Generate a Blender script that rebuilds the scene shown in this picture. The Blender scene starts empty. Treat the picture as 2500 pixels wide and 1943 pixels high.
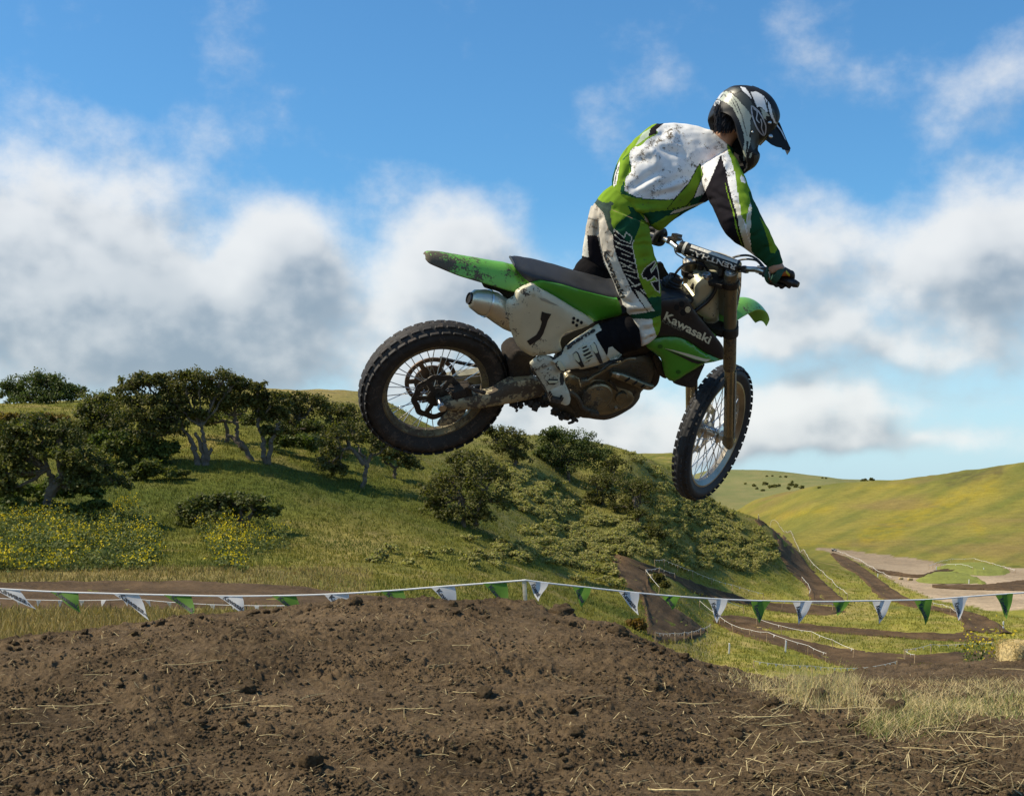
import bpy, bmesh, math, random
import numpy as np
from mathutils import Vector, Matrix
from mathutils.geometry import delaunay_2d_cdt

SC = bpy.context.scene
COL = SC.collection
rng = np.random.default_rng(7)
random.seed(7)

# ---------------------------------------------------------------- camera
F = 3472.2                 # focal length in photo pixels (50 mm on a 36 mm wide sensor)
CX, HY, EYE = 1250.0, 1174.0, 1.6
cam_d = bpy.data.cameras.new('camera')
cam_d.sensor_width = 36.0
cam_d.lens = 36.0 * F / 2500.0
cam_d.shift_y = (HY - 971.5) / 2500.0
cam_d.clip_start = 0.1
cam_d.clip_end = 30000
cam = bpy.data.objects.new('camera', cam_d)
cam.location = (0, 0, EYE)
cam.rotation_euler = (math.radians(90), 0, 0)
COL.objects.link(cam)
SC.camera = cam

# ---------------------------------------------------------------- light
SUN = Vector((-0.66, -0.02, 0.73)).normalized()      # direction towards the sun
SUN_EL = math.asin(SUN.z)
SUN_AZ = math.atan2(SUN.x, SUN.y)                     # clockwise from +Y
sun_d = bpy.data.lights.new('sun', 'SUN')
sun_d.energy = 4.4
sun_d.angle = math.radians(0.55)
sun_d.color = (1.0, 0.87, 0.66)
sun = bpy.data.objects.new('sun', sun_d)
sun.rotation_euler = (-SUN).to_track_quat('-Z', 'Y').to_euler()
sun.location = (-30, -12, 40)
COL.objects.link(sun)
SC.view_settings.view_transform = 'Standard'
SC.view_settings.look = 'None'
SC.view_settings.gamma = 1.0
SC.view_settings.exposure = 0.42
SC.view_settings.use_curve_mapping = False
SC.cycles.max_bounces = 6
SC.cycles.diffuse_bounces = 3
SC.cycles.transparent_max_bounces = 4

# ---------------------------------------------------------------- node helpers
class NT:
    def __init__(s, tree):
        s.t = tree; s.n = tree.nodes; s.l = tree.links
    def __call__(s, typ, ins=None, **kw):
        n = s.n.new(typ)
        for k, v in kw.items(): setattr(n, k, v)
        for k, v in (ins or {}).items(): s.set(n.inputs[k], v)
        return n
    def set(s, sock, v):
        if hasattr(v, 'is_output') or isinstance(v, bpy.types.NodeSocket): s.l.new(v, sock)
        else: sock.default_value = v
    def m(s, op, a, b=0.0, c=0.0, clamp=False):
        n = s.n.new('ShaderNodeMath'); n.operation = op; n.use_clamp = clamp
        s.set(n.inputs[0], a); s.set(n.inputs[1], b); s.set(n.inputs[2], c)
        return n.outputs[0]
    def v(s, op, a, b=(0, 0, 0), sc=None):
        n = s.n.new('ShaderNodeVectorMath'); n.operation = op
        s.set(n.inputs[0], a); s.set(n.inputs[1], b)
        if sc is not None: s.set(n.inputs['Scale'], sc)
        return n.outputs['Value'] if op in ('DOT_PRODUCT', 'LENGTH', 'DISTANCE') else n.outputs[0]
    def mix(s, f, a, b, blend='MIX'):
        n = s.n.new('ShaderNodeMix'); n.data_type = 'RGBA'; n.blend_type = blend
        s.set(n.inputs[0], f); s.set(n.inputs[6], a); s.set(n.inputs[7], b)
        return n.outputs[2]
    def mixf(s, f, a, b):
        n = s.n.new('ShaderNodeMix'); n.data_type = 'FLOAT'
        s.set(n.inputs[0], f); s.set(n.inputs[2], a); s.set(n.inputs[3], b)
        return n.outputs[0]
    def ss(s, x, a, b):
        n = s.n.new('ShaderNodeMapRange'); n.interpolation_type = 'SMOOTHSTEP'
        s.set(n.inputs[0], x); n.inputs[1].default_value = a; n.inputs[2].default_value = b
        n.inputs[3].default_value = 0; n.inputs[4].default_value = 1
        return n.outputs[0]
    def noise(s, vec, scale, detail=4, rough=0.55, dist=0.0):
        return s('ShaderNodeTexNoise', {'Vector': vec, 'Scale': scale, 'Detail': detail, 'Roughness': rough, 'Distortion': dist}).outputs[0]

def c4(c): return (c[0], c[1], c[2], 1.0)

# ---------------------------------------------------------------- sky: Nishita air with sun-lit cloud banks in the distance
world = bpy.data.worlds.new('World'); SC.world = world; world.use_nodes = True
W = NT(world.node_tree); W.n.clear()

def cloud_group(det):
    g = bpy.data.node_groups.new('cloud_density', 'ShaderNodeTree')
    g.interface.new_socket('Vector', in_out='INPUT', socket_type='NodeSocketVector')
    g.interface.new_socket('Density', in_out='OUTPUT', socket_type='NodeSocketFloat')
    N = NT(g)
    gi = N('NodeGroupInput').outputs[0]; go = N('NodeGroupOutput')
    # gnomonic-like coordinates: azimuth and elevation (radians), warped for ragged edges
    wv = N('ShaderNodeTexNoise', {'Vector': gi, 'Scale': 5.5, 'Detail': 3.0, 'Roughness': 0.55}).outputs['Color']
    d = N.v('ADD', gi, N.v('SCALE', N.v('SUBTRACT', wv, (0.5, 0.5, 0.5)), sc=0.10))
    sx = N('ShaderNodeSeparateXYZ', {0: d})
    az = N.m('ARCTAN2', sx.outputs[0], sx.outputs[1]); el = N.m('ARCSINE', sx.outputs[2])
    tot = None
    for (px, py, rx, ry, amp) in CLOUDS:
        a0 = math.atan((px - CX) / F); e0 = math.atan((HY - py) / F * math.cos(a0))
        qa = N.m('DIVIDE', N.m('SUBTRACT', az, a0), rx / F); qe = N.m('DIVIDE', N.m('SUBTRACT', el, e0), ry / F)
        r2 = N.m('ADD', N.m('MULTIPLY', qa, qa), N.m('MULTIPLY', qe, qe))
        b = N.m('MULTIPLY', N.m('POWER', 2.718, N.m('MULTIPLY', r2, -1.0)), amp)
        tot = b if tot is None else N.m('ADD', tot, b)
    # beyond the view the same broken cover goes on at random
    zs = N.v('MULTIPLY', gi, (1, 1, 1.7))
    far = N.m('MULTIPLY', N.ss(N.noise(zs, 2.6, 4, 0.55), 0.50, 0.70), N.ss(N.m('ABSOLUTE', az), 0.42, 0.62))
    tot = N.m('ADD', tot, far)
    n1 = N.m('SUBTRACT', N.noise(N.v('MULTIPLY', gi, (1, 1, 1.25)), 14.0, det, 0.60), 0.5)
    n2 = N.m('SUBTRACT', N.noise(N.v('MULTIPLY', gi, (1, 1, 1.5)), 6.0, 5, 0.5), 0.5)
    out = N.m('ADD', tot, N.m('ADD', N.m('MULTIPLY', n1, 1.7), N.m('MULTIPLY', n2, .9)))
    N.l.new(out, go.inputs[0])
    return g

# bank centres given as the bearing they have in the photograph (pixel), half widths, strength
CLOUDS = [
    (-60, 480, 240, 240, .75), (60, 760, 330, 260, .85), (330, 600, 190, 190, .68), (420, 860, 330, 170, .8),
    (650, 600, 120, 105, .95), (640, 760, 190, 150, .75), (900, 760, 230, 220, .75), (1030, 560, 190, 130, .55), (830, 400, 130, 70, .28),
    (500, 350, 130, 60, .28), (1150, 680, 180, 180, .7), (1080, 270, 120, 60, .22), (1400, 175, 190, 60, .22), (1540, 210, 90, 50, .24),
    (1950, 560, 220, 120, .55), (1840, 800, 200, 150, .6), (2250, 580, 250, 140, .8), (2490, 520, 220, 130, .75), (2120, 760, 260, 120, .6), (2420, 760, 220, 140, .72),
    (2250, 230, 210, 100, .42), (2440, 130, 170, 120, .4), (1950, 60, 230, 70, .26), (2030, 190, 120, 70, .25),
    (1950, 1010, 260, 70, 1.0), (1500, 1060, 300, 90, .9), (1300, 930, 330, 130, .75), (2250, 1085, 300, 40, .6), (1880, 1110, 280, 40, .95), (1960, 830, 180, 50, .5), (2350, 850, 260, 50, .45),
    (2400, 960, 220, 40, .22),
]
CG = cloud_group(7); CG2 = cloud_group(3)
tc = W('ShaderNodeTexCoord').outputs['Generated']
sky = W('ShaderNodeTexSky', sky_type='NISHITA')
sky.sun_disc = False
sky.sun_elevation = SUN_EL
sky.sun_rotation = SUN_AZ
sky.air_density = 1.0; sky.dust_density = 0.6; sky.ozone_density = 2.0
dirn = W.v('NORMALIZE', tc)
g0 = W('ShaderNodeGroup'); g0.node_tree = CG; W.l.new(dirn, g0.inputs[0])
g1 = W('ShaderNodeGroup'); g1.node_tree = CG2
W.l.new(W.v('NORMALIZE', W.v('ADD', dirn, tuple(Vector((-0.016, 0.0, 0.022))))), g1.inputs[0])
alpha = W.ss(g0.outputs[0], 0.12, 1.10)
thick = W.ss(g1.outputs[0], 0.35, 1.75)          # how much cloud stands between here and the sun
slope = W.ss(W.m('SUBTRACT', g1.outputs[0], g0.outputs[0]), -0.35, 0.45)      # rises towards the sun: the far, shaded side of a billow
lit = W.mix(W.m('ADD', W.m('MULTIPLY', thick, 0.55), W.m('MULTIPLY', slope, 0.45)), (5.9, 5.85, 5.7, 1), (1.85, 2.25, 2.7, 1))
zel = W('ShaderNodeSeparateXYZ', {0: dirn}).outputs[2]
air = W.mix(1.0, sky.outputs[0], (0.40, 0.75, 0.96, 1), 'MULTIPLY')
lowhaze = W.m('SUBTRACT', 1.0, W.ss(zel, 0.0, 0.20))
air = W.mix(W.m('MULTIPLY', lowhaze, 0.62), air, (4.6, 5.9, 6.7, 1))
skyc = W.mix(W.m('MULTIPLY', alpha, 0.86), air, lit)
skyc = W.mix(W.ss(zel, -0.02, -0.10), skyc, (1.0, 0.8, 0.5, 1))
bg = W('ShaderNodeBackground', {'Color': skyc, 'Strength': 0.118})
W.l.new(bg.outputs[0], W('ShaderNodeOutputWorld').inputs[0])

# ---------------------------------------------------------------- geometry helpers
def Wp(px, py, Y):
    "point seen at photo pixel (px, py) at distance Y"
    return np.array([(px - CX) / F * Y, Y, EYE + (HY - py) / F * Y])
def proj(P):
    P = np.asarray(P)
    return np.stack([CX + F * P[:, 0] / P[:, 1], HY - F * (P[:, 2] - EYE) / P[:, 1]], -1)
ZT = {'2': (1000, 560, .34177), '3': (1400, 560, .29459), '4': (1560, 680, .3418), '5': (1700, 190, .14731), '6': (860, 760, .21215),
      '7': (1560, 520, .18315), '8': (1280, 740, .18315), '1': (1380, 180, .35348), 'A': (1420, 480, .18852), 'B': (1180, 820, .12966),
      'C': (1440, 260, .18857), 'D': (1640, 560, .14139), 'L': (0, 850, .41209), 'M': (800, 1000, .41209), 'R': (1600, 1100, .41209),
      'G': (0, 1380, .57234), 'H': (1250, 1380, .57234)}
def Z(k, pts):
    "points read off an enlargement -> photo pixels"
    ox, oy, s = ZT[k]
    return [(ox + s * p[0], oy + s * p[1]) + tuple(p[2:]) for p in pts]
def crom(pts, n=8):
    "Catmull-Rom through points"
    P = np.asarray(pts, float); out = []
    for i in range(len(P) - 1):
        p0 = P[max(i - 1, 0)]; p1 = P[i]; p2 = P[i + 1]; p3 = P[min(i + 2, len(P) - 1)]
        for k in range(n):
            t = k / n
            out.append(.5 * (2 * p1 + (p2 - p0) * t + (2 * p0 - 5 * p1 + 4 * p2 - p3) * t * t + (3 * p1 - p0 - 3 * p2 + p3) * t ** 3))
    out.append(P[-1]); return np.array(out)

class MB:
    "collects vertices and faces for one mesh"
    def __init__(s): s.v = []; s.f = []; s.mi = []; s.n = 0
    def add(s, V, Fc, mi=0):
        V = np.asarray(V, float).reshape(-1, 3); s.v.append(V)
        for f in Fc: s.f.append(tuple(int(i) + s.n for i in f)); s.mi.append(mi)
        s.n += len(V); return s
    def loft(s, rings, cap=True, mi=0, closed=False):
        R = np.asarray(rings, float); m, k = R.shape[:2]; fs = []
        for i in range(m if closed else m - 1):
            j = (i + 1) % m
            for a in range(k):
                b = (a + 1) % k
                fs.append((i * k + a, i * k + b, j * k + b, j * k + a))
        if cap and not closed:
            fs.append(tuple(range(k))[::-1]); fs.append(tuple((m - 1) * k + a for a in range(k)))
        return s.add(R.reshape(-1, 3), fs, mi)
    def tube(s, pts, r, n=10, mi=0, cap=True, up=None, smooth=0):
        P = np.asarray(pts, float)
        if smooth: P = crom(P, smooth)
        m = len(P)
        r = np.interp(np.linspace(0, 1, m), np.linspace(0, 1, len(np.atleast_1d(r))), np.atleast_1d(r)) if np.ndim(r) else np.full(m, r)
        T = np.gradient(P, axis=0); T /= np.linalg.norm(T, axis=1)[:, None] + 1e-12
        u = np.array([0, 0, 1.]) if up is None else np.asarray(up, float)
        if abs(T[0] @ u) > .9: u = np.array([0, 1., 0])
        rings = []; a = np.linspace(0, 2 * np.pi, n, endpoint=False)
        for i in range(m):
            u = u - T[i] * (u @ T[i]); u /= np.linalg.norm(u); w = np.cross(T[i], u)
            rings.append(P[i] + r[i] * (np.cos(a)[:, None] * u + np.sin(a)[:, None] * w))
        return s.loft(rings, cap, mi)
    def box(s, c, h, R=None, mi=0, taper=1.0):
        h = np.asarray(h, float)
        V = np.array([(x * (taper if z > 0 else 1), y * (taper if z > 0 else 1), z) for z in (-1, 1) for y in (-1, 1) for x in (-1, 1)], float) * h
        if R is not None: V = V @ np.asarray(R, float).T
        return s.add(V + np.asarray(c, float), [(0, 2, 3, 1), (4, 5, 7, 6), (0, 1, 5, 4), (2, 6, 7, 3), (0, 4, 6, 2), (1, 3, 7, 5)], mi)
    def lathe(s, c, axis, prof, n=24, mi=0, cap=False, closed=False):
        "prof = [(offset along axis, radius)]"
        ax = np.asarray(axis, float); ax = ax / np.linalg.norm(ax)
        u = np.cross(ax, [0, 0, 1.]);
        if np.linalg.norm(u) < .1: u = np.cross(ax, [1., 0, 0])
        u /= np.linalg.norm(u); w = np.cross(ax, u); a = np.linspace(0, 2 * np.pi, n, endpoint=False)
        rings = [np.asarray(c, float) + ax * o + r * (np.cos(a)[:, None] * u + np.sin(a)[:, None] * w) for o, r in prof]
        return s.loft(rings, cap, mi, closed)
    def arrays(s): return np.concatenate(s.v) if s.v else np.zeros((0, 3))
    def obj(s, name, mats, parent=None, smooth=True, bevel=0, sub=0, xf=None):
        V = s.arrays()
        if xf is not None: V = xf(V)
        me = bpy.data.meshes.new(name); me.from_pydata(V.tolist(), [], s.f)
        if not isinstance(mats, (list, tuple)): mats = [mats]
        for m in mats: me.materials.append(m)
        if len(mats) > 1: me.polygons.foreach_set('material_index', s.mi)
        o = link(name, me, parent)
        fin(o, smooth, bevel, sub)
        return o

def link(name, data, parent=None):
    o = bpy.data.objects.new(name, data); COL.objects.link(o)
    if parent is not None: o.parent = parent
    return o
def fin(o, smooth=True, bevel=0, sub=0, angle=38):
    me = o.data
    if bevel or sub or smooth == 'fix':
        bm = bmesh.new(); bm.from_mesh(me)
        bmesh.ops.remove_doubles(bm, verts=bm.verts, dist=1e-6)
        bmesh.ops.recalc_face_normals(bm, faces=bm.faces)
        if bevel:
            eds = [e for e in bm.edges if len(e.link_faces) == 2 and e.calc_face_angle(0) > math.radians(40)]
            try: bmesh.ops.bevel(bm, geom=eds, offset=bevel, segments=2, profile=.6, affect='EDGES', clamp_overlap=True)
            except Exception: pass
        if sub: bmesh.ops.subdivide_edges(bm, edges=bm.edges, cuts=sub, use_grid_fill=True, smooth=0)
        bm.to_mesh(me); bm.free()
    if smooth:
        me.polygons.foreach_set('use_smooth', [True] * len(me.polygons))
        try: me.set_sharp_from_angle(angle=math.radians(angle))
        except Exception: pass
    me.update()
def tag(o, label=None, cat=None, group=None, kind=None):
    if label: o['label'] = label
    if cat: o['category'] = cat
    if group: o['group'] = group
    if kind: o['kind'] = kind
    return o
def empty(name, loc, label, cat, group=None, mw=None):
    o = bpy.data.objects.new(name, None); o.empty_display_size = .2; COL.objects.link(o)
    if mw is not None: o.matrix_world = mw
    else: o.location = loc
    return tag(o, label, cat, group)
def fast_mesh(name, V, Q, mats, col=None, parent=None, smooth=False, nside=4):
    "big meshes: V (n,3), Q (m,nside); col = per-vertex colour"
    me = bpy.data.meshes.new(name); V = np.ascontiguousarray(V, np.float32); Q = np.ascontiguousarray(Q, np.int32)
    me.vertices.add(len(V)); me.vertices.foreach_set('co', V.ravel())
    me.loops.add(Q.size); me.loops.foreach_set('vertex_index', Q.ravel())
    me.polygons.add(len(Q)); me.polygons.foreach_set('loop_start', np.arange(0, Q.size, Q.shape[1], dtype=np.int32))
    me.polygons.foreach_set('loop_total', np.full(len(Q), Q.shape[1], np.int32))
    if smooth: me.polygons.foreach_set('use_smooth', np.ones(len(Q), bool))
    for m in (mats if isinstance(mats, (list, tuple)) else [mats]): me.materials.append(m)
    if col is not None:
        a = me.color_attributes.new('tint', 'FLOAT_COLOR', 'POINT')
        c = np.ones((len(V), 4), np.float32); c[:, :col.shape[1]] = col; a.data.foreach_set('color', c.ravel())
    me.update(); me.validate()
    return link(name, me, parent)

# numpy noise
_perm = np.random.default_rng(3).permutation(4096)
_gr = np.random.default_rng(4).uniform(0, 2 * np.pi, 4096)
def perlin(x, y, seed=0):
    x = np.asarray(x, float) + seed * 37.17; y = np.asarray(y, float) + seed * 11.31
    xi = np.floor(x).astype(int); yi = np.floor(y).astype(int); fx = x - xi; fy = y - yi
    def g(i, j, dx, dy):
        a = _gr[_perm[(_perm[(xi + i) & 4095] + yi + j) & 4095]]
        return np.cos(a) * dx + np.sin(a) * dy
    u = fx ** 3 * (fx * (fx * 6 - 15) + 10); v = fy ** 3 * (fy * (fy * 6 - 15) + 10)
    a = g(0, 0, fx, fy); b = g(1, 0, fx - 1, fy); c = g(0, 1, fx, fy - 1); d = g(1, 1, fx - 1, fy - 1)
    return (a + u * (b - a)) * (1 - v) + (c + u * (d - c)) * v
def fbm(x, y, oct=4, seed=0, gain=.5):
    s = 0; a = 1
    for i in range(oct): s = s + a * perlin(x * 2 ** i, y * 2 ** i, seed + i); a *= gain
    return s
def worley(x, y, seed=0):
    x = np.asarray(x, float); y = np.asarray(y, float); xi = np.floor(x).astype(int); yi = np.floor(y).astype(int)
    best = np.full(x.shape, 9.); cid = np.zeros(x.shape)
    for i in (-1, 0, 1):
        for j in (-1, 0, 1):
            h = _perm[(_perm[(xi + i + seed * 101) & 4095] + yi + j) & 4095]
            px = xi + i + (h % 64) / 64; py = yi + j + (h // 64) / 64
            d = (px - x) ** 2 + (py - y) ** 2
            cid = np.where(d < best, h / 4096, cid); best = np.minimum(best, d)
    return np.sqrt(best), cid
def inpoly(P, poly):
    P = np.asarray(P, float); x = P[:, 0]; y = P[:, 1]; poly = np.asarray(poly, float); c = np.zeros(len(P), bool); j = len(poly) - 1
    for i in range(len(poly)):
        xi, yi = poly[i, :2]; xj, yj = poly[j, :2]
        if yi != yj:
            c ^= ((yi > y) != (yj > y)) & (x < (xj - xi) * (y - yi) / (yj - yi) + xi)
        j = i
    return c
def cdt(poly, step, jitter=.15, hole=None):
    "triangulate a 2-D polygon with an interior grid of the given spacing -> points, triangles"
    poly = np.asarray(poly, float); ring = []
    for i in range(len(poly)):
        a = poly[i]; b = poly[(i + 1) % len(poly)]; k = max(1, int(np.linalg.norm(b - a) / step))
        for t in range(k): ring.append(a + (b - a) * t / k)
    ring = np.array(ring); lo = poly.min(0); hi = poly.max(0)
    gx, gy = np.meshgrid(np.arange(lo[0], hi[0], step), np.arange(lo[1], hi[1], step))
    gp = np.stack([gx.ravel(), gy.ravel()], 1)
    gp = gp + np.random.default_rng(1).uniform(-1, 1, gp.shape) * step * jitter
    gp = gp[inpoly(gp, ring)]
    if len(gp):
        d = np.full(len(gp), 1e9)
        for i in range(len(ring)):
            a = ring[i]; b = ring[(i + 1) % len(ring)]; ab = b - a
            t = np.clip(((gp - a) @ ab) / (ab @ ab + 1e-12), 0, 1); d = np.minimum(d, np.linalg.norm(gp - a - t[:, None] * ab, axis=1))
        gp = gp[d > step * .45]
    P = np.concatenate([ring, gp]); n = len(ring)
    r = delaunay_2d_cdt([Vector(p) for p in P], [(i, (i + 1) % n) for i in range(n)], [list(range(n))], 1, 1e-6)
    return np.array([tuple(p) for p in r[0]]), [tuple(f) for f in r[2]], ring
def smooth_poly(pts, n=4):
    P = list(map(tuple, pts)); Q = [P[-1]] + P + [P[0], P[1]]
    c = crom(Q, n); return c[n:-n - 1] if True else c

# ---------------------------------------------------------------- materials
def mat_base(name):
    m = bpy.data.materials.new(name); m.use_nodes = True; N = NT(m.node_tree); N.n.clear()
    b = N('ShaderNodeBsdfPrincipled'); o = N('ShaderNodeOutputMaterial'); N.l.new(b.outputs[0], o.inputs[0])
    return m, N, b
MUD = (0.078, 0.061, 0.043)
def mat(name, col, rough=.5, metal=0, var=.12, vs=9, mud=0.0, ms=14, spec=.5, bump=.0, bs=60, coat=0, space='Object', mudc=MUD, tip=None):
    "solid colour with slight variation, dried mud splashes and fine relief"
    m, N, b = mat_base(name)
    tc = N('ShaderNodeTexCoord').outputs[space]
    base = c4(col)
    nz = N.noise(tc, vs, 5, .6)
    cc = N.mix(N.m('MULTIPLY', N.ss(nz, .3, .75), 1.0), c4([x * (1 - var) for x in col]), c4([min(1, x * (1 + var)) for x in col]))
    rg = N.m('ADD', rough, N.m('MULTIPLY', N.m('SUBTRACT', nz, .5), .25))
    h = N.noise(tc, bs, 3, .6) if bump else None
    if mud > 0:
        a = N.noise(tc, ms, 6, .68); bb = N.noise(tc, ms * 5.5, 4, .6); cl = N.noise(tc, ms * .22, 2, .5)
        k = N.m('ADD', N.m('ADD', N.m('MULTIPLY', a, .55), N.m('MULTIPLY', bb, .35)), N.m('MULTIPLY', cl, .35))
        t = .80 - .36 * mud
        if tip: k = N.m('ADD', k, N.m('MULTIPLY', N.ss(N('ShaderNodeSeparateXYZ', {0: tc}).outputs[0], tip[0], tip[1]), .17))
        mk = N.ss(k, t, t + .055)
        mc = N.mix(bb, c4([x * .55 for x in mudc]), c4([x * 1.7 for x in mudc]))
        cc = N.mix(mk, cc, mc); rg = N.mixf(mk, rg, .95)
        hh = N.m('ADD', N.m('MULTIPLY', mk, .5), N.m('MULTIPLY', N.m('MULTIPLY', bb, mk), .6))
        h = hh if h is None else N.m('ADD', N.m('MULTIPLY', h, bump), hh)
        N.set(b.inputs['Metallic'], N.m('MULTIPLY', N.m('SUBTRACT', 1.0, mk), float(metal)))
    else: b.inputs['Metallic'].default_value = metal
    N.set(b.inputs['Base Color'], cc); N.set(b.inputs['Roughness'], rg)
    b.inputs['Specular IOR Level'].default_value = spec
    if coat: b.inputs['Coat Weight'].default_value = coat; b.inputs['Coat Roughness'].default_value = .15
    if h is not None:
        bp = N('ShaderNodeBump', {'Strength': .5 if mud else bump, 'Distance': .004, 'Height': h}); N.l.new(bp.outputs[0], b.inputs['Normal'])
    return m
def mat_leaf(name, col, trans=.35, var=.35, rough=.6, tcol=(1.1, 1.25, .5, 1)):
    m, N, b = mat_base(name)
    at = N('ShaderNodeVertexColor', layer_name='tint').outputs[0]
    cc = N.mix(1.0, c4(col), at, 'MULTIPLY')
    N.set(b.inputs['Base Color'], cc); b.inputs['Roughness'].default_value = rough; b.inputs['Specular IOR Level'].default_value = .25
    tr = N('ShaderNodeBsdfTranslucent', {'Color': N.mix(1.0, cc, tcol, 'MULTIPLY')})
    mx = N('ShaderNodeMixShader', {0: trans}); N.l.new(b.outputs[0], mx.inputs[1]); N.l.new(tr.outputs[0], mx.inputs[2])
    o = [n for n in N.n if n.type == 'OUTPUT_MATERIAL'][0]; N.l.new(mx.outputs[0], o.inputs[0])
    return m
# ================================================================ TERRAIN
far_l = [(600, 1110), (1500, 1165), (4000, 1172)]
COLS = {
 -2400: [(14, 1830), (25, 1660), (44, 1500), (54, 1440), (75, 1330), (92, 1240), (108, 1120), (130, 1010), (160, 960), (230, 990)] + far_l,
 -500: [(14, 1830), (25, 1650), (44, 1492), (54, 1432), (58, 1412), (75, 1330), (90, 1258), (106, 1130), (122, 1020), (145, 975), (160, 972), (230, 1000)] + far_l,
 0: [(14, 1830), (25, 1640), (44, 1489), (54, 1426), (58, 1408), (72, 1345), (86, 1275), (96, 1205), (108, 1100), (122, 1010), (135, 990), (150, 988), (220, 1015)] + far_l,
 300: [(14, 1830), (25, 1625), (44, 1488), (54, 1428), (58, 1412), (72, 1355), (86, 1292), (98, 1215), (110, 1120), (125, 1020), (140, 978), (155, 968), (220, 1000)] + far_l,
 600: [(14, 1830), (25, 1640), (44, 1490), (54, 1432), (58, 1420), (72, 1372), (88, 1310), (103, 1190), (110, 1130), (125, 1040), (140, 980), (156, 953), (166, 950), (230, 1000)] + far_l,
 870: [(14, 1830), (25, 1680), (44, 1500), (54, 1455), (60, 1436), (75, 1388), (90, 1325), (105, 1230), (115, 1160), (130, 1060), (145, 990), (160, 962), (168, 958), (240, 1010)] + far_l,
 1100: [(14, 1850), (25, 1720), (44, 1560), (54, 1505), (65, 1462), (80, 1408), (95, 1340), (110, 1255), (125, 1172), (140, 1110), (155, 1070), (168, 1057), (180, 1056), (250, 1090)] + far_l,
 1300: [(14, 1870), (25, 1760), (44, 1640), (70, 1520), (85, 1455), (100, 1392), (120, 1310), (135, 1220), (150, 1142), (165, 1085), (180, 1066), (192, 1064), (260, 1110)] + far_l,
 1430: [(14, 1880), (25, 1790), (44, 1690), (75, 1570), (92, 1490), (108, 1425), (125, 1362), (140, 1290), (155, 1212), (172, 1125), (186, 1082), (198, 1078), (270, 1120)] + far_l,
 1520: [(14, 1890), (25, 1800), (44, 1730), (80, 1590), (100, 1500), (116, 1425), (128, 1372), (141, 1310), (154, 1245), (168, 1160), (180, 1106), (190, 1098), (270, 1130)] + far_l,
 1640: [(14, 1900), (25, 1820), (44, 1760), (80, 1640), (108, 1545), (124, 1480), (136, 1432), (150, 1380), (166, 1310), (181, 1235), (193, 1180), (202, 1152), (212, 1148), (290, 1175)] + far_l,
 1750: [(14, 1900), (25, 1830), (60, 1740), (100, 1640), (130, 1560), (150, 1512), (165, 1452), (178, 1395), (192, 1330), (206, 1270), (216, 1236), (226, 1230), (290, 1255), (600, 1285), (1000, 1240), (1800, 1180), (2300, 1148), (2500, 1146), (4000, 1165)],
 1850: [(14, 1900), (25, 1830), (60, 1760), (100, 1670), (130, 1592), (160, 1530), (190, 1462), (206, 1395), (222, 1330), (234, 1287), (242, 1272), (252, 1272), (310, 1312), (480, 1312), (600, 1268), (760, 1224), (820, 1220), (1000, 1238), (1500, 1200), (2000, 1162), (2300, 1148), (2500, 1147), (4000, 1165)],
 2000: [(14, 1880), (25, 1830), (60, 1775), (100, 1690), (130, 1610), (150, 1563), (200, 1464), (225, 1415), (250, 1382), (272, 1368), (300, 1366), (330, 1350), (400, 1305), (500, 1245), (600, 1205), (690, 1194), (740, 1194), (900, 1220), (1500, 1190), (2200, 1162), (2500, 1162), (4000, 1168)],
 2200: [(14, 1860), (25, 1830), (60, 1775), (100, 1690), (130, 1612), (146, 1576), (200, 1467), (260, 1402), (300, 1374), (330, 1350), (400, 1290), (500, 1222), (590, 1182), (650, 1174), (690, 1174), (900, 1210), (1500, 1200), (4000, 1172)],
 2500: [(14, 1850), (25, 1830), (60, 1775), (100, 1690), (130, 1615), (150, 1565), (200, 1468), (250, 1410), (290, 1380), (320, 1345), (400, 1265), (480, 1198), (550, 1148), (610, 1132), (650, 1131), (820, 1165), (1500, 1200), (4000, 1172)],
 3100: [(14, 1850), (25, 1830), (60, 1775), (100, 1690), (150, 1570), (200, 1470), (250, 1410), (290, 1370), (400, 1240), (500, 1150), (600, 1095), (650, 1090), (820, 1130), (1500, 1190), (4000, 1172)],
 5000: [(14, 1850), (25, 1830), (60, 1775), (100, 1690), (150, 1575), (200, 1475), (260, 1400), (400, 1220), (500, 1130), (620, 1070), (680, 1070), (900, 1130), (1500, 1190), (4000, 1172)],
}
_sc = {1430: .985, 1520: .965, 1640: .93, 1750: .875, 1850: .80, 2000: .80, 2200: .80, 2500: .80, 3100: .80, 5000: .80}
for _k, _f in _sc.items(): COLS[_k] = [(a * (_f if 60 <= a <= 1000 else 1), b) for a, b in COLS[_k]]      # the valley floor lies about 13 m below the mound
YG = np.concatenate([np.geomspace(14, 40, 26)[:-1], np.geomspace(40, 340, 250)[:-1], np.geomspace(340, 900, 70)[:-1], np.geomspace(900, 4000, 40)])
def pchip(x, y, xq):
    h = np.diff(x); d = np.diff(y) / h; m = np.zeros(len(x))
    for i in range(1, len(x) - 1):
        if d[i - 1] * d[i] > 0:
            w1 = 2 * h[i] + h[i - 1]; w2 = h[i] + 2 * h[i - 1]; m[i] = (w1 + w2) / (w1 / d[i - 1] + w2 / d[i])
    m[0] = d[0]; m[-1] = d[-1]
    k = np.clip(np.searchsorted(x, xq) - 1, 0, len(h) - 1); t = (xq - x[k]) / h[k]
    return (y[k] * (1 + 2 * t) * (1 - t) ** 2 + h[k] * m[k] * t * (1 - t) ** 2 + y[k + 1] * t * t * (3 - 2 * t) + h[k] * m[k + 1] * t * t * (t - 1))
ck = np.array(sorted(COLS), float)
zc = []
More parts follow.
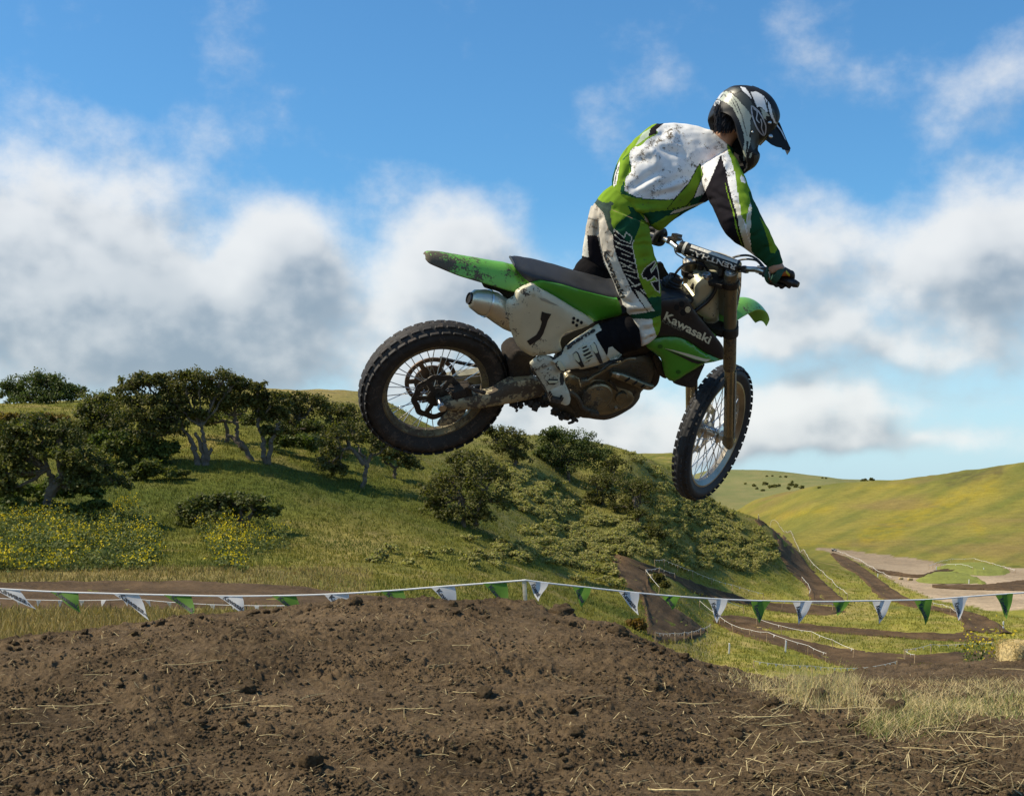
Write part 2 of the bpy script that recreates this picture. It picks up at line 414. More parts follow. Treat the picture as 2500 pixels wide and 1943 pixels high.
for k in sorted(COLS):
    Yk = np.array([a for a, b in COLS[k]], float); pk = np.array([b for a, b in COLS[k]], float)
    zc.append(EYE + (HY - pchip(np.log(Yk), pk, np.log(YG))) / F * YG)
zc = np.array(zc)
UPX = np.concatenate([np.linspace(-2400, -300, 40)[:-1], np.arange(-300, 2800, 7.0), np.linspace(2800, 5000, 40)])
UG = (UPX - CX) / F
ZG = np.stack([pchip(ck, zc[:, j], UPX) for j in range(len(YG))], 1)      # (nu, nY)
XX = UG[:, None] * YG[None]; YY = np.broadcast_to(YG[None], XX.shape)
# soft lumps and gullies, scaled so that they stay small in the picture
rel = np.clip((YY - 30) / 60, 0, 1)
flat_ = 1 - .85 * np.clip((UPX[:, None] - 1930) / 60, 0, 1) * np.clip((YY - 165) / 15, 0, 1) * np.clip((262 - YY) / 15, 0, 1)      # the bare flat is graded smooth
rel = rel * flat_
ZG = ZG + rel * (0.45 * fbm(XX / 14, YY / 14, 3, 5) + .16 * fbm(XX / 3.2, YY / 3.2, 3, 9))
ZG = ZG + np.clip((YY - 225) / 180, 0, 1) * np.clip(1.5 - YY / 1500, 0, 1) * flat_ * 2.6 * fbm(XX / 95 + YY / 300, YY / 160, 3, 21)
PYG = HY - (ZG - EYE) * F / YG[None]

def hit(px, py):
    "distance at which the sight line through each pixel first meets the terrain, and the 3-D points"
    px = np.atleast_1d(np.asarray(px, float)); py = np.atleast_1d(np.asarray(py, float))
    ui = np.interp(px, UPX, np.arange(len(UPX))); i0 = np.clip(np.floor(ui).astype(int), 0, len(UPX) - 2); fr = ui - i0
    P = PYG[i0] * (1 - fr)[:, None] + PYG[i0 + 1] * fr[:, None]
    st = np.searchsorted(YG, 20.0)
    ok = P[:, st:] <= py[:, None]
    j = np.where(ok.any(1), ok.argmax(1) + st, len(YG) - 1); j = np.clip(j, 1, len(YG) - 1)
    a = P[np.arange(len(px)), j - 1]; b = P[np.arange(len(px)), j]
    t = np.clip((a - py) / np.where(np.abs(a - b) < 1e-9, 1e-9, a - b), 0, 1)
    Y = YG[j - 1] + (YG[j] - YG[j - 1]) * t
    X = (px - CX) / F * Y
    return np.stack([X, Y, ground(X, Y)], 1)
def ground(X, Y):
    X = np.asarray(X, float); Y = np.asarray(Y, float)
    ui = np.clip(np.interp(X / Y, UG, np.arange(len(UG))), 0, len(UG) - 1.001); yi = np.clip(np.interp(Y, YG, np.arange(len(YG))), 0, len(YG) - 1.001)
    i = ui.astype(int); j = yi.astype(int); a = ui - i; b = yi - j
    return (ZG[i, j] * (1 - a) * (1 - b) + ZG[i + 1, j] * a * (1 - b) + ZG[i, j + 1] * (1 - a) * b + ZG[i + 1, j + 1] * a * b)

# colours of the ground cover: lush, yellow-green, dry, mustard in bloom
LUSH = np.array([.066, .088, .015]); YEL = np.array([.200, .182, .032]); DRY = np.array([.285, .210, .085]); MUST = np.array([.34, .25, .012]); SAGE = np.array([.21, .19, .062])
V = np.stack([XX, YY, ZG], -1).reshape(-1, 3)
pv = proj(V); pxv = pv[:, 0]; pyv = pv[:, 1]
n1 = fbm(V[:, 0] / 11, V[:, 1] / 11, 4, 31) + .5; n2 = fbm(V[:, 0] / 3.3, V[:, 1] / 3.3, 4, 41) + .5; n3 = fbm(V[:, 0] / 28, V[:, 1] / 55, 4, 51)
def mixc(a, b, t): t = np.clip(t, 0, 1)[:, None]; return a * (1 - t) + b * t
col = mixc(np.tile(LUSH, (len(V), 1)), YEL, .74 + .9 * (n1 - .5) + .5 * (n2 - .5))
col = mixc(col, DRY, np.clip((n2 - .62) * 2.2, 0, .5))
def blob(cx, cy, rx, ry): return np.exp(-(((pxv - cx) / rx) ** 2 + ((pyv - cy) / ry) ** 2))
near = V[:, 1] < 226
for (cx, cy, rx, ry, w) in [(420, 1215, 330, 75, .9), (900, 1200, 170, 80, .85), (1080, 1270, 160, 60, .8), (200, 1240, 220, 90, .8), (1450, 1200, 200, 120, .35), (700, 1180, 300, 60, .7)]:
    col = mixc(col, LUSH * 1.0, near * blob(cx, cy, rx, ry) * w * .8)
for (cx, cy, rx, ry, w) in [(300, 1405, 420, 18, .8), (850, 1330, 130, 60, .45), (760, 955, 200, 45, .6), (60, 1530, 420, 50, .9), (330, 1500, 160, 30, .8), (1690, 1590, 90, 40, .6), (2050, 1490, 120, 25, .5), (1980, 1560, 300, 20, .3)]:
    col = mixc(col, DRY * 1.05, near * blob(cx, cy, rx, ry) * w)
hill = (V[:, 1] > 232) & (V[:, 1] < 900) & (pxv > 1700)
streak = fbm((pxv - 1250) / 260 - (pyv - 1174) / 330, (pyv + .42 * (pxv - 1250)) / 26, 4, 61)
colh = mixc(np.tile(np.array([.145, .148, .030]), (len(V), 1)), np.array([.235, .200, .04]), .5 + 1.4 * streak)
colh = mixc(colh, np.array([.21, .15, .055]), np.clip(n3 * 1.5, 0, .7))
def ridge(x0, y0, x1, y1, w):
    t = np.clip(((pxv - x0) * (x1 - x0) + (pyv - y0) * (y1 - y0)) / ((x1 - x0) ** 2 + (y1 - y0) ** 2), 0, 1)
    return np.exp(-(((pxv - x0 - t * (x1 - x0)) ** 2 + (pyv - y0 - t * (y1 - y0)) ** 2) / w ** 2))
ym = np.clip(ridge(2130, 1300, 2420, 1185, 24) + .8 * ridge(1890, 1262, 2030, 1243, 9) + ridge(2110, 1312, 2190, 1300, 14) + .8 * ridge(2380, 1280, 2390, 1295, 16) + .6 * ridge(1960, 1330, 2070, 1325, 10) + .5 * ridge(2100, 1190, 2230, 1188, 8), 0, 1)
colh = mixc(colh, MUST, .45 * ym * np.clip(.1 + 1.3 * n2 + 1.2 * fbm(V[:, 0] / 2.2, V[:, 1] / 5, 3, 91), 0, 1))
colh = mixc(colh, np.array([.07, .055, .03]), np.clip(ridge(2320, 1175, 2440, 1150, 14) * n2 * .9, 0, .6))
col = np.where(hill[:, None], colh, col)
farm = V[:, 1] > 720
col = np.where(farm[:, None], mixc(np.tile(np.array([.15, .165, .055]), (len(V), 1)), np.array([.22, .20, .075]), .5 + n3), col)
spur = inpoly(pv, Z('M', [(560, 300), (900, 150), (1200, 140), (1700, 215), (2050, 370), (2300, 560), (2500, 650), (2560, 800), (2600, 950), (2300, 1010), (1900, 900), (1650, 860), (1400, 900), (1000, 780), (1050, 400), (700, 330)])) & (V[:, 1] < 228)
col = np.where(spur[:, None], mixc(col, SAGE, .45 + .6 * (n2 - .5)), col)
FIELD = Z('R', [(935, 578), (1000, 574), (1200, 597), (1400, 622), (1600, 650), (1700, 668), (2000, 690), (2300, 700), (2600, 720), (4000, 800), (4000, 1100), (2400, 1060), (2184, 1012), (2050, 970), (1900, 925), (1650, 880), (1450, 795), (1310, 715), (1150, 632)])
fm_ = inpoly(pv + 3.0 * np.stack([n1 - .5, n2 - .5], 1), FIELD) & (V[:, 1] > 150) & (V[:, 1] < 300)
col = np.where(fm_[:, None], mixc(np.tile(np.array([.33, .255, .17]), (len(V), 1)), np.array([.22, .165, .105]), .3 + .9 * fbm(V[:, 0] / 9, V[:, 1] / 30, 3, 33)), col)
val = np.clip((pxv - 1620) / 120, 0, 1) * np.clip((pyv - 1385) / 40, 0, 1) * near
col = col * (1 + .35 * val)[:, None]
nu, ny = XX.shape
I = (np.arange(nu - 1)[:, None] * ny + np.arange(ny - 1)[None]).ravel()
Q = np.stack([I, I + ny, I + ny + 1, I + 1], 1)

def mat_ground(name, hi=(.6, 1.45), bump=.7, sc=6.0, rough=.95):
    m, N, b = mat_base(name)
    tc = N('ShaderNodeTexCoord').outputs['Object']
    at = N('ShaderNodeVertexColor', layer_name='tint').outputs[0]
    a = N.noise(tc, sc, 6, .72); bb = N.noise(tc, sc * .17, 4, .6)
    k = N.m('ADD', N.m('MULTIPLY', a, .65), N.m('MULTIPLY', bb, .35))
    s = N('ShaderNodeMapRange', {0: k, 1: .32, 2: .68, 3: hi[0], 4: hi[1]}).outputs[0]
    cc = N.v('SCALE', at, sc=s)
    N.set(b.inputs['Base Color'], cc); b.inputs['Roughness'].default_value = rough; b.inputs['Specular IOR Level'].default_value = .1
    bp = N('ShaderNodeBump', {'Strength': bump, 'Distance': .35, 'Height': k}); N.l.new(bp.outputs[0], b.inputs['Normal'])
    return m
M_GRASS = mat_ground('grass_ground', sc=2.2)
terr = fast_mesh('hills', V, Q, M_GRASS, col, smooth=True)
tag(terr, 'rolling grass covered hills around the motocross valley', kind='structure')

# ---- everything below the first slope and behind the camera
def mat_dirt(name, c=(.140, .096, .053), sc=1.0, var=1.0, bump=1.0, pale=1.9):
    m, N, b = mat_base(name)
    tc = N('ShaderNodeTexCoord').outputs['Object']
    a = N.noise(tc, 1.1 * sc, 5, .62); bb = N.noise(tc, 17 * sc, 7, .7); f = N.noise(tc, 110 * sc, 4, .65)
    k = N.m('ADD', N.m('MULTIPLY', a, .5), N.m('MULTIPLY', bb, .5))
    c1 = [x * (1 - .5 * var) for x in c]; c2 = [x * (1 + (pale - 1) * .55 * var) for x in c]
    cc = N.mix(N.ss(k, .36, .66), c4(c1), c4(c2))
    cc = N.mix(N.m('MULTIPLY', N.ss(f, .62, .78), .55), cc, c4([x * pale * 1.25 for x in c]))
    N.set(b.inputs['Base Color'], cc); b.inputs['Roughness'].default_value = 1; b.inputs['Specular IOR Level'].default_value = .12
    h = N.m('ADD', N.m('MULTIPLY', bb, .62), N.m('MULTIPLY', f, .48))
    bp = N('ShaderNodeBump', {'Strength': bump, 'Distance': .045, 'Height': h}); N.l.new(bp.outputs[0], b.inputs['Normal'])
    return m
M_DIRT = mat_dirt('loose_dirt')
M_TRACK = mat_dirt('track_dirt', (.105, .068, .036), sc=.35, pale=1.7)
M_FIELD = mat_dirt('pale_dirt', (.34, .27, .185), sc=.22, var=.6, pale=1.25)

# ---- dirt tracks laid over the ground, traced where they run
def strip(name, left, right, label, m=M_TRACK, lift=.10, n=60, ragged=.7):
    L = crom(left, 12); R = crom(right, 12)
    def res(P):
        d = np.r_[0, np.cumsum(np.linalg.norm(np.diff(P, axis=0), axis=1))]; q = np.linspace(0, d[-1], n)
        return np.stack([np.interp(q, d, P[:, 0]), np.interp(q, d, P[:, 1])], 1)
    L = res(L); R = res(R); HL = hit(L[:, 0], L[:, 1]); HR = hit(R[:, 0], R[:, 1])
    k = 13; t = np.linspace(0, 1, k)[None, :, None]
    P = HL[:, None, :2] * (1 - t) + HR[:, None, :2] * t
    q = np.arange(n)
    P[:, 0] += ragged * np.stack([perlin(q * .6, q * 0 + 1), perlin(q * .6, q * 0 + 7)], 1); P[:, -1] += ragged * np.stack([perlin(q * .6, q * 0 + 3), perlin(q * .6, q * 0 + 9)], 1)
    X = P[..., 0]; Y = P[..., 1]; z = ground(X, Y) + lift
    e = np.abs(np.linspace(-1, 1, k))[None]
    z = z + np.where(e > .9, -.08, 0) - .03 + .09 * perlin(X * 1.3, Y * 1.3, 77) + .20 * np.exp(-((e - .74) / .13) ** 2) * (.6 + .8 * perlin(X * .5, Y * .5, 79)) - .06 * np.exp(-((e - .25) / .12) ** 2)
    Vs = np.stack([X, Y, z], -1).reshape(-1, 3)
    I = (np.arange(n - 1)[:, None] * k + np.arange(k - 1)[None]).ravel()
    o = fast_mesh(name, Vs, np.stack([I, I + k, I + k + 1, I + 1], 1), m, smooth=True)
    return tag(o, label, kind='structure')
strip('path', [(-260, 1416), (0, 1424), (250, 1420), (500, 1424), (650, 1432), (800, 1447), (900, 1457), (1010, 1472)], [(-260, 1492), (0, 1486), (250, 1486), (500, 1487), (650, 1488), (800, 1491), (900, 1493), (1010, 1494)], 'dark dirt track crossing below the oak hillside', n=90)
strip('path', Z('M', [(1668, 868), (1700, 940), (1745, 1030), (1840, 1100), (1880, 1200), (1890, 1310), (1935, 1365), (2020, 1388), (2130, 1374), (2225, 1338)]), Z('M', [(1715, 858), (1890, 965), (1905, 1040), (1960, 1100), (2080, 1190), (2170, 1252), (2240, 1312)]), 'dirt track curving down from the brushy spur')
strip('path', Z('M', [(1700, 862), (1800, 888), (1920, 932), (2070, 985)]) + Z('R', [(250, 790), (450, 848), (560, 885), (700, 905), (900, 915), (1070, 930)]), Z('M', [(1740, 890), (1880, 962), (1960, 975), (2060, 1012)]) + Z('R', [(230, 845), (350, 885), (500, 905), (640, 940), (800, 962), (1000, 975), (1120, 955)]), 'dirt track running along the foot of the brushy spur')
strip('path', Z('R', [(588, 412), (640, 480), (700, 560), (745, 640), (800, 720), (870, 780), (905, 825), (915, 905)]), Z('R', [(612, 408), (700, 465), (770, 510), (840, 590), (900, 670), (980, 760), (1060, 830), (1150, 915)]), 'steep dirt track climbing over the end of the spur')
strip('path', Z('R', [(1035, 612), (1100, 680), (1200, 740), (1260, 800), (1330, 870), (1440, 905), (1530, 930), (1700, 960), (1800, 1000), (1830, 1070)]), Z('R', [(1052, 606), (1150, 640), (1300, 740), (1420, 830), (1520, 880), (1650, 925), (1850, 955), (2000, 1005), (2110, 1085)]), 'dirt track descending beside the pale flat')
strip('path', Z('R', [(370, 985), (480, 975), (620, 1000), (760, 1020), (900, 1030), (1100, 1050), (1250, 1060), (1400, 1075), (1600, 1082), (1750, 1085), (1850, 1068)]), Z('R', [(420, 1030), (560, 1040), (700, 1060), (900, 1068), (1100, 1086), (1300, 1100), (1500, 1115), (1700, 1126), (1900, 1136), (2030, 1125)]), 'long dirt lane crossing the valley floor', n=80)
strip('path', Z('R', [(360, 990), (450, 1012), (600, 1050), (700, 1082), (850, 1120), (1000, 1152), (1200, 1182), (1400, 1200), (1500, 1212), (1700, 1203), (1900, 1188), (2060, 1180)]), Z('R', [(340, 1015), (450, 1072), (600, 1122), (750, 1162), (900, 1210), (1020, 1255), (1150, 1290), (1300, 1297), (1400, 1290), (1500, 1275), (1900, 1262), (2060, 1260)]), 'wide dirt lane curving across the valley bottom', n=80)

def drape(name, poly, label, m, step=10, lift=.06, mound=0, tint=None):
    P, T, ring = cdt(smooth_poly(poly, 4), step); H = hit(P[:, 0], P[:, 1]); e_ = np.array([np.min(((ring - q) ** 2).sum(1)) for q in P]) < 1e-4; H[:, 2] += np.where(e_, -.12, lift)
    if mound:
        c = P.mean(0); r = np.linalg.norm((P - c) / (P.max(0) - P.min(0)) * 2, axis=1); H[:, 2] += mound * np.clip(1 - r * r, 0, 1)
    o = fast_mesh(name, H, np.array(T), m, None if tint is None else np.tile(np.array(tint), (len(H), 1)), smooth=True, nside=3)
    return tag(o, label, kind='structure')
for pl, hgt in (([(1530, 775), (1620, 735), (1720, 716), (1850, 738), (1975, 792), (1850, 788), (1700, 790)], .45), ([(1640, 700), (1720, 672), (1850, 662), (2000, 678), (2120, 722), (2000, 745), (1850, 735), (1740, 712)], .35)):
    drape('ground', Z('R', pl), 'grassy infield mound inside the far loop of track', M_GRASS, 7, .25, hgt, (.20, .215, .05))
strip('path', Z('R', [(1265, 700), (1400, 720), (1560, 742), (1680, 712), (1800, 700)]), Z('R', [(1300, 722), (1450, 745), (1590, 752), (1700, 722), (1820, 712)]), 'far loop of dark dirt track on the pale flat', lift=.18)
strip('path', Z('R', [(1640, 800), (1800, 800), (1950, 798), (2184, 770), (2400, 770)]), Z('R', [(1640, 812), (1800, 822), (1950, 826), (2184, 830), (2400, 840)]), 'dark dirt lane on the right of the pale flat', lift=.18)
# ================================================================ FOREGROUND DIRT MOUND
MC = {  # photo column: (distance, photo row) from the near edge over the crest and down behind
 -900: [(2.2, 3500), (4, 2650), (7.2, 1990), (9, 1800), (11, 1650), (12, 1625), (13.5, 1640), (16, 1760), (22, 1800)],
 0: [(2.2, 3600), (4, 2620), (7.2, 1945), (9, 1740), (10.6, 1590), (11.5, 1568), (12.6, 1580), (14, 1700), (22, 1800)],
 170: [(2.2, 3600), (4, 2610), (7.2, 1943), (9, 1730), (10.8, 1572), (11.7, 1547), (12.8, 1560), (14.3, 1690), (22, 1800)],
 380: [(2.2, 3600), (4, 2600), (7.2, 1943), (9, 1715), (11, 1540), (12, 1513), (13, 1528), (14.6, 1680), (22, 1800)],
 690: [(2.2, 3600), (4, 2600), (7.2, 1943), (9.2, 1700), (11.2, 1520), (12.4, 1488), (13.4, 1500), (15, 1660), (22, 1810)],
 800: [(2.2, 3600), (4, 2600), (7.2, 1943), (9.4, 1690), (11.4, 1506), (12.8, 1470), (13.8, 1485), (15.4, 1650), (22, 1810)],
 1030: [(2.2, 3600), (4, 2600), (7.2, 1943), (9.4, 1690), (11.4, 1510), (12.9, 1468), (13.9, 1483), (15.4, 1650), (22, 1820)],
 1260: [(2.2, 3600), (4, 2600), (7.2, 1943), (9.3, 1700), (11.3, 1530), (12.8, 1475), (13.8, 1490), (15.3, 1660), (22, 1830)],
 1360: [(2.2, 3600), (4, 2600), (7.2, 1943), (9.2, 1710), (11.2, 1545), (12.4, 1498), (13.4, 1515), (15, 1680), (22, 1840)],
 1490: [(2.2, 3600), (4, 2600), (7.2, 1943), (9, 1725), (10.8, 1570), (12, 1523), (13, 1540), (14.5, 1690), (22, 1850)],
 1610: [(2.2, 3600), (4, 2600), (7.2, 1943), (9, 1740), (10.6, 1610), (11.6, 1575), (12.6, 1595), (14.2, 1700), (22, 1860)],
 1720: [(2.2, 3600), (4, 2600), (7.2, 1943), (9, 1760), (10.4, 1650), (11.4, 1618), (12.6, 1640), (14.2, 1720), (22, 1870)],
 1830: [(2.2, 3600), (4, 2600), (7.2, 1943), (8.8, 1785), (10, 1700), (11.4, 1655), (13, 1652), (14.6, 1690), (18, 1760), (22, 1870)],
 1950: [(2.2, 3600), (4, 2620), (7.2, 1943), (8.6, 1800), (10, 1720), (12, 1680), (14, 1660), (16, 1652), (17.5, 1668), (22, 1800)],
 2100: [(2.2, 3600), (4, 2640), (7.2, 1945), (8.6, 1810), (10, 1730), (12, 1690), (15, 1662), (18, 1642), (20, 1636), (22, 1680)],
 2280: [(2.2, 3600), (4, 2640), (7.2, 1945), (8.6, 1812), (10, 1735), (12, 1695), (15, 1662), (18, 1636), (20.5, 1622), (22, 1650)],
 2500: [(2.2, 3600), (4, 2640), (7.2, 1945), (8.6, 1812), (10, 1735), (12, 1690), (15, 1655), (18, 1628), (20.5, 1608), (22, 1610)],
 3400: [(2.2, 3600), (4, 2640), (7.2, 1945), (8.6, 1812), (10, 1730), (12, 1680), (15, 1640), (18, 1610), (20.5, 1590), (22, 1590)],
}
mY = np.concatenate([np.geomspace(2.2, 6.6, 60)[:-1], np.geomspace(6.6, 14.6, 560)[:-1], np.geomspace(14.6, 21.9, 90)])
mk = np.array(sorted(MC), float); mz = []
for k in sorted(MC):
    Yk = np.array([a for a, b in MC[k]], float); zk = EYE + (HY - np.array([b for a, b in MC[k]], float)) / F * Yk
    mz.append(pchip(Yk, zk, mY))
mz = np.array(mz)
mU = np.concatenate([np.linspace(-900, -60, 40)[:-1], np.linspace(-60, 2560, 860)[:-1], np.linspace(2560, 3400, 40)])
MZ0 = np.stack([pchip(mk, mz[:, j], mU) for j in range(len(mY))], 1)
mX = ((mU - CX) / F)[:, None] * mY[None]; mYY = np.broadcast_to(mY[None], mX.shape)
def dirt_relief(X, Y):
    wx = X + .10 * fbm(X * 3, Y * 3, 3, 3); wy = Y + .10 * fbm(X * 3, Y * 3, 3, 5)
    r = .055 * fbm(X / 1.3, Y / 1.3, 3, 11)
    cover = np.clip(.55 + 1.3 * fbm(X / .8, Y / .6, 3, 13), 0, 1)          # where the soil is cloddy, elsewhere it is packed
    for sc, am, sd in ((5.2, .034, 1), (11, .030, 2), (24, .028, 3), (46, .020, 4)):
        d, cid = worley(wx * sc, wy * sc, sd)
        r = r + am * np.clip(1 - d * 1.35, 0, 1) ** .6 * (.15 + .95 * cid ** 2) * (.3 + .7 * cover)
    r = r + .020 * np.abs(fbm(X * 6, Y * 6, 4, 17)) * (.4 + cover) + .010 * np.abs(fbm(X * 19, Y * 19, 3, 23))
    rut = fbm(X / 3.0 + Y * .1, Y * 2.0, 2, 19); r = r - .03 * np.clip(rut, 0, 1)
    return r
MZ = MZ0 + dirt_relief(mX, mYY) * np.clip((mYY - 2) / 2, 0, 1) - .02
def mound(X, Y):
    X = np.asarray(X, float); Y = np.asarray(Y, float)
    ui = np.clip(np.interp(X / Y * F + CX, mU, np.arange(len(mU))), 0, len(mU) - 1.001); yi = np.clip(np.interp(Y, mY, np.arange(len(mY))), 0, len(mY) - 1.001)
    i = ui.astype(int); j = yi.astype(int); a = ui - i; b = yi - j
    return (MZ[i, j] * (1 - a) * (1 - b) + MZ[i + 1, j] * a * (1 - b) + MZ[i, j + 1] * (1 - a) * b + MZ[i + 1, j + 1] * a * b)
MPY = HY - (MZ - EYE) * F / mY[None]
def mhit(px, py):
    px = np.atleast_1d(np.asarray(px, float)); py = np.atleast_1d(np.asarray(py, float))
    ui = np.clip(np.interp(px, mU, np.arange(len(mU))), 0, len(mU) - 1.001).astype(int); P = MPY[ui]
    ok = P <= py[:, None]; j = np.where(ok.any(1), ok.argmax(1), len(mY) - 1); Y = mY[j]; X = (px - CX) / F * Y
    return np.stack([X, Y, mound(X, Y)], 1)
nu, ny = mX.shape
I = (np.arange(nu - 1)[:, None] * ny + np.arange(ny - 1)[None]).ravel()
tag(fast_mesh('dirt_mound', np.stack([mX, mYY, MZ], -1).reshape(-1, 3), np.stack([I, I + ny, I + ny + 1, I + 1], 1), M_DIRT, smooth=True), 'crumbly brown dirt take-off mound filling the foreground', kind='structure')
# the level ground the camera stands on, around and behind it
MB().add([(-400, -400, -.9), (400, -400, -.9), (400, 2.4, -.9), (-400, 2.4, -.9)], [(0, 1, 2, 3)]).obj('ground', M_DIRT)['kind'] = 'structure'
gl = MB().add([(-400, 2.3, -1.2), (400, 2.3, -1.2), (400, 16, -3.4), (-400, 16, -3.4)], [(0, 1, 2, 3)]).obj('ground', M_DIRT); gl['kind'] = 'structure'

# ---- loose clods
def clod_mesh(seed, sub=1):
    bm = bmesh.new(); bmesh.ops.create_icosphere(bm, subdivisions=sub, radius=1.0)
    r = np.random.default_rng(seed); off = r.uniform(0, 50, 3)
    for v in bm.verts:
        n = float(perlin(v.co.x * 1.3 + off[0], v.co.y * 1.3 + v.co.z * .9 + off[1])); n2 = float(perlin(v.co.x * 3 + off[2], v.co.z * 3 + v.co.y * 2.2))
        n3 = float(perlin(v.co.x * 7 + off[1], v.co.y * 7 + v.co.z * 6)) if sub > 2 else 0
        v.co *= 1 + .6 * n + .40 * n2 + .22 * n3
        v.co.z *= .72
    me = bpy.data.meshes.new('dirt_clod'); bm.to_mesh(me); bm.free()
    me.materials.append(M_CLOD)
    me.polygons.foreach_set('use_smooth', [True] * len(me.polygons))
    return me
M_CLOD = mat_dirt('clod_dirt', (.165, .113, .062), sc=2.0, bump=.9)
CM = [clod_mesh(i, 1) for i in range(5)]; CB = [clod_mesh(50 + i, 3) for i in range(6)]
big = 0
crest = [(0, 1567), (172, 1546), (378, 1512), (687, 1487), (802, 1469), (1030, 1468), (1260, 1476), (1351, 1497), (1489, 1522), (1603, 1574), (1718, 1615), (1832, 1650)]
cxs = np.array(crest)
spots = []
for i in range(120):     # the biggest lumps: some along the crest, the rest over the face
    if i < 60:
        px = rng.uniform(0, 1830); py = np.interp(px, cxs[:, 0], cxs[:, 1]) + abs(rng.normal(0, 16)) + 4
    else:
        px = rng.uniform(0, 2500); py = rng.uniform(max(np.interp(px, cxs[:, 0], cxs[:, 1]), 1600) + 20, 1935)
    spots.append((px, py, rng.uniform(.015, .034) * (1.3 if rng.random() < .18 else 1)))
spots += [(1995, 1712, .12), (1540, 1535, .14), (1370, 1500, .11), (870, 1475, .08), (1575, 1555, .10), (1180, 1700, .09), (2180, 1735, .10), (600, 1690, .09), (760, 1870, .1), (1510, 1548, .10)]
for px, py, s in spots:
    p = mhit(px, py)[0]
    o = link('dirt_clod', CB[big % 6]); big += 1; s *= .75 if s > .07 else 1
    o.location = (p[0], p[1], p[2] + s * .25); o.scale = (s * rng.uniform(.8, 1.25), s * rng.uniform(.8, 1.25), s * rng.uniform(.7, 1.05)); o.rotation_euler = (rng.uniform(-.5, .5), rng.uniform(-.5, .5), rng.uniform(0, 6.28))
    lab_ = {120: 'large dark slab of dirt standing among the straw right of centre', 121: 'big dirt lump on the right shoulder of the mound crest', 122: 'dirt lump on the crest just right of the wooden lath', 123: 'dirt lump on the crest left of centre under the bunting', 124: 'dirt lump low on the right end of the mound crest', 125: 'lone dark dirt lump in the middle of the mound face', 126: 'dark dirt lump in front of the green grass on the right', 127: 'lone dirt lump on the left half of the mound face', 128: 'dark dirt lump near the bottom edge, left of centre', 129: 'dirt lump beside the biggest one on the right shoulder of the crest'}.get(big - 1)
    tag(o, lab_ or 'rough lump of dry brown dirt lying on the mound', 'dirt clod', 'lumps of dirt on the mound')
def merge_instances(meshes, P, S, rngl, flat=None):
    Vs, Fs = [], []; n = 0
    base = []
    for me in meshes:
        v = np.zeros(len(me.vertices) * 3); me.vertices.foreach_get('co', v); f = np.zeros(len(me.polygons) * 3, int); me.polygons.foreach_get('vertices', f)
        base.append((v.reshape(-1, 3), f.reshape(-1, 3)))
    for k in range(len(P)):
        v, f = base[k % len(base)]; a = rngl.uniform(0, 6.28); c, s_ = math.cos(a), math.sin(a)
        R = np.array([[c, -s_, 0], [s_, c, 0], [0, 0, 1]]); Vs.append((v * S[k] * rngl.uniform(.75, 1.3, 3)) @ R.T + P[k]); Fs.append(f + n); n += len(v)
    return np.concatenate(Vs), np.concatenate(Fs)
n = 30000
px = rng.uniform(-30, 2530, n); py = 1480 + (1950 - 1480) * rng.random(n) ** .8
top = np.interp(px, np.r_[cxs[:, 0], 2500], np.r_[cxs[:, 1], 1700]); keep = py > top + 2; px, py = px[keep], py[keep]
H = mhit(px, py); dens = np.clip(.5 + 1.6 * fbm(H[:, 0] / .7, H[:, 1] / .5, 3, 13), .05, 1); keep = rng.random(len(H)) < dens; H = H[keep]
S = .003 + .013 * rng.random(len(H)) ** 3; H[:, 2] += S * .2
Vc, Fc = merge_instances(CM, H, S[:, None] * np.ones(3), rng)
tag(fast_mesh('dirt_crumbs', Vc, Fc, M_CLOD, smooth=False, nside=3), 'small crumbs of soil scattered over the mound', kind='stuff')
# ================================================================ TREES
M_LEAF = mat_leaf('oak_leaves', (.112, .108, .032), trans=.36)
M_BARK = mat('oak_bark', (.125, .10, .075), .95, var=.35, vs=3, bump=.8, bs=9)
def quads(C, N_, size, rg, aspect=1.0):
    "leaf clump quads: centres, normals, sizes -> V, Q"
    n = len(C); t = rg.normal(size=(n, 3)); u = np.cross(N_, t); u /= np.linalg.norm(u, axis=1)[:, None] + 1e-9; w = np.cross(N_, u); w /= np.linalg.norm(w, axis=1)[:, None] + 1e-9
    s = size[:, None]; u = u * s; w = w * s * aspect
    k = rg.uniform(.55, 1.15, (n, 4, 1))
    V = np.stack([C - u * k[:, 0] * 1.0, C - w * k[:, 1], C + u * k[:, 2], C + w * k[:, 3]], 1)
    V += N_[:, None] * (rg.uniform(-.35, .35, (n, 4, 1)) * s[:, None])
    return V.reshape(-1, 3), np.arange(4 * n).reshape(n, 4)
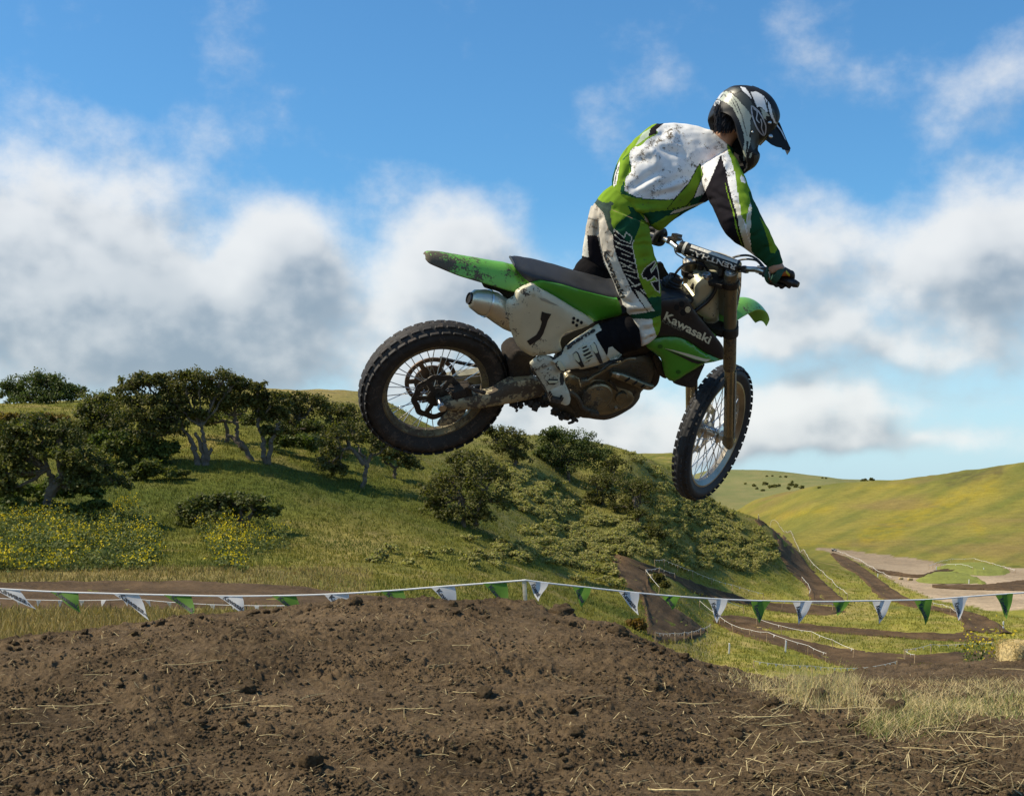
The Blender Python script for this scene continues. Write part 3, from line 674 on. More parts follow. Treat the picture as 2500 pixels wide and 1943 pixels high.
def crown(lobes, size, dens, rg, hue=1.0):
    Cs, Ns, Ts = [], [], []
    for (c, r) in lobes:
        c = np.asarray(c); r = np.asarray(r)
        # sub-clumps on the lobe, then leaves round each sub-clump: gives the knobbly look of an oak
        m = max(9, int(dens * 21)); d = rg.normal(size=(m, 3)); d /= np.linalg.norm(d, axis=1)[:, None]; d[:, 2] = np.where(d[:, 2] < -.55, -d[:, 2], d[:, 2])
        sc = c + d * r * rg.uniform(.35, 1.05, (m, 1)); sr = r.mean() * rg.uniform(.26, .48, m)
        tone = rg.uniform(.75, 1.25, m)
        k = int(dens * 46); idx = rg.integers(0, m, m * k)
        e = rg.normal(size=(m * k, 3)); e /= np.linalg.norm(e, axis=1)[:, None]
        p = sc[idx] + e * sr[idx][:, None] * rg.uniform(.3, 1.0, (m * k, 1)) * np.array([1.15, 1.15, .85])
        Cs.append(p); nn = e * .6 + np.array([0, 0, .55]) + rg.normal(size=e.shape) * .55; Ns.append(nn / np.linalg.norm(nn, axis=1)[:, None])
        t = tone[idx] * rg.uniform(.75, 1.25, m * k); Ts.append(t)
    C = np.concatenate(Cs); N_ = np.concatenate(Ns); T = np.concatenate(Ts)
    V, Q = quads(C, N_, size * rg.uniform(.6, 1.3, len(C)), rg)
    g = np.stack([T * (1 + .25 * (hue - 1)), T, T * .9], 1) * np.array([hue, 1, 1])
    return V, Q, np.repeat(g, 4, 0)
def limb(mb, pts, r0, r1, rg, wob=.12, n=7):
    P = crom(pts, 5); k = len(P); P[1:-1] += rg.normal(size=(k - 2, 3)) * wob * np.array([1, 1, .5])
    mb.tube(P, np.linspace(r0, r1, k), n)
def tree(label, base, lobes, trunks, cat='tree', name='oak_tree', Y=None, hue=1.0, dens=1.0, group='oaks on the hillside', seed=0, leaf=.105, tr=.22, dy=0):
    rg = np.random.default_rng(1000 + seed)
    if Y is None: B0 = hit(*base)[0]
    else: B0 = Wp(base[0], base[1], Y)
    Y = B0[1]; s = Y / F
    root = empty(name, tuple(B0), label, cat, group)
    L3 = []
    for (px, py, rx, ry) in lobes:
        p = Wp(px, py, Y) - B0; rx *= 1.2; ry *= 1.18; rr = rx * s; p[1] += dy + rg.uniform(-.55, .55) * rr
        L3.append((p, (rr, rr * .95, ry * s)))
    V, Q, c = crown(L3, leaf, dens, rg, hue)
    fast_mesh('crown', V, Q, M_LEAF, c, root)
    mb = MB(); ends = []
    for tp in trunks:
        P = [Wp(px, py, Y) - B0 for px, py in tp]; P[0][2] -= .3
        limb(mb, P, tr, tr * .5, rg, .06, 9); ends.append((P[-1], P[len(P) // 2]))
    for (c, r) in L3:
        e, mid = min(ends, key=lambda q: np.linalg.norm(q[0] - c))
        limb(mb, [e, e * .45 + c * .55 + np.array([0, 0, -.25 * r[2]]), c], tr * .45, .05, rg, .08)
        for q in range(4):
            d = rg.normal(size=3); d[2] = abs(d[2]) * .7; d /= np.linalg.norm(d)
            limb(mb, [e * .3 + c * .7, c * .8 + (c + d * r) * .2, c + d * np.array(r) * .85], .06, .018, rg, .06, 5)
    mb.obj('trunk', M_BARK, root)
    return root
def z4(k, L):
    ox, oy, s = ZT[k]; return [(ox + s * a, oy + s * b, s * c, s * d) for a, b, c, d in L]
def zp(k, L): return [Z(k, t) for t in L]
TREES = [
 ('dense dark oak standing alone on the ridge at the far left edge', 'L', (180, 390), [(60, 250, 65, 55), (180, 230, 110, 75), (290, 200, 90, 50), (350, 280, 100, 70), (430, 270, 70, 55), (250, 320, 120, 60), (130, 300, 70, 40)], [[(180, 395), (190, 350), (230, 300)]], dict(dens=1.5, hue=.8, Y=138)),
 ('low spreading oak at the left end of the big ridge grove', 'L', (600, 560), [(560, 450, 110, 80), (690, 560, 120, 80), (560, 560, 80, 60), (560, 330, 110, 70), (640, 400, 120, 80), (520, 390, 60, 50), (620, 490, 120, 60), (700, 470, 90, 60), (640, 320, 60, 40)], [[(620, 590), (610, 520), (600, 440)]], dict(hue=.95, dens=1.15)),
 ('broad domed oak crown rising left of centre in the ridge grove', 'L', (1150, 690), [(770, 230, 90, 50), (860, 200, 90, 45), (940, 195, 70, 40), (770, 320, 110, 70), (890, 320, 110, 70), (1000, 270, 100, 70), (950, 420, 120, 60), (820, 430, 110, 60), (1040, 400, 90, 60), (900, 510, 120, 65), (780, 530, 120, 70), (1000, 480, 100, 55)], [[(1190, 695), (1160, 620), (1145, 570), (1080, 470)], [(1170, 690), (1150, 610), (1120, 520)]], dict(dens=1.1)),
 ('tallest oak with twin pale trunks at the top of the grove', 'L', (1225, 692), [(1090, 200, 80, 50), (1190, 185, 100, 50), (1310, 200, 100, 55), (1390, 205, 45, 30), (1130, 290, 110, 65), (1260, 300, 110, 65), (1050, 340, 80, 50), (1170, 400, 70, 35)], [[(1228, 692), (1212, 600), (1205, 540), (1190, 460)], [(1210, 690), (1195, 600), (1160, 500)], [(1225, 640), (1245, 590)]], dict(dens=1.1)),
 ('leaning pale trunked oak in the right half of the grove', 'L', (1495, 668), [(1350, 290, 90, 60), (1430, 250, 80, 60), (1400, 340, 90, 55), (1310, 350, 70, 45), (1480, 330, 70, 50)], [[(1498, 672), (1450, 590), (1405, 530), (1400, 470), (1385, 400)], [(1440, 575), (1395, 540), (1340, 510)]], dict(dens=1.05)),
 ('oak with crooked double trunk right of the leaning one', 'L', (1575, 686), [(1530, 245, 50, 45), (1540, 320, 80, 60), (1620, 320, 80, 60), (1600, 500, 50, 35), (1560, 400, 60, 45), (1650, 400, 60, 45)], [[(1570, 690), (1558, 600), (1560, 530), (1530, 470), (1530, 420)], [(1592, 685), (1598, 600), (1615, 530), (1640, 470)]], dict(dens=1.05)),
 ('rounded oak filling the right shoulder of the grove', 'L', (1780, 560), [(1700, 330, 80, 60), (1760, 400, 90, 55), (1770, 310, 60, 45), (1860, 340, 80, 60), (1800, 470, 90, 50), (1710, 460, 70, 45)], [[(1790, 570), (1780, 500), (1770, 420)]], dict(dens=1.05)),
 ('last oak of the grove, partly behind the rear tyre', 'L', (2060, 600), [(1950, 400, 90, 65), (2040, 390, 80, 60), (1960, 480, 90, 55), (2100, 450, 80, 60), (2060, 520, 80, 40)], [[(2070, 610), (2060, 540), (2030, 450)]], dict(dens=1.05)),
 ('shaded oak half hidden behind the grove trunks', 'L', (1350, 560), [(1270, 400, 90, 42), (1400, 420, 90, 40), (1500, 430, 70, 40), (1180, 430, 80, 40)], [[(1350, 570), (1345, 500), (1330, 430)]], dict(dens=.9, hue=.9)),
 ('shaded oak behind the rounded right shoulder of the grove', 'L', (1700, 560), [(1640, 480, 80, 42), (1750, 510, 80, 40), (1860, 470, 80, 42), (1900, 540, 80, 36)], [[(1720, 570), (1715, 520), (1700, 470)]], dict(dens=.95, hue=.9)),
 ('oak with slim bare trunk standing below the rear tyre', 'M', (205, 462), [(60, 170, 80, 70), (-20, 330, 80, 60), (30, 270, 70, 50), (150, 140, 110, 70), (270, 170, 100, 70), (60, 360, 60, 35), (330, 230, 70, 50)], [[(207, 465), (222, 380), (228, 310), (190, 240)], [(226, 320), (262, 270)], [(215, 300), (150, 235), (90, 240)]], dict(dens=.95, tr=.2)),
 ('small forked oak in the shade below the rear tyre', 'M', (395, 408), [(330, 265, 70, 40), (440, 290, 80, 50), (500, 330, 60, 40), (400, 240, 80, 40)], [[(398, 410), (400, 365), (420, 330), (460, 300)], [(400, 365), (375, 330), (340, 310)]], dict(dens=.9, tr=.15)),
 ('wide oak thicket spilling down the middle of the hillside', 'M', (800, 690), [(850, 310, 110, 55), (740, 430, 120, 70), (870, 410, 150, 90), (980, 380, 90, 60), (800, 530, 180, 80), (650, 480, 100, 65), (960, 550, 110, 70), (760, 620, 120, 45), (620, 570, 70, 45), (900, 630, 90, 40), (780, 300, 60, 40)], [[(800, 700), (805, 610), (790, 520)], [(880, 660), (900, 560), (940, 470)]], dict(dens=1.0)),
 ('flat topped oak on the skyline right of the rear tyre', 'M', (1110, 335), [(1050, 140, 80, 40), (1010, 200, 80, 60), (1120, 200, 80, 60), (1140, 280, 60, 45), (1070, 260, 80, 50), (950, 130, 40, 30)], [[(1110, 345), (1112, 300), (1100, 230)]], dict(dens=1.05)),
 ('dense dark oak forming the highest crown on the spur skyline', 'M', (1430, 425), [(1310, 150, 50, 45), (1390, 170, 100, 65), (1490, 210, 100, 75), (1340, 260, 100, 75), (1480, 310, 110, 70), (1570, 270, 80, 65), (1400, 350, 80, 55), (1270, 270, 50, 50)], [[(1430, 430), (1425, 380), (1410, 300)]], dict(dens=1.4, hue=.82)),
 ('small oak on the skyline just right of the dark oak', 'M', (1690, 400), [(1640, 290, 70, 50), (1710, 330, 75, 50), (1650, 360, 60, 40)], [[(1685, 410), (1680, 360), (1670, 310)]], dict(dens=1.0)),
 ('bushy oak below the skyline on the spur', 'M', (1630, 565), [(1590, 440, 80, 65), (1690, 430, 100, 70), (1560, 530, 55, 40), (1630, 520, 70, 45)], [[(1630, 570), (1630, 520), (1620, 450)]], dict(dens=1.05)),
 ('pale green oak lowest on the spur', 'M', (1830, 665), [(1800, 470, 110, 70), (1860, 550, 100, 75), (1760, 580, 75, 55), (1880, 470, 60, 50), (1830, 630, 70, 35)], [[(1838, 668), (1845, 610), (1820, 520)]], dict(dens=1.05, hue=1.0)),
 ('little shrubby oak beside the brush on the spur', 'M', (1945, 790), [(1930, 720, 60, 35), (1970, 750, 50, 35), (1900, 750, 40, 25)], [[(1945, 795), (1940, 760), (1935, 730)]], dict(dens=1.0, tr=.12)),
 ('big shadowed oak in front at the lower left', 'L', (288, 1005), [(90, 500, 100, 60), (230, 470, 130, 70), (350, 520, 110, 65), (50, 610, 100, 65), (200, 630, 150, 70), (330, 600, 120, 60), (120, 560, 110, 60), (440, 640, 130, 65), (450, 740, 110, 50), (560, 700, 110, 60), (650, 790, 110, 45), (110, 740, 120, 55), (520, 810, 130, 45), (40, 840, 90, 70), (-40, 520, 80, 70), (-40, 720, 80, 90)], [[(288, 1010), (285, 930), (292, 850), (310, 790), (285, 720)], [(300, 840), (350, 800), (400, 820), (455, 770)], [(312, 790), (370, 750), (350, 700)]], dict(dens=1.1, hue=.95, tr=.3)),
 ('low wind-bent oak with leaning trunk on the open slope', 'L', (1545, 1105), [(1110, 960, 70, 50), (1190, 930, 90, 50), (1260, 1000, 110, 50), (1370, 895, 100, 40), (1490, 920, 110, 45), (1600, 970, 65, 35), (1140, 1020, 80, 40), (1290, 910, 80, 40), (1400, 970, 80, 30)], [[(1548, 1108), (1490, 1070), (1440, 1040), (1400, 1000), (1330, 970)], [(1500, 1075), (1470, 1020), (1510, 960)], [(1440, 1040), (1430, 990), (1400, 940)]], dict(dens=1.0, hue=.9, tr=.2)),
]
for i, (lab, zk, base, lobes, trunks, kw) in enumerate(TREES):
    tree(lab, Z(zk, [base])[0], z4(zk, lobes), zp(zk, trunks), seed=i, **kw)
# shrubs under the grove
SHR = [
 ('dark viney shrub heap left of the grove trunks', 'L', (700, 720), [(680, 600, 110, 60), (800, 640, 110, 70), (740, 690, 110, 45)], .95),
 ('thick dark brush filling the hollow left of the grove', 'L', (780, 700), [(620, 560, 110, 80), (760, 560, 130, 70), (880, 590, 120, 70), (980, 600, 90, 55), (900, 660, 110, 50)], .85),
 ('dark brush behind the trunk of the big front oak', 'L', (330, 940), [(100, 860, 150, 60), (300, 870, 160, 55), (480, 850, 130, 45), (0, 900, 110, 70), (400, 780, 140, 50)], .8),
 ('dark brush in the shade right of the grove trunks', 'L', (1720, 640), [(1660, 560, 90, 45), (1800, 560, 110, 45), (1920, 580, 90, 40)], .85),
 ('low dark shrub in front of the grove trunks', 'L', (900, 790), [(860, 720, 110, 50), (980, 740, 100, 35), (820, 760, 70, 30), (1060, 745, 60, 22)], .95),
 ('bright bush below the lone ridge oak', 'L', (300, 470), [(180, 420, 140, 30), (320, 430, 110, 35), (60, 420, 90, 30)], 1.35),
 ('green shrub between the lone oak and the grove', 'L', (500, 560), [(480, 490, 70, 50), (540, 530, 60, 45), (420, 480, 50, 40)], 1.0),
 ('dark scrub at the left frame edge under the big oak', 'L', (120, 1010), [(60, 950, 110, 50), (200, 970, 100, 35), (400, 960, 110, 35), (560, 930, 80, 25)], .85),
 ('small round bush on the lower spur beside the track', 'M', (1930, 1040), [(1960, 1010, 50, 28), (2000, 1040, 40, 25)], 1.1),
 ('grassy bush on the bank at the bend of the track', 'M', (1840, 1310), [(1830, 1270, 50, 30), (1800, 1280, 45, 25), (1865, 1290, 25, 22)], 1.5),
]
for i, (lab, zk, base, lobes, hue) in enumerate(SHR):
    rg = np.random.default_rng(500 + i); B0 = hit(*Z(zk, [base])[0])[0]; s = B0[1] / F
    L3 = [(Wp(px, py, B0[1]) - B0 + np.array([0, rg.uniform(0, .6), 0]), (rx * s, rx * s * .6, ry * s)) for px, py, rx, ry in z4(zk, lobes)]
    V, Q, c = crown(L3, .13, 1.1, rg, hue)
    o = fast_mesh('shrub', V, Q, M_LEAF, c * np.array([1.1, 1.15, 1.0])); o.location = tuple(B0); tag(o, lab, 'shrub', 'shrubs on the hillside')

# ---- sage scrub on the spur
M_SAGE = mat_leaf('sage_leaves', (.34, .31, .135), trans=.42, rough=.8)
def bush_mesh(seed):
    rg = np.random.default_rng(seed); L3 = [((rg.uniform(-.35, .35), rg.uniform(-.35, .35), .38 + rg.uniform(-.1, .12)), (rg.uniform(.45, .62),) * 2 + (rg.uniform(.32, .45),)) for k in range(3)]
    V, Q, c = crown(L3, .11, .36, rg); c = c * rg.uniform(.85, 1.15)
    return V, Q, c
BV = [bush_mesh(70 + i) for i in range(7)]
poly_spur = Z('M', [(1010, 330), (1080, 350), (1250, 390), (1400, 450), (1500, 560), (1600, 640), (1750, 680), (1900, 700), (1960, 560), (1960, 420), (1700, 230), (2050, 380), (2300, 560), (2440, 650), (2520, 700)]) + Z('R', [(560, 420), (640, 500), (720, 590), (760, 650), (650, 660), (560, 740), (400, 690), (200, 720), (60, 690)]) + Z('M', [(2050, 930), (1900, 880), (1700, 840), (1640, 870), (1600, 960), (1400, 930), (1250, 890), (1000, 940), (950, 880), (960, 800), (1150, 820), (1150, 700), (1250, 800), (1350, 760), (1180, 620), (1000, 540)])
rg = np.random.default_rng(42); pts = []
bb = np.array(poly_spur); tries = rg.uniform(bb.min(0), bb.max(0), (14000, 2)); tries = tries[inpoly(tries, poly_spur)]
dn = fbm(tries[:, 0] / 45, tries[:, 1] / 30, 3, 88); tries = tries[dn > -.16 + .25 * rg.random(len(tries))][:2300]
ext = np.array(Z('M', [(280, 905), (310, 890), (470, 925), (380, 850), (840, 780), (820, 900), (860, 930), (1000, 780), (1040, 820), (1220, 720), (1000, 930), (1480, 1025), (1230, 760), (580, 870), (700, 850), (890, 870), (1300, 910), (1100, 880), (1760, 660), (1660, 970), (1640, 1020), (1690, 1050), (1600, 980), (1560, 930), (1655, 862), (1690, 848), (1735, 858), (1648, 900), (1668, 935), (1780, 868), (1690, 985), (1715, 1045)]))
P2 = np.concatenate([ext, tries]); H = hit(P2[:, 0], P2[:, 1]); ok = H[:, 1] < 232; H = H[ok]
S = np.r_[np.full(min(32, len(H)), .95), rg.uniform(.36, .92, max(0, len(H) - 32))] * (.60 + H[:, 1] / 420)
app = S / H[:, 1]; order = np.argsort(-app); top = set(order[:280].tolist())
meshes = []
for i, (V, Q, c) in enumerate(BV):
    o = fast_mesh('sage_bush', V, Q, M_SAGE, c); meshes.append(o.data); bpy.data.objects.remove(o)
V2, Q2, C2 = [], [], []; n = 0
for i in range(len(H)):
    a = rg.uniform(0, 6.28); k = i % 7
    if i in top:
        o = link('sage_bush', meshes[k]); o.location = (H[i, 0], H[i, 1], H[i, 2] - .05); o.rotation_euler = (0, 0, a); s = S[i]; o.scale = (s * rg.uniform(.85, 1.2), s, s * rg.uniform(.75, 1.1))
        tag(o, 'grey green sage bush growing on the open hillside', 'bush', 'sage bushes on the spur')
    else:
        V, Q, c = BV[k]; kk = rg.permutation(len(Q))[:len(Q) // 2]; cs, sn = math.cos(a), math.sin(a)
        Vq = V.reshape(-1, 4, 3)[kk].reshape(-1, 3) * S[i] * 1.04; Vq = np.stack([Vq[:, 0] * cs - Vq[:, 1] * sn, Vq[:, 0] * sn + Vq[:, 1] * cs, Vq[:, 2]], 1) + H[i]
        V2.append(Vq); Q2.append(np.arange(len(Vq)).reshape(-1, 4) + n); n += len(Vq); C2.append(np.repeat(c.reshape(-1, 4, 3)[kk], 1, 0).reshape(-1, 3))
tag(fast_mesh('scrub', np.concatenate(V2), np.concatenate(Q2), M_SAGE, np.concatenate(C2)), 'grey green sage scrub covering the spur', kind='stuff')

# ---- grass blades, herbs and mustard on the near hillside
M_BLADE = mat_leaf('grass_blades', (1, 1, 1), trans=.3, rough=.7, tcol=(1.05, 1.05, .75, 1))
def blades(H, col, h, w, rg, per=4, spread=.18, lean=.35):
    n = len(H) * per; B0 = np.repeat(H, per, 0) + np.c_[rg.normal(size=(n, 2)) * spread, np.zeros(n)]
    a = rg.uniform(0, 6.28, n); d = np.stack([np.cos(a), np.sin(a), np.zeros(n)], 1); hh = np.repeat(h, per) * rg.uniform(.6, 1.2, n)
    tip = B0 + np.c_[rg.normal(size=(n, 2)) * lean * hh[:, None], hh]; ww = (np.repeat(w, per) if np.ndim(w) else w) * d.T
    V = np.stack([B0 - ww.T, B0 + ww.T, tip], 1).reshape(-1, 3)
    c = np.repeat(col, per, 0) * rg.uniform(.75, 1.3, (n, 1)); return V, np.arange(3 * n).reshape(n, 3), np.repeat(c, 3, 0)
rg = np.random.default_rng(9)
pg = rg.uniform([-40, 985], [2540, 1640], (78000, 2)); H = hit(pg[:, 0], pg[:, 1])
okm = (H[:, 1] < 200) & (np.abs(proj(H)[:, 1] - pg[:, 1]) < 14)
trk = [Z('R', [(588, 412), (640, 480), (700, 560), (745, 640), (800, 720), (870, 780), (905, 825), (915, 905), (1150, 915), (1060, 830), (980, 760), (900, 670), (840, 590), (770, 510), (700, 465)]), Z('R', [(1035, 612), (1200, 740), (1330, 870), (1440, 905), (1700, 960), (1800, 1000), (1830, 1070), (2110, 1085), (2000, 1005), (1850, 955), (1520, 880), (1300, 740)]), Z('R', [(370, 985), (620, 1000), (900, 1030), (1400, 1075), (1850, 1068), (2030, 1125), (1700, 1126), (1300, 1100), (900, 1068), (560, 1040)]), Z('R', [(360, 990), (600, 1050), (850, 1120), (1200, 1182), (1500, 1212), (2060, 1180), (2060, 1260), (1500, 1275), (1300, 1297), (1020, 1255), (750, 1162), (450, 1072)]), Z('R', [(935, 578), (1600, 650), (2300, 700), (2600, 1060), (2050, 970), (1650, 880), (1310, 715)]), Z('M', [(1700, 862), (1920, 932), (2070, 985), (2060, 1012), (1880, 962)]), Z('R', [(0, 705), (250, 790), (560, 885), (900, 915), (1070, 930), (1120, 955), (800, 962), (500, 905), (230, 845), (0, 740)]), Z('M', [(1668, 868), (1715, 858), (1890, 965), (1905, 1040), (2080, 1190), (2270, 1345), (1935, 1375), (1890, 1310), (1880, 1200), (1840, 1100), (1745, 1030)]), [(-260, 1420), (500, 1428), (800, 1450), (1010, 1474), (1010, 1493), (-260, 1486)]]
for t in trk: okm &= ~inpoly(pg, t)
H = H[okm]; base = np.array([LUSH * 1.3, YEL * 1.05, DRY * 1.0])
k = np.clip(.70 + 1.1 * fbm(H[:, 0] / 9, H[:, 1] / 9, 3, 31), 0, 1)
lush = np.zeros(len(H)); pp = proj(H)
for (cx, cy, rx, ry, w) in [(420, 1215, 330, 75, .9), (900, 1200, 170, 80, .85), (1080, 1270, 160, 60, .8), (200, 1240, 220, 90, .8), (700, 1180, 300, 60, .7)]: lush = np.maximum(lush, .75 * w * np.exp(-(((pp[:, 0] - cx) / rx) ** 2 + ((pp[:, 1] - cy) / ry) ** 2)))
cg = base[0] * (1 - k)[:, None] + base[1] * k[:, None]; cg = cg * (1 - lush)[:, None] + base[0] * lush[:, None]
dry = ((pp[:, 1] > 1385) & (pp[:, 0] < 900)) | (pp[:, 1] > 1500) & (pp[:, 0] < 700); dry = dry * (.4 + .6 * rg.random(len(H))); cg = cg * (1 - dry)[:, None] + base[2] * dry[:, None]
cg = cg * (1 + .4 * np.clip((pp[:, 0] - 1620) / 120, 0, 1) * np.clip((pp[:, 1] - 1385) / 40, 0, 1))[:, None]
V, T, C = blades(H, cg, .10 + .22 * rg.random(len(H)) ** 1.5, .016 + H[:, 1] * .00016, rg)
tag(fast_mesh('grass', V, T, M_BLADE, C, nside=3), 'long green and yellow grass on the hillside', kind='stuff')
# mustard and leafy herbs at the foot of the slope
hp = Z('L', [(-60, 1050), (150, 1020), (420, 1030), (640, 1000), (800, 1010), (950, 1090), (940, 1250), (860, 1320), (300, 1320), (-60, 1330)]); hp2 = Z('L', [(1160, 1085), (1500, 1080), (1700, 1110), (1690, 1200), (1450, 1240), (1440, 1330), (1280, 1310), (1250, 1200)])
pm = np.concatenate([rg.uniform([-25, 1265], [395, 1398], (2600, 2)), rg.uniform([478, 1292], [702, 1400], (900, 2))]); pm = pm[inpoly(pm, hp) | inpoly(pm, hp2)]
H = hit(pm[:, 0], pm[:, 1]); n = len(H); hs = rg.uniform(.45, 1.35, n); hs *= np.clip(.75 + 1.3 * fbm(H[:, 0] / 1.6, H[:, 1] / 1.6, 2, 15), .3, 1.5); hs[(pm[:, 1] > 1370)] *= .5
Cc, Nn, Tt, Ss = [], [], [], []
for rep in range(11):
    f = rg.random(n) ** .8; p = H + np.c_[rg.normal(size=(n, 2)) * .20 * (1.1 - .5 * f)[:, None], f * hs]
    e = rg.normal(size=(n, 3)); e[:, 2] += .5; e /= np.linalg.norm(e, axis=1)[:, None]; Cc.append(p); Nn.append(e); Ss.append(rg.uniform(.05, .11, n))
    Tt.append(np.array([.105, .130, .040]) * rg.uniform(.6, 1.4, (n, 1)) * np.array([1, 1, 1]) + f[:, None] * np.array([.03, .025, 0]))
fl = rg.random(n) < np.clip(.1 + 2.0 * fbm(H[:, 0] / 2.6, H[:, 1] / 2.6, 2, 5) + .35 * (pm[:, 0] > 450), 0.02, .95)
for rep in range(9):
    m = fl; p = H[m] + np.c_[rg.normal(size=(m.sum(), 2)) * .22, hs[m] * rg.uniform(.75, 1.18, m.sum())]
    e = rg.normal(size=(m.sum(), 3)); e /= np.linalg.norm(e, axis=1)[:, None]; Cc.append(p); Nn.append(e); Ss.append(rg.uniform(.035, .065, m.sum())); Tt.append(np.array([.72, .56, .02]) * rg.uniform(.7, 1.15, (m.sum(), 1)))
V, Q = quads(np.concatenate(Cc), np.concatenate(Nn), np.concatenate(Ss), rg)
tag(fast_mesh('wildflowers', V, Q, M_BLADE, np.repeat(np.concatenate(Tt), 4, 0)), 'leafy herbs and yellow mustard at the foot of the slope', kind='stuff')
# small far trees on the distant hills
far = [(1868, 1182, 9), (1880, 1190, 8), (1842, 1186, 7), (1890, 1188, 9), (1901, 1186, 7), (1820, 1181, 5), (1872, 1162, 4), (1886, 1161, 4), (1905, 1163, 4), (1919, 1164, 5), (1931, 1185, 9), (1945, 1188, 10), (1957, 1191, 9), (1925, 1194, 8), (1936, 1176, 5), (2000, 1190, 5), (2008, 1166, 4), (2017, 1167, 4), (2107, 1173, 6), (2113, 1172, 7), (2126, 1171, 8), (2132, 1173, 6), (1850, 1193, 6), (1862, 1197, 6)]
rgf = np.random.default_rng(77); fm = []
for i in range(4):
    V, Q, c = crown([((rgf.uniform(-.3, .3), rgf.uniform(-.3, .3), .55 + rgf.uniform(-.1, .2)), (.62, .62, .5)) for k in range(3)], .16, .5, rgf); o = fast_mesh('distant_tree', V, Q, M_LEAF, c * 1.35); fm.append(o.data); bpy.data.objects.remove(o)
for i, (px, py, s) in enumerate(far):
    Y = 560 if 2090 < px < 2140 else (1650 if py > 1178 else 2250)
    p = Wp(px, py + 2, Y) if Y == 560 else hit(px, py + 2)[0]
    o = link('distant_tree', fm[i % 4]); r = s * p[1] / F; o.location = tuple(p - np.array([0, 0, .15 * r])); o.scale = (r * 1.1, r, r * .95); o.rotation_euler = (0, 0, rgf.uniform(0, 6))
    tag(o, 'tiny dark tree far off on the hills' if Y != 560 else 'small dark tree on the crest of the right hill', 'tree', 'far trees on the hills')
# ================================================================ MOTOCROSS BIKE (x forward, y left, z up in its own frame)
from mathutils.bvhtree import BVHTree
def rotm(yaw, pitch, roll):
    cy, sy = math.cos(yaw), math.sin(yaw); cp, sp = math.cos(pitch), math.sin(pitch); cr, sr = math.cos(roll), math.sin(roll)
    return np.array([[cy, -sy, 0], [sy, cy, 0], [0, 0, 1]]) @ np.array([[cp, 0, -sp], [0, 1, 0], [sp, 0, cp]]) @ np.array([[1, 0, 0], [0, cr, -sr], [0, sr, cr]])
BR = rotm(.46395, -.14283, .66259); BT = np.array([-.31225, 6.19158, .45913 + EYE]); ST = .68077
_th = math.radians(26.9); S_AX = np.array([-math.sin(_th), 0, math.cos(_th)]); S_0 = np.array([1.594, 0, -.345])
def steer(P, a=ST):
    P = np.asarray(P, float) - S_0; c, s = math.cos(a), math.sin(a)
    return S_0 + P * c + np.cross(np.broadcast_to(S_AX, P.shape), P) * s + (P @ S_AX)[..., None] * S_AX * (1 - c)
def b2w(P): return np.asarray(P, float) @ BR.T + BT
def w2b(P): return (np.asarray(P, float) - BT) @ BR
def bray(px, py):
    d = np.array([(px - CX) / F, 1, (HY - py) / F]); return (np.array([0, 0, EYE]) - BT) @ BR, d @ BR
def B(pts, y=0.0, s=False):
    "photo pixels -> bike frame, on the lengthwise plane y = a + b*x + c*z (y may be a number or (a, b, c))"
    a, b, c = (y, 0, 0) if np.ndim(y) == 0 else y
    out = []
    for p in pts:
        o, d = bray(p[0], p[1])
        if s: o2 = steer(o, -ST); d = steer(d + S_0, -ST) - S_0; o = o2
        k = (a + b * o[0] + c * o[2] - o[1]) / (d[1] - b * d[0] - c * d[2]); out.append(o + k * d)
    return np.array(out)
bike = empty('motocross_bike', (0, 0, 0), 'green and black motocross bike in mid air, leaning, splashed with mud', 'motorbike', mw=Matrix.Translation(BT.tolist()) @ Matrix(BR.tolist()).to_4x4())

GREEN = (.065, .28, .020)
M_GRN = mat('green_plastic', GREEN, .32, var=.05, coat=.25)
M_GRNM_LIT = mat('green_plastic_muddy_sunlit', (.19, .50, .07), .35, var=.05, mud=.33, ms=20, mudc=(.10, .08, .055), tip=(.06, -.30))  # mud over a base green brightened to imitate sun on the rear fender
M_GRNF = mat('green_fender_splashed', (.20, .50, .07), .35, var=.05, mud=.30, ms=26, mudc=(.10, .08, .055))
M_WHT = mat('white_plastic_muddy', (.62, .57, .40), .36, var=.06, mud=.33, ms=26)
M_BLK = mat('black_plastic', (.016, .017, .020), .35, var=.3, mud=.12, ms=30)
M_SEAT = mat('seat_vinyl', (.035, .036, .038), .55, var=.25, mud=.18, ms=26, bump=.2, bs=260)
M_RUB = mat('tyre_rubber', (.022, .019, .017), .75, var=.4, vs=30, mud=.42, ms=20, mudc=(.06, .045, .035))
M_RUBF = mat('front_tyre_rubber', (.024, .024, .026), .7, var=.35, vs=30, mud=.12, ms=30)
M_ALU = mat('aluminium', (.72, .70, .66), .3, 1, var=.12, mud=.22, ms=30)
M_RIM = mat('polished_rim', (.42, .38, .31), .42, 1, var=.2, mud=.22, ms=30)
M_RIMD = mat('muddy_rim', (.20, .17, .10), .5, .6, var=.3, mud=.5, ms=24)
M_MUF = mat('muffler_skin', (.66, .62, .48), .34, .75, var=.06, mud=.30, ms=26)
M_CASE = mat('engine_casing', (.26, .235, .165), .36, .85, var=.3, mud=.42, ms=22, mudc=(.055, .043, .029))
M_CASEM = mat('engine_casing_caked', (.12, .108, .082), .5, .6, var=.3, mud=.48, ms=18, mudc=(.058, .047, .034))
M_SWING = mat('swingarm_caked', (.42, .38, .25), .5, .5, var=.2, mud=.52, ms=11)
M_MUDDY = mat('caked_mud', (.030, .022, .016), .95, var=.5, vs=25, mud=.5, ms=30, mudc=(.035, .026, .018))
M_FORK = mat('bronze_fork_tube', (.23, .195, .125), .4, .65, var=.15, mud=.42, ms=30)
M_FORKL = mat('fork_stanchion', (.42, .38, .26), .25, .9, var=.15, mud=.12, ms=40)
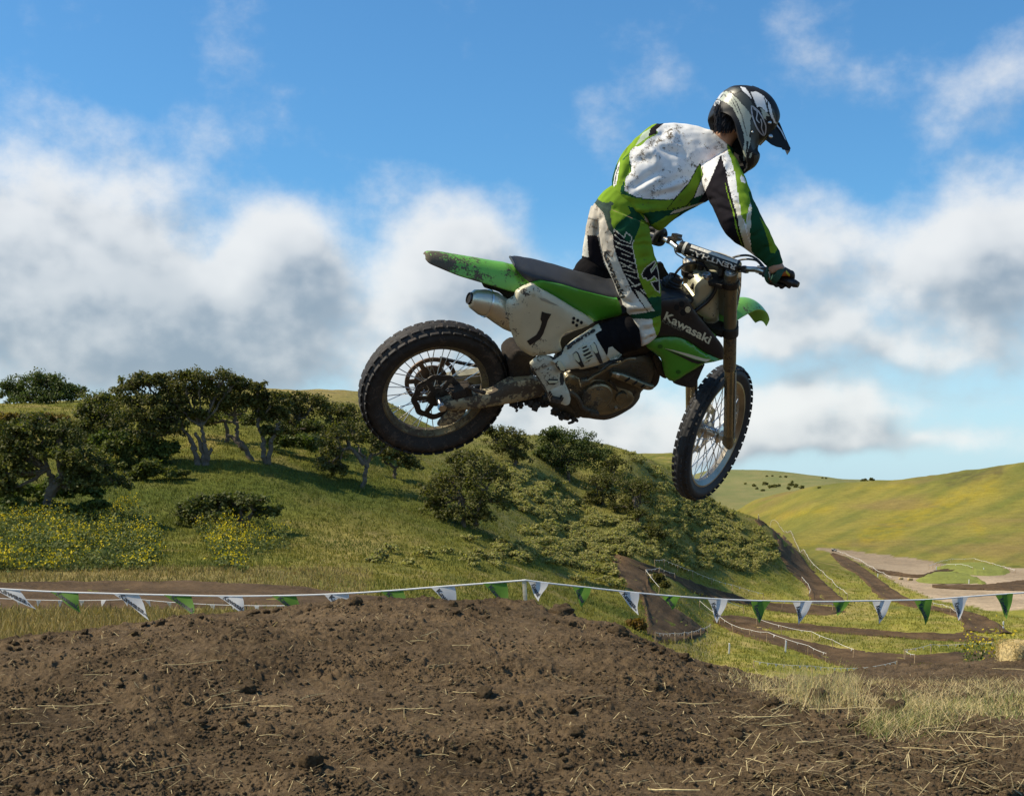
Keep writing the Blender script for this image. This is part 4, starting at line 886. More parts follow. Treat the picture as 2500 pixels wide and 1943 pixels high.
M_FRAME = mat('frame_spar', (.58, .56, .40), .4, .45, var=.1, mud=.25, ms=18)
M_STEEL = mat('steel', (.55, .54, .52), .3, 1, var=.1, mud=.2)
M_DARK = mat('dark_metal', (.05, .045, .04), .5, .6, var=.3, mud=.35, ms=30)
M_NUM = mat('number_plate_plastic', (.42, .40, .34), .5, var=.08, mud=.2)
M_INK = mat('black_print', (.018, .018, .019), .45, var=.2, mud=.12)
M_WINK = mat('white_print', (.78, .78, .74), .45, var=.06, mud=.10)
M_HOLE = mat('recess_black', (.006, .006, .006), .9, var=0)
M_CREAM = mat('cream_print', (.66, .66, .50), .45, var=.06, mud=.12)

def edge_dist(P, ring):
    d = np.full(len(P), 1e9); R = np.asarray(ring); 
    for i in range(len(R)):
        a = R[i]; b = R[(i + 1) % len(R)]; ab = b - a; t = np.clip(((P - a) @ ab) / (ab @ ab + 1e-15), 0, 1); d = np.minimum(d, np.linalg.norm(P - a - t[:, None] * ab, axis=1))
    return d
BVH = {}
def panel(name, poly, y, m, thick=.012, bulge=.012, R=.035, step=.014, parent=None, smooth=3, mirror=True, s=False, yin=None):
    "moulded panel: photo outline on a lengthwise plane, rounded outwards (-y side), closed behind; mirrored on the far side when asked"
    par = bike if parent is None else parent
    pp = smooth_poly(poly, smooth) if smooth else np.asarray(poly)
    L = B(pp, y, s); L2 = L[:, [0, 2]]
    keep = [0]
    for i in range(1, len(L2)):
        if np.linalg.norm(L2[i] - L2[keep[-1]]) > .002: keep.append(i)
    P, T, ring = cdt(L2[keep], step)
    a, b, c = (y, 0, 0) if np.ndim(y) == 0 else y
    d = edge_dist(P, ring); q = np.clip(d / R, 0, 1); prof = np.sqrt(np.clip(1 - (1 - q) ** 2, 0, 1))
    yf = a + b * P[:, 0] + c * P[:, 1]; n = len(P); fr = np.stack([P[:, 0], yf - bulge * prof, P[:, 1]], 1)
    yb = (yf + thick) if yin is None else np.full(n, yin)
    bk = np.stack([P[:, 0], yb, P[:, 1]], 1); nb = len(ring)
    # boundary vertices are the first nb of the triangulation input; find them again by position
    idx = [int(np.argmin(((P - r) ** 2).sum(1))) for r in ring]
    T = np.array(T); A = P[T]; ar = (A[:, 1, 0] - A[:, 0, 0]) * (A[:, 2, 1] - A[:, 0, 1]) - (A[:, 1, 1] - A[:, 0, 1]) * (A[:, 2, 0] - A[:, 0, 0])
    T[ar < 0] = T[ar < 0][:, ::-1]
    fs = [tuple(t) for t in T] + [tuple(t[::-1] + n) for t in T]
    for i in range(nb):
        u, v = idx[i], idx[(i + 1) % nb]
        if u != v: fs.append((v, u, u + n, v + n))
    Vv = np.concatenate([fr, bk])
    xf = steer if s else (lambda q: q)
    o = MB().add(xf(Vv), fs).obj(name, m, par, smooth='fix')
    BVH[o.name] = BVHTree.FromPolygons(xf(Vv).tolist(), [f for f in fs])
    if mirror:
        W2 = Vv * np.array([1, -1, 1]); MB().add(xf(W2), [f[::-1] for f in fs]).obj(name, m, par, smooth='fix')
    return o
def decal(name, target, P2, T, m, off=.0016, parent=None, local=True):
    "flat print: photo-plane triangles dropped on to the surface of a part"
    bv = BVH[target.name]; Vv = []; bad = set()
    for i, p in enumerate(P2):
        if local: o, d = bray(p[0], p[1])
        else: o = np.array([0, 0, EYE]); d = np.array([(p[0] - CX) / F, 1, (HY - p[1]) / F])
        d = d / np.linalg.norm(d); h, nrm, fi, dist = bv.ray_cast(Vector(o), Vector(d))
        if h is None: bad.add(i); Vv.append((0, 0, 0)); continue
        if nrm.dot(Vector(d)) > 0: nrm = -nrm
        Vv.append(tuple(h + nrm * off))
    T = [t for t in T if not (set(t) & bad)]
    if not T: return None
    used = sorted(set(i for t in T for i in t)); mp = {k: i for i, k in enumerate(used)}
    return MB().add([Vv[k] for k in used], [tuple(mp[i] for i in t) for t in T]).obj(name, m, target if parent is None else parent, smooth=False)
def decal_poly(name, target, poly, m, step=6, smooth=0, **kw):
    P, T, _ = cdt(smooth_poly(poly, smooth) if smooth else np.asarray(poly, float), step); return decal(name, target, P, T, m, **kw)
_tx = {}
def text_mesh(body, bold=.0, shear=0):
    k = (body, bold, shear)
    if k not in _tx:
        cu = bpy.data.curves.new('lettering', 'FONT'); cu.body = body; cu.offset = bold; cu.shear = shear; cu.resolution_u = 3; o = link('lettering', cu)
        bpy.context.view_layer.update(); dg = bpy.context.evaluated_depsgraph_get(); me = o.evaluated_get(dg).to_mesh()
        v = np.array([tuple(q.co)[:2] for q in me.vertices]); f = [tuple(p.vertices) for p in me.polygons]
        bpy.data.objects.remove(o); bpy.data.curves.remove(cu)
        v = (v - v.min(0)) / (v.max(0) - v.min(0)); _tx[k] = (v, f)
    return _tx[k]
def decal_text(name, target, body, P0, P1, U, m, bold=.02, **kw):
    "P0 -> P1 runs along the bottom of the lettering, U is its height vector (photo pixels)"
    v, f = text_mesh(body, bold); P0, P1, U = (np.array(q[:2], float) for q in (P0, P1, U))
    return decal(name, target, P0 + v[:, :1] * (P1 - P0) + v[:, 1:] * U, f, m, **kw)
def disc_px(c, r, n=14, sq=1.0): return [(c[0] + r * math.cos(a), c[1] + r * sq * math.sin(a)) for a in np.linspace(0, 2 * np.pi, n, endpoint=False)]

# ---- wheels
def wheel(name, c, Rt, rt, w, rim_r, mt, mr, st=False, knobs=44, lab=None):
    xf = (lambda P: steer(P)) if st else (lambda P: P)
    c = np.array(c); ay = np.array([0, 1., 0]); Ro = Rt + rt
    rim = MB().lathe(c, ay, [(-.030, rim_r + .012), (-.030, rim_r + .004), (-.022, rim_r - .004), (-.010, rim_r - .016), (.010, rim_r - .016), (.022, rim_r - .004), (.030, rim_r + .004), (.030, rim_r + .012), (0, rim_r + .004)], 96, closed=True)
    root = rim.obj(name, mr, bike, smooth='fix', xf=xf)
    if lab: root['label'] = lab
    ty = MB(); a = np.linspace(-math.pi * .78, math.pi * .78, 19)
    prof = [(w * math.sin(t), Rt + rt * 0.86 * math.cos(t) + (.004 * math.cos(t * 3))) for t in a]
    prof[0] = (-.028, rim_r + .008); prof[-1] = (.028, rim_r + .008)
    ty.lathe(c, ay, prof, 120, closed=True)
    for k in range(knobs):
        for row, (yy, hh) in enumerate(((-.30, 1.0), (.30, 1.0), (-.82, .93), (.82, .93), (0, 1.0))):
            t = 2 * np.pi * (k + (.5 if row > 1 else 0)) / knobs; rr = Rt + rt * (.865 if row < 2 or row == 4 else .60)
            er = np.array([math.cos(t), 0, math.sin(t)]); et = np.array([-math.sin(t), 0, math.cos(t)])
            Rm = np.stack([et, ay, er], 1)
            ty.box(c + er * rr + ay * w * yy, (Ro * np.pi / knobs * .78, w * .17, rt * .04), Rm, taper=.8)
    ty.obj('tyre', mt, root, smooth=True, xf=xf)
    sp = MB()
    for k in range(36):
        t = 2 * np.pi * k / 36; sd = 1 if k % 2 else -1; t2 = t + (.5 if (k // 2) % 2 else -.5)
        sp.tube([c + np.array([.034 * math.cos(t2), sd * .034, .034 * math.sin(t2)]), c + np.array([(rim_r - .012) * math.cos(t), sd * .006, (rim_r - .012) * math.sin(t)])], .0021, 5)
    sp.obj('spokes', M_STEEL, root, xf=xf)
    MB().lathe(c, ay, [(-.062, .012), (-.062, .024), (-.042, .026), (-.036, .042), (-.030, .042), (-.026, .024), (.026, .024), (.030, .042), (.036, .042), (.042, .026), (.062, .024), (.062, .012)], 32, closed=True).obj('hub', M_CASEM if not st else M_ALU, root, xf=xf, smooth='fix')
    return root, xf
RC = np.array([0, 0, -.0735]); FC = np.array([1.4905, 0, -.036])
rw, _ = wheel('rear_wheel', RC, .285, .055, .056, .228, M_RUB, M_RIMD, False, 40)
fw, fx = wheel('front_wheel', FC, .303, .045, .042, .258, M_RUBF, M_RIM, True, 48)
def rotor(name, c, r0, r1, y, th, m, par, n=60, holes=0, arms=0, xf=None, hubr=.03, wave=0):
    mb = MB(); ay = np.array([0, 1., 0]); c = np.array(c) + ay * y
    a = np.linspace(0, 2 * np.pi, n, endpoint=False)
    def ring(r, dy, wv): return np.stack([c[0] + (r + wv * np.cos(a * 9)) * np.cos(a), np.full(n, c[1] + dy), c[2] + (r + wv * np.cos(a * 9)) * np.sin(a)], 1)
    mb.loft([ring(r0, -th, wave), ring(r1, -th, wave), ring(r1, th, wave), ring(r0, th, wave)], closed=True)
    for k in range(arms):
        t = 2 * np.pi * k / arms + .3; er = np.array([math.cos(t), 0, math.sin(t)]); et = np.array([-math.sin(t), 0, math.cos(t)])
        mb.box(c + er * (hubr + r0) / 2, ((r0 - hubr) / 2 + .006, th * .9, .011), np.stack([er, ay, et], 1))
    mb.lathe(c, ay, [(-th, .012), (-th, hubr), (th, hubr), (th, .012)], 40, closed=True)
    return mb.obj(name, m, par, xf=xf, smooth='fix')
rotor('sprocket', RC, .098, .117, .072, .0035, mat('rusty_sprocket', (.13, .085, .055), .6, .4, var=.3, mud=.4), rw, arms=6, hubr=.076)
rotor('brake_disc', RC, .088, .115, -.060, .002, M_DARK, rw, arms=6, hubr=.048, wave=.004)
rotor('brake_disc', FC, .088, .122, .058, .0022, M_STEEL, fw, arms=6, hubr=.05, wave=.005, xf=fx)
MB().tube([RC + [0, -.135, 0], RC + [0, .13, 0]], .011, 12).tube([RC + [0, -.150, 0], RC + [0, -.13, 0]], .019, 6).obj('rear_axle', M_STEEL, bike)
MB().tube([FC + [0, -.12, 0], FC + [0, .12, 0]], .011, 12).obj('front_axle', M_STEEL, bike, xf=fx)
MB().box(RC + [.085, -.075, .055], (.045, .028, .035), rotm(0, .6, 0)).box(RC + [.07, -.098, .06], (.028, .012, .022), rotm(0, .6, 0)).obj('brake_caliper', M_MUDDY, bike, bevel=.006)
MB().box(FC + [-.09, .075, .06], (.035, .024, .05), rotm(0, -.5, 0)).obj('brake_caliper', M_ALU, bike, bevel=.006, xf=fx)
# chain
ch = MB(); cs = np.array([.50, .085, .10]); top = [RC + [0, .072, .117], RC + [.25, .074, .122], cs + [0, 0, .034]]; low = [RC + [0, .072, -.117], cs + [0, 0, -.034]]
for P in (crom(top, 12), crom(low, 20)):
    P = np.array(P)
    for i in range(len(P) - 1):
        d = P[i + 1] - P[i]; L = np.linalg.norm(d); d /= L; n_ = np.cross(d, [0, 1., 0]); ch.box((P[i] + P[i + 1]) / 2, (L * .44, .006, .006), np.stack([d, [0, 1., 0], n_], 1))
ch.obj('chain', M_DARK, bike, smooth=False)

# ---- swingarm and rear end
panel('swingarm', Z('2', [(700, 1108), (600, 1165), (500, 1188), (430, 1196), (350, 1212), (250, 1235), (225, 1262), (260, 1292), (340, 1292), (480, 1282), (600, 1262), (720, 1242), (860, 1214), (960, 1180), (960, 1110), (880, 1080), (780, 1085)]), -.105, M_SWING, .045, .012, .03)
MB().tube(B(Z('2', [(880, 1140)]), -.10)[[0, 0]] + np.array([[0, 0, 0], [0, .2, 0]]), .03, 16).obj('swingarm_pivot', M_CASEM, bike)
panel('mud_flap', Z('2', [(765, 868), (840, 882), (905, 903), (880, 960), (860, 1010), (900, 1110), (940, 1190), (800, 1225), (735, 1235), (722, 1110), (714, 1010), (702, 925)]), -.055, M_MUDDY, .11, .015, .02, mirror=False)
g = MB(); rg = np.random.default_rng(5); mf = B(Z('2', [(720, 1240), (760, 1265), (800, 1250), (860, 1235), (900, 1225), (1010, 1290), (1080, 1330), (1150, 1350), (1180, 1350)]), -.09)
for i in range(70):
    k = rg.uniform(0, len(mf) - 1.01); p = mf[int(k)] * (1 - k % 1) + mf[int(k) + 1] * (k % 1) + rg.normal(size=3) * np.array([.006, .02, .006]) + [0, 0, .006]
    g.box(p, rg.uniform(.005, .014, 3), rotm(*rg.uniform(0, 3, 3)))
g.obj('mud_clumps', M_MUDDY, bike, bevel=.003)
# rear brake guard under the axle
panel('disc_guard', Z('2', [(240, 1340), (300, 1290), (400, 1280), (380, 1330), (300, 1390), (200, 1400)]), -.075, M_SWING, .012, .004, .02, mirror=False)
MB().tube(np.concatenate([B(Z('2', [(540, 1165), (470, 1150)]), -.12), B(Z('2', [(420, 1120)]), -.10)]), .009, 8).obj('brake_hose', M_DARK, bike)
# rear fender: near edge traced on the right side, crown arched over to the mirrored left edge
def arch_loft(name, near, wid, crown_h, m, par=None, s=False, under=.006, n=13, flat=1.0):
    N_ = crom(near, 5); k = len(N_); wv = np.interp(np.linspace(0, 1, k), np.linspace(0, 1, len(wid)), wid); hv = np.interp(np.linspace(0, 1, k), np.linspace(0, 1, len(crown_h)), crown_h)
    rings = []
    for i in range(k):
        x, z = N_[i]; t = np.linspace(-1, 1, n); up = hv[i] * np.cos(t * math.pi / 2) ** flat
        o = np.stack([np.full(n, x), wv[i] * t, z + up], 1); inn = o[::-1] * np.array([1, .96, 1]) - np.array([0, 0, under]); rings.append(np.concatenate([o, inn]))
    return MB().loft(rings).obj(name, m, bike if par is None else par, smooth='fix', xf=steer if s else None)
ne = Z('2', [(116, 205), (150, 240), (240, 280), (350, 325), (480, 365), (600, 400), (680, 424), (745, 442), (800, 425), (868, 392)])
wr = [.020, .045, .062, .074, .082, .088, .090, .088, .082, .075]
NL = np.array([B([p], -w)[0] for p, w in zip(ne, wr)])
arch_loft('rear_fender', NL[:, [0, 2]], wr, [.008, .024, .036, .046, .054, .060, .068, .072, .050, .025], M_GRNM_LIT, flat=.7)
panel('inner_fender', Z('2', [(525, 378), (600, 400), (690, 425), (745, 446), (765, 455), (752, 490), (712, 515), (640, 450), (560, 425), (528, 410)]), -.045, M_MUDDY, .09, .006, .02, mirror=False)
# seat
lo = Z('2', [(708, 236), (740, 280), (820, 356), (868, 390), (915, 373), (960, 372), (1100, 400), (1250, 445), (1463, 497)]) + Z('3', [(360, 582), (520, 560), (640, 500)])
tp = Z('2', [(708, 222), (722, 212), (760, 212), (850, 235), (960, 265), (1100, 312), (1250, 362), (1440, 402)]) + Z('3', [(300, 462), (480, 455), (640, 440)])
Ll = B(lo, -.088)[:, [0, 2]]; Lt = B(tp, .02)[:, [0, 2]]
xs = np.linspace(max(Ll[0, 0], Lt[0, 0]) + .004, min(Ll[-1, 0], Lt[-1, 0]), 40); rings = []
for i, x in enumerate(xs):
    zl = np.interp(x, Ll[:, 0], Ll[:, 1]); zt = np.interp(x, Lt[:, 0], Lt[:, 1]); f = i / 39.; w = .088 * (1 - .55 * max(0, 1 - f * 7) ** 2) * (1 - .35 * max(0, f - .72) / .28)
    zt = max(zt, zl + .012); t = np.linspace(0, np.pi, 19); y_ = w * np.sign(np.cos(t)) * np.abs(np.cos(t)) ** .45; z_ = zl + (zt - zl) * np.sin(t) ** .55
    rings.append(np.stack([np.full(19, x), y_, z_], 1))
MB().loft(rings).obj('seat', M_SEAT, bike, smooth='fix')
# side panels
panel('side_panel', Z('2', [(868, 394), (915, 376), (960, 374), (1100, 402), (1250, 447), (1463, 498)]) + Z('3', [(365, 580), (392, 640), (395, 705), (300, 735), (165, 765)]) + Z('2', [(1318, 660), (1250, 628), (1130, 560), (1020, 492), (940, 440)]), -.098, M_GRN, .03, .010, .04, mirror=False)
cover = panel('side_cover', Z('2', [(872, 398), (925, 428), (1060, 502), (1180, 577), (1312, 662), (1210, 712), (1112, 746), (1082, 785), (1078, 825), (1090, 860), (1040, 885), (960, 896), (900, 903), (860, 899), (795, 858), (757, 805), (735, 755), (702, 665), (692, 600), (694, 545), (712, 515), (755, 492), (768, 452)]), -.138, M_WHT, .02, .026, .06, smooth=2, mirror=False)
decal_poly('race_number', cover, Z('2', [(945, 585), (975, 597), (1012, 604), (986, 650), (974, 690), (952, 748), (932, 782), (860, 828), (837, 797), (905, 752), (930, 708), (944, 662), (934, 640)]), M_INK)
for c in [(1172, 636), (1200, 650), (1226, 665), (1168, 664), (1193, 684)]: decal_poly('vent_hole', cover, disc_px(Z('2', [c])[0], 3.8, 12, 1.1), M_HOLE)
decal_poly('slot', cover, Z('2', [(925, 488), (960, 492), (1070, 550), (1000, 530), (940, 505)]), mat('cover_slot', (.33, .30, .22), .6))
decal_poly('bolt', cover, disc_px(Z('2', [(885, 472)])[0], 4.2, 10), M_FRAME)
# muffler
mp = B(Z('2', [(432, 493), (452, 497), (520, 520), (590, 540), (660, 588), (720, 632), (760, 660)]), -.085)
tn = (mp[3] - mp[0]); tn /= np.linalg.norm(tn)
muf = MB().tube(mp, [.024, .040, .055, .057, .058, .056, .05], 28).obj('muffler', M_MUF, bike, smooth='fix')
MB().lathe(mp[0] - tn * .002, tn, [(.0, .020), (-.006, .021), (-.006, .0245), (.012, .028)], 24).obj('tail_pipe', M_DARK, muf)
MB().lathe(mp[0] - tn * .003, tn, [(0, 0.0005), (0, .0195)], 24).obj('outlet', M_HOLE, muf, smooth=False)
MB().lathe(mp[2] + tn * .02, tn, [(-.004, .0575), (-.004, .0595), (.004, .0600), (.004, .0575)], 40, closed=True).obj('band', M_ALU, muf)
panel('frame_guard', Z('8', [(465, 600), (480, 490), (560, 425), (920, 268), (1010, 255), (1000, 420), (640, 760), (430, 720)]), -.088, M_HOLE, .03, .004, .02, mirror=False)
# ---- engine
panel('engine', Z('8', [(545, 980), (640, 890), (800, 860), (950, 830), (1150, 800), (1400, 740), (1620, 700), (1720, 760), (1745, 900), (1690, 1060), (1560, 1180), (1535, 1270), (1450, 1380), (1300, 1475), (1150, 1540), (1010, 1555), (860, 1535), (740, 1515), (640, 1400), (570, 1250), (540, 1100)]), -.085, M_CASEM, .17, .02, .05, step=.02, mirror=False)
panel('skid_plate', Z('8', [(160, 1310), (300, 1350), (420, 1425), (560, 1490), (715, 1535), (760, 1515), (900, 1535), (1060, 1558), (1200, 1525), (1340, 1450), (1300, 1420), (1100, 1480), (800, 1450), (620, 1350), (420, 1260), (250, 1260)]), -.075, M_CASEM, .15, .01, .02, mirror=False)
panel('crankcase', Z('8', [(545, 1000), (640, 960), (760, 1010), (900, 1020), (1100, 1040), (1240, 1120), (1400, 1170), (1470, 1260), (1400, 1370), (1250, 1440), (1080, 1490), (900, 1470), (760, 1400), (660, 1260), (560, 1150)]), -.105, M_CASE, .03, .012, .03, mirror=False)
def round_cover(name, c, rpx, y0, h, m, sq=1.0):
    C0 = B([c], y0)[0]; r = rpx / F * (b2w(C0[None])[0][1])
    return MB().lathe(C0, (0, -1, 0), [(-.02, r), (h * .75, r), (h, r * .9), (h * .98, r * .80), (h * 1.02, r * .76), (h * 1.03, .001)], 40).obj(name, m, bike, smooth='fix')
round_cover('clutch_cover', Z('8', [(955, 1232)])[0], 40, -.118, .022, M_CASE)
round_cover('oil_filter_cover', Z('8', [(1285, 1240)])[0], 16, -.112, .016, M_CASE)
round_cover('engine_bolt', Z('8', [(1215, 1388)])[0], 4.5, -.115, .012, M_STEEL)
panel('cylinder_head', Z('8', [(1180, 830), (1400, 740), (1700, 660), (1740, 800), (1700, 980), (1560, 1050), (1420, 980), (1250, 920)]), -.07, M_DARK, .14, .01, .03, mirror=False)
MB().tube(B(Z('8', [(745, 1045), (850, 1025), (950, 960), (1020, 925), (1150, 832), (1270, 800), (1370, 745), (1480, 740)]), -.155), [.017, .012, .010, .009, .010, .009, .008, .007], 12, smooth=5).tube(B(Z('8', [(740, 1070), (800, 1050), (860, 1025)]), -.15), .018, 12).obj('kick_starter', M_CASE, bike)
hg = MB().tube(B(Z('8', [(1155, 935), (1260, 960), (1420, 1020), (1560, 1080), (1660, 1110), (1715, 1105)]), -.135), [.014, .021, .021, .020, .017, .012], 16, smooth=6).obj('heat_guard', M_CASE, bike, smooth='fix')
BVH[hg.name] = BVHTree.FromPolygons([tuple(v.co) for v in hg.data.vertices], [tuple(p.vertices) for p in hg.data.polygons])
for c in [(1350, 1020), (1450, 1065), (1545, 1110)]: decal_poly('slot', hg, Z('8', [(c[0] - 55, c[1] + 20), (c[0], c[1] + 2), (c[0] + 55, c[1] - 35), (c[0] + 60, c[1] - 10), (c[0] + 15, c[1] + 25), (c[0] - 30, c[1] + 35)]), M_HOLE, step=3)
for c in [(1245, 965), (1635, 1140)]: decal_poly('bolt', hg, disc_px(Z('8', [c])[0], 5, 10), M_STEEL, step=3)
MB().tube(B(Z('8', [(1500, 800), (1640, 790), (1735, 860), (1745, 980), (1690, 1080), (1500, 1040), (1300, 960), (1000, 900), (700, 860)]), -.075), .021, 14, smooth=6).obj('exhaust_pipe', M_DARK, bike)
MB().tube(B(Z('8', [(600, 1180), (680, 1230), (740, 1310), (790, 1400), (900, 1440), (950, 1450)]), -.145), [.012, .011, .010, .010, .010, .008], 12, smooth=5).box(B(Z('8', [(930, 1450)]), -.15)[0], (.02, .02, .006)).obj('brake_pedal', M_CASEM, bike)
peg = B(Z('8', [(360, 1130)]), -.16)[0]
fp = MB().box(peg + [0, -.03, -.012], (.026, .055, .008))
for k in range(7): fp.box(peg + [-.026 + .0 * k, -.08 + k * .016, 0], (.004, .003, .01)).box(peg + [.026, -.08 + k * .016, 0], (.004, .003, .01))
fp.obj('foot_peg', M_DARK, bike, smooth=False)
MB().add(np.array(fp.arrays()) * [1, -1, 1], [f[::-1] for f in fp.f]).obj('foot_peg', M_DARK, bike, smooth=False)
# small engine hardware: hoses, fins, brackets
for hz, hy, hr in (([(620, 890), (750, 900), (830, 870), (980, 860)], -.12, .007), ([(1130, 1030), (1200, 1110), (1240, 1170)], -.125, .005), ([(1480, 1170), (1400, 1290), (1300, 1380)], -.10, .009)): MB().tube(B(Z('8', hz), hy), hr, 8, smooth=4).obj('hose', M_DARK, bike)
fn = MB()
for k in range(6):
    p = B(Z('8', [(1560 + 10 * k, 760 + 48 * k)]), -.06)[0]; fn.box(p + [0, .06, 0], (.05, .075, .003), rotm(0, .2, 0))
fn.obj('cooling_fins', M_DARK, bike, smooth=False)
# ---- frame, tank, shrouds
panel('frame_spar', Z('D', [(300, 1215), (390, 1130), (400, 1000), (480, 890), (600, 840), (740, 860), (775, 1000), (780, 1300), (775, 1540), (640, 1555), (520, 1500), (420, 1420)]), -.052, M_FRAME, .104, .012, .03, mirror=False)
ht = B(Z('D', [(640, 800), (680, 1560)]), 0.0)
MB().tube([ht[0] + [0, 0, .01], ht[1]], [.034, .036], 24).obj('head_tube', M_FRAME, bike)
MB().tube(B(Z('D', [(780, 960), (720, 1110), (620, 1240), (500, 1340), (390, 1420)]), -.075), .009, 10, smooth=5).obj('cable', M_BLK, bike)
panel('frame_cradle', Z('3', [(690, 1040), (740, 1110), (775, 1230), (720, 1215), (690, 1150), (660, 1060)]), -.10, M_DARK, .03, .005, .02)
tank = panel('fuel_tank', Z('3', [(640, 570), (720, 528), (790, 510), (870, 516), (960, 540), (1000, 580), (970, 625), (940, 660), (700, 680), (600, 640)]), -.075, M_BLK, .10, .035, .07, mirror=False)
panel('air_box', Z('3', [(150, 770), (395, 700), (620, 670), (720, 880), (640, 1010), (420, 1060), (200, 880)]), -.075, M_DARK, .13, .006, .03, mirror=False)
cpx = B(Z('3', [(832, 425)]), -.02)[0]
cap = MB().lathe(cpx - [0, 0, .03], (0.05, 0, 1), [(0, .047), (.018, .047), (.022, .040), (.030, .040), (.034, .036), (.050, .035), (.053, .028), (.047, .024), (.047, .001)], 32).obj('tank_cap', M_BLK, bike, smooth='fix')
MB().tube(np.concatenate([B(Z('3', [(832, 412), (845, 370), (880, 325)]), -.02), B(Z('3', [(935, 288), (1010, 278), (1080, 300), (1118, 345)]), 0.0)]), .0055, 8, smooth=5).obj('vent_hose', M_BLK, cap)
MB().lathe(B(Z('3', [(1003, 460)]), -.03)[0], (0, -.2, 1), [(-.02, .011), (.004, .012), (.006, .010), (.006, .001)], 14).obj('bolt', M_DARK, bike)
shr = panel('radiator_shroud', Z('3', [(640, 640), (725, 592), (830, 578), (936, 567), (960, 600), (985, 645), (1040, 722), (1105, 800), (1180, 890), (1238, 968), (1246, 1030), (1240, 1078), (1190, 1078), (1100, 1033), (1000, 965), (900, 908), (800, 894), (700, 895), (640, 880), (600, 760)]), (-.115, -.05, 0), M_BLK, .012, .014, .05, smooth=2)
shr['label'] = 'black upper radiator shroud with white lettering'
decal_text('lettering', shr, 'Kawasaki', Z('3', [(744, 745)])[0], Z('3', [(1122, 952)])[0], (8.2, -19.5), M_CREAM, bold=.025)
decal_text('lettering', shr, 'KX450F', Z('3', [(728, 768)])[0], Z('3', [(900, 850)])[0], (3.2, -7.5), mat('grey_print', (.16, .17, .14), .5), bold=.01)
for c, r, mm in [((855, 648), 6.4, M_HOLE), ((897, 620), 6.6, M_HOLE), ((946, 665), 6.8, M_FRAME), ((908, 690), 6.6, M_HOLE), ((966, 740), 4.0, M_DARK)]:
    if mm is M_FRAME: decal_poly('hole_rim', shr, disc_px(Z('3', [c])[0], r + 1.4, 16, 1.15), M_HOLE, step=4, off=.001)
    decal_poly('vent_hole', shr, disc_px(Z('3', [c])[0], r, 16, 1.15), mm, step=4)
shg = panel('radiator_shroud', Z('3', [(605, 972), (640, 930), (700, 904), (800, 892), (900, 906), (1000, 962), (1100, 1031), (1228, 1080), (1085, 1112), (1050, 1132), (940, 1196), (830, 1260), (765, 1222), (742, 1115), (715, 1060), (655, 1010)]), (-.118, -.052, 0), M_GRN, .012, .018, .045, smooth=2)
shg['label'] = 'green lower radiator shroud with black and white flash'
decal_poly('flash', shg, Z('3', [(745, 983), (830, 1000), (950, 1030), (1090, 1072), (1140, 1078), (1100, 1098), (1010, 1075), (900, 1035), (800, 1000)]), M_CREAM, off=.0014)
decal_poly('flash', shg, Z('3', [(745, 986), (800, 1006), (900, 1042), (1010, 1082), (1095, 1100), (1030, 1114), (980, 1100), (880, 1050), (790, 1008)]), M_INK, off=.002)
for c in [(718, 970), (868, 1180)]: decal_poly('bolt', shg, disc_px(Z('3', [c])[0], 6.2, 14, .85), mat('green_recess', (.02, .12, .01), .5), step=4)
panel('radiator', Z('3', [(825, 1262), (900, 1215), (1080, 1110), (1060, 1180), (1030, 1250), (1005, 1302), (960, 1310), (870, 1290)]), (-.105, -.045, 0), M_MUDDY, .05, .005, .02)
# ---- front end, all turned with the handlebar
fk0, fk1 = np.array([.978, 0, .797]), np.array([1.452, 0, -.046]); fd = (fk1 - fk0) / np.linalg.norm(fk1 - fk0); fwd = np.array([-fd[2], 0, fd[0]])
def fpt(t, y, f=0.0): return fk0 + (fk1 - fk0) * t + np.array([0, y, 0]) + fwd * f
for sd in (-1, 1):
    y = .1025 * sd; a = fpt(-.005, y); b = fpt(.54, y); c = fpt(.99, y)
    fo = MB().tube([a, fpt(.09, y), fpt(.10, y), fpt(.26, y), b - fd * .012, b], [.031, .031, .0295, .0295, .030, .027], 26).obj('fork_leg', M_FORK, bike, smooth='fix', xf=steer)
    MB().tube([b, c], .0235, 20).obj('stanchion', M_FORKL, fo, xf=steer)
    MB().tube([fpt(.95, y), fpt(1.0, y), fpt(1.035, y, .008)], [.024, .030, .018], 18).box(fpt(1.0, y, .025), (.028, .014, .024), rotm(0, -.6, 0)).obj('axle_lug', M_CASE, fo, xf=steer, smooth='fix')
    gp = MB(); ring = []
    for t in np.linspace(.56, .985, 9):
        w = .030 - .010 * abs(t - .75); q = [fpt(t, y + w * math.sin(u) * 1.0, .012 + .024 * math.cos(u)) for u in np.linspace(-1.9, 1.9, 9)]; q2 = [fpt(t, y + (w - .004) * math.sin(u), .012 + .020 * math.cos(u)) for u in np.linspace(1.9, -1.9, 9)]; ring.append(q + q2)
    gp.loft(ring).obj('fork_guard', mat('fork_guard_plastic', (.28, .24, .17), .6, mud=.45, ms=18), fo, smooth='fix', xf=steer)
    MB().lathe(fpt(-.005, y), -fd, [(0, .0275), (.004, .0275), (.006, .022), (.003, .018), (.003, .010), (.007, .009), (.007, .001)], 26).obj('fork_cap', mat('fork_cap_alloy', (.85, .84, .80), .25, .6), fo, smooth='fix', xf=steer)
Rf = np.stack([fwd, [0, 1., 0], -fd], 1)
tc_ = MB().box(fpt(.05, 0, -.012), (.036, .085, .012), Rf)
for sd in (-1, 1): tc_.lathe(fpt(.05, .1025 * sd), fd, [(-.016, .031), (-.016, .038), (.016, .038), (.016, .031)], 24, closed=True)
tc_.obj('top_clamp', M_DARK, bike, bevel=.004, xf=steer)
lc = MB().box(fpt(.315, 0, -.01), (.034, .085, .018), Rf)
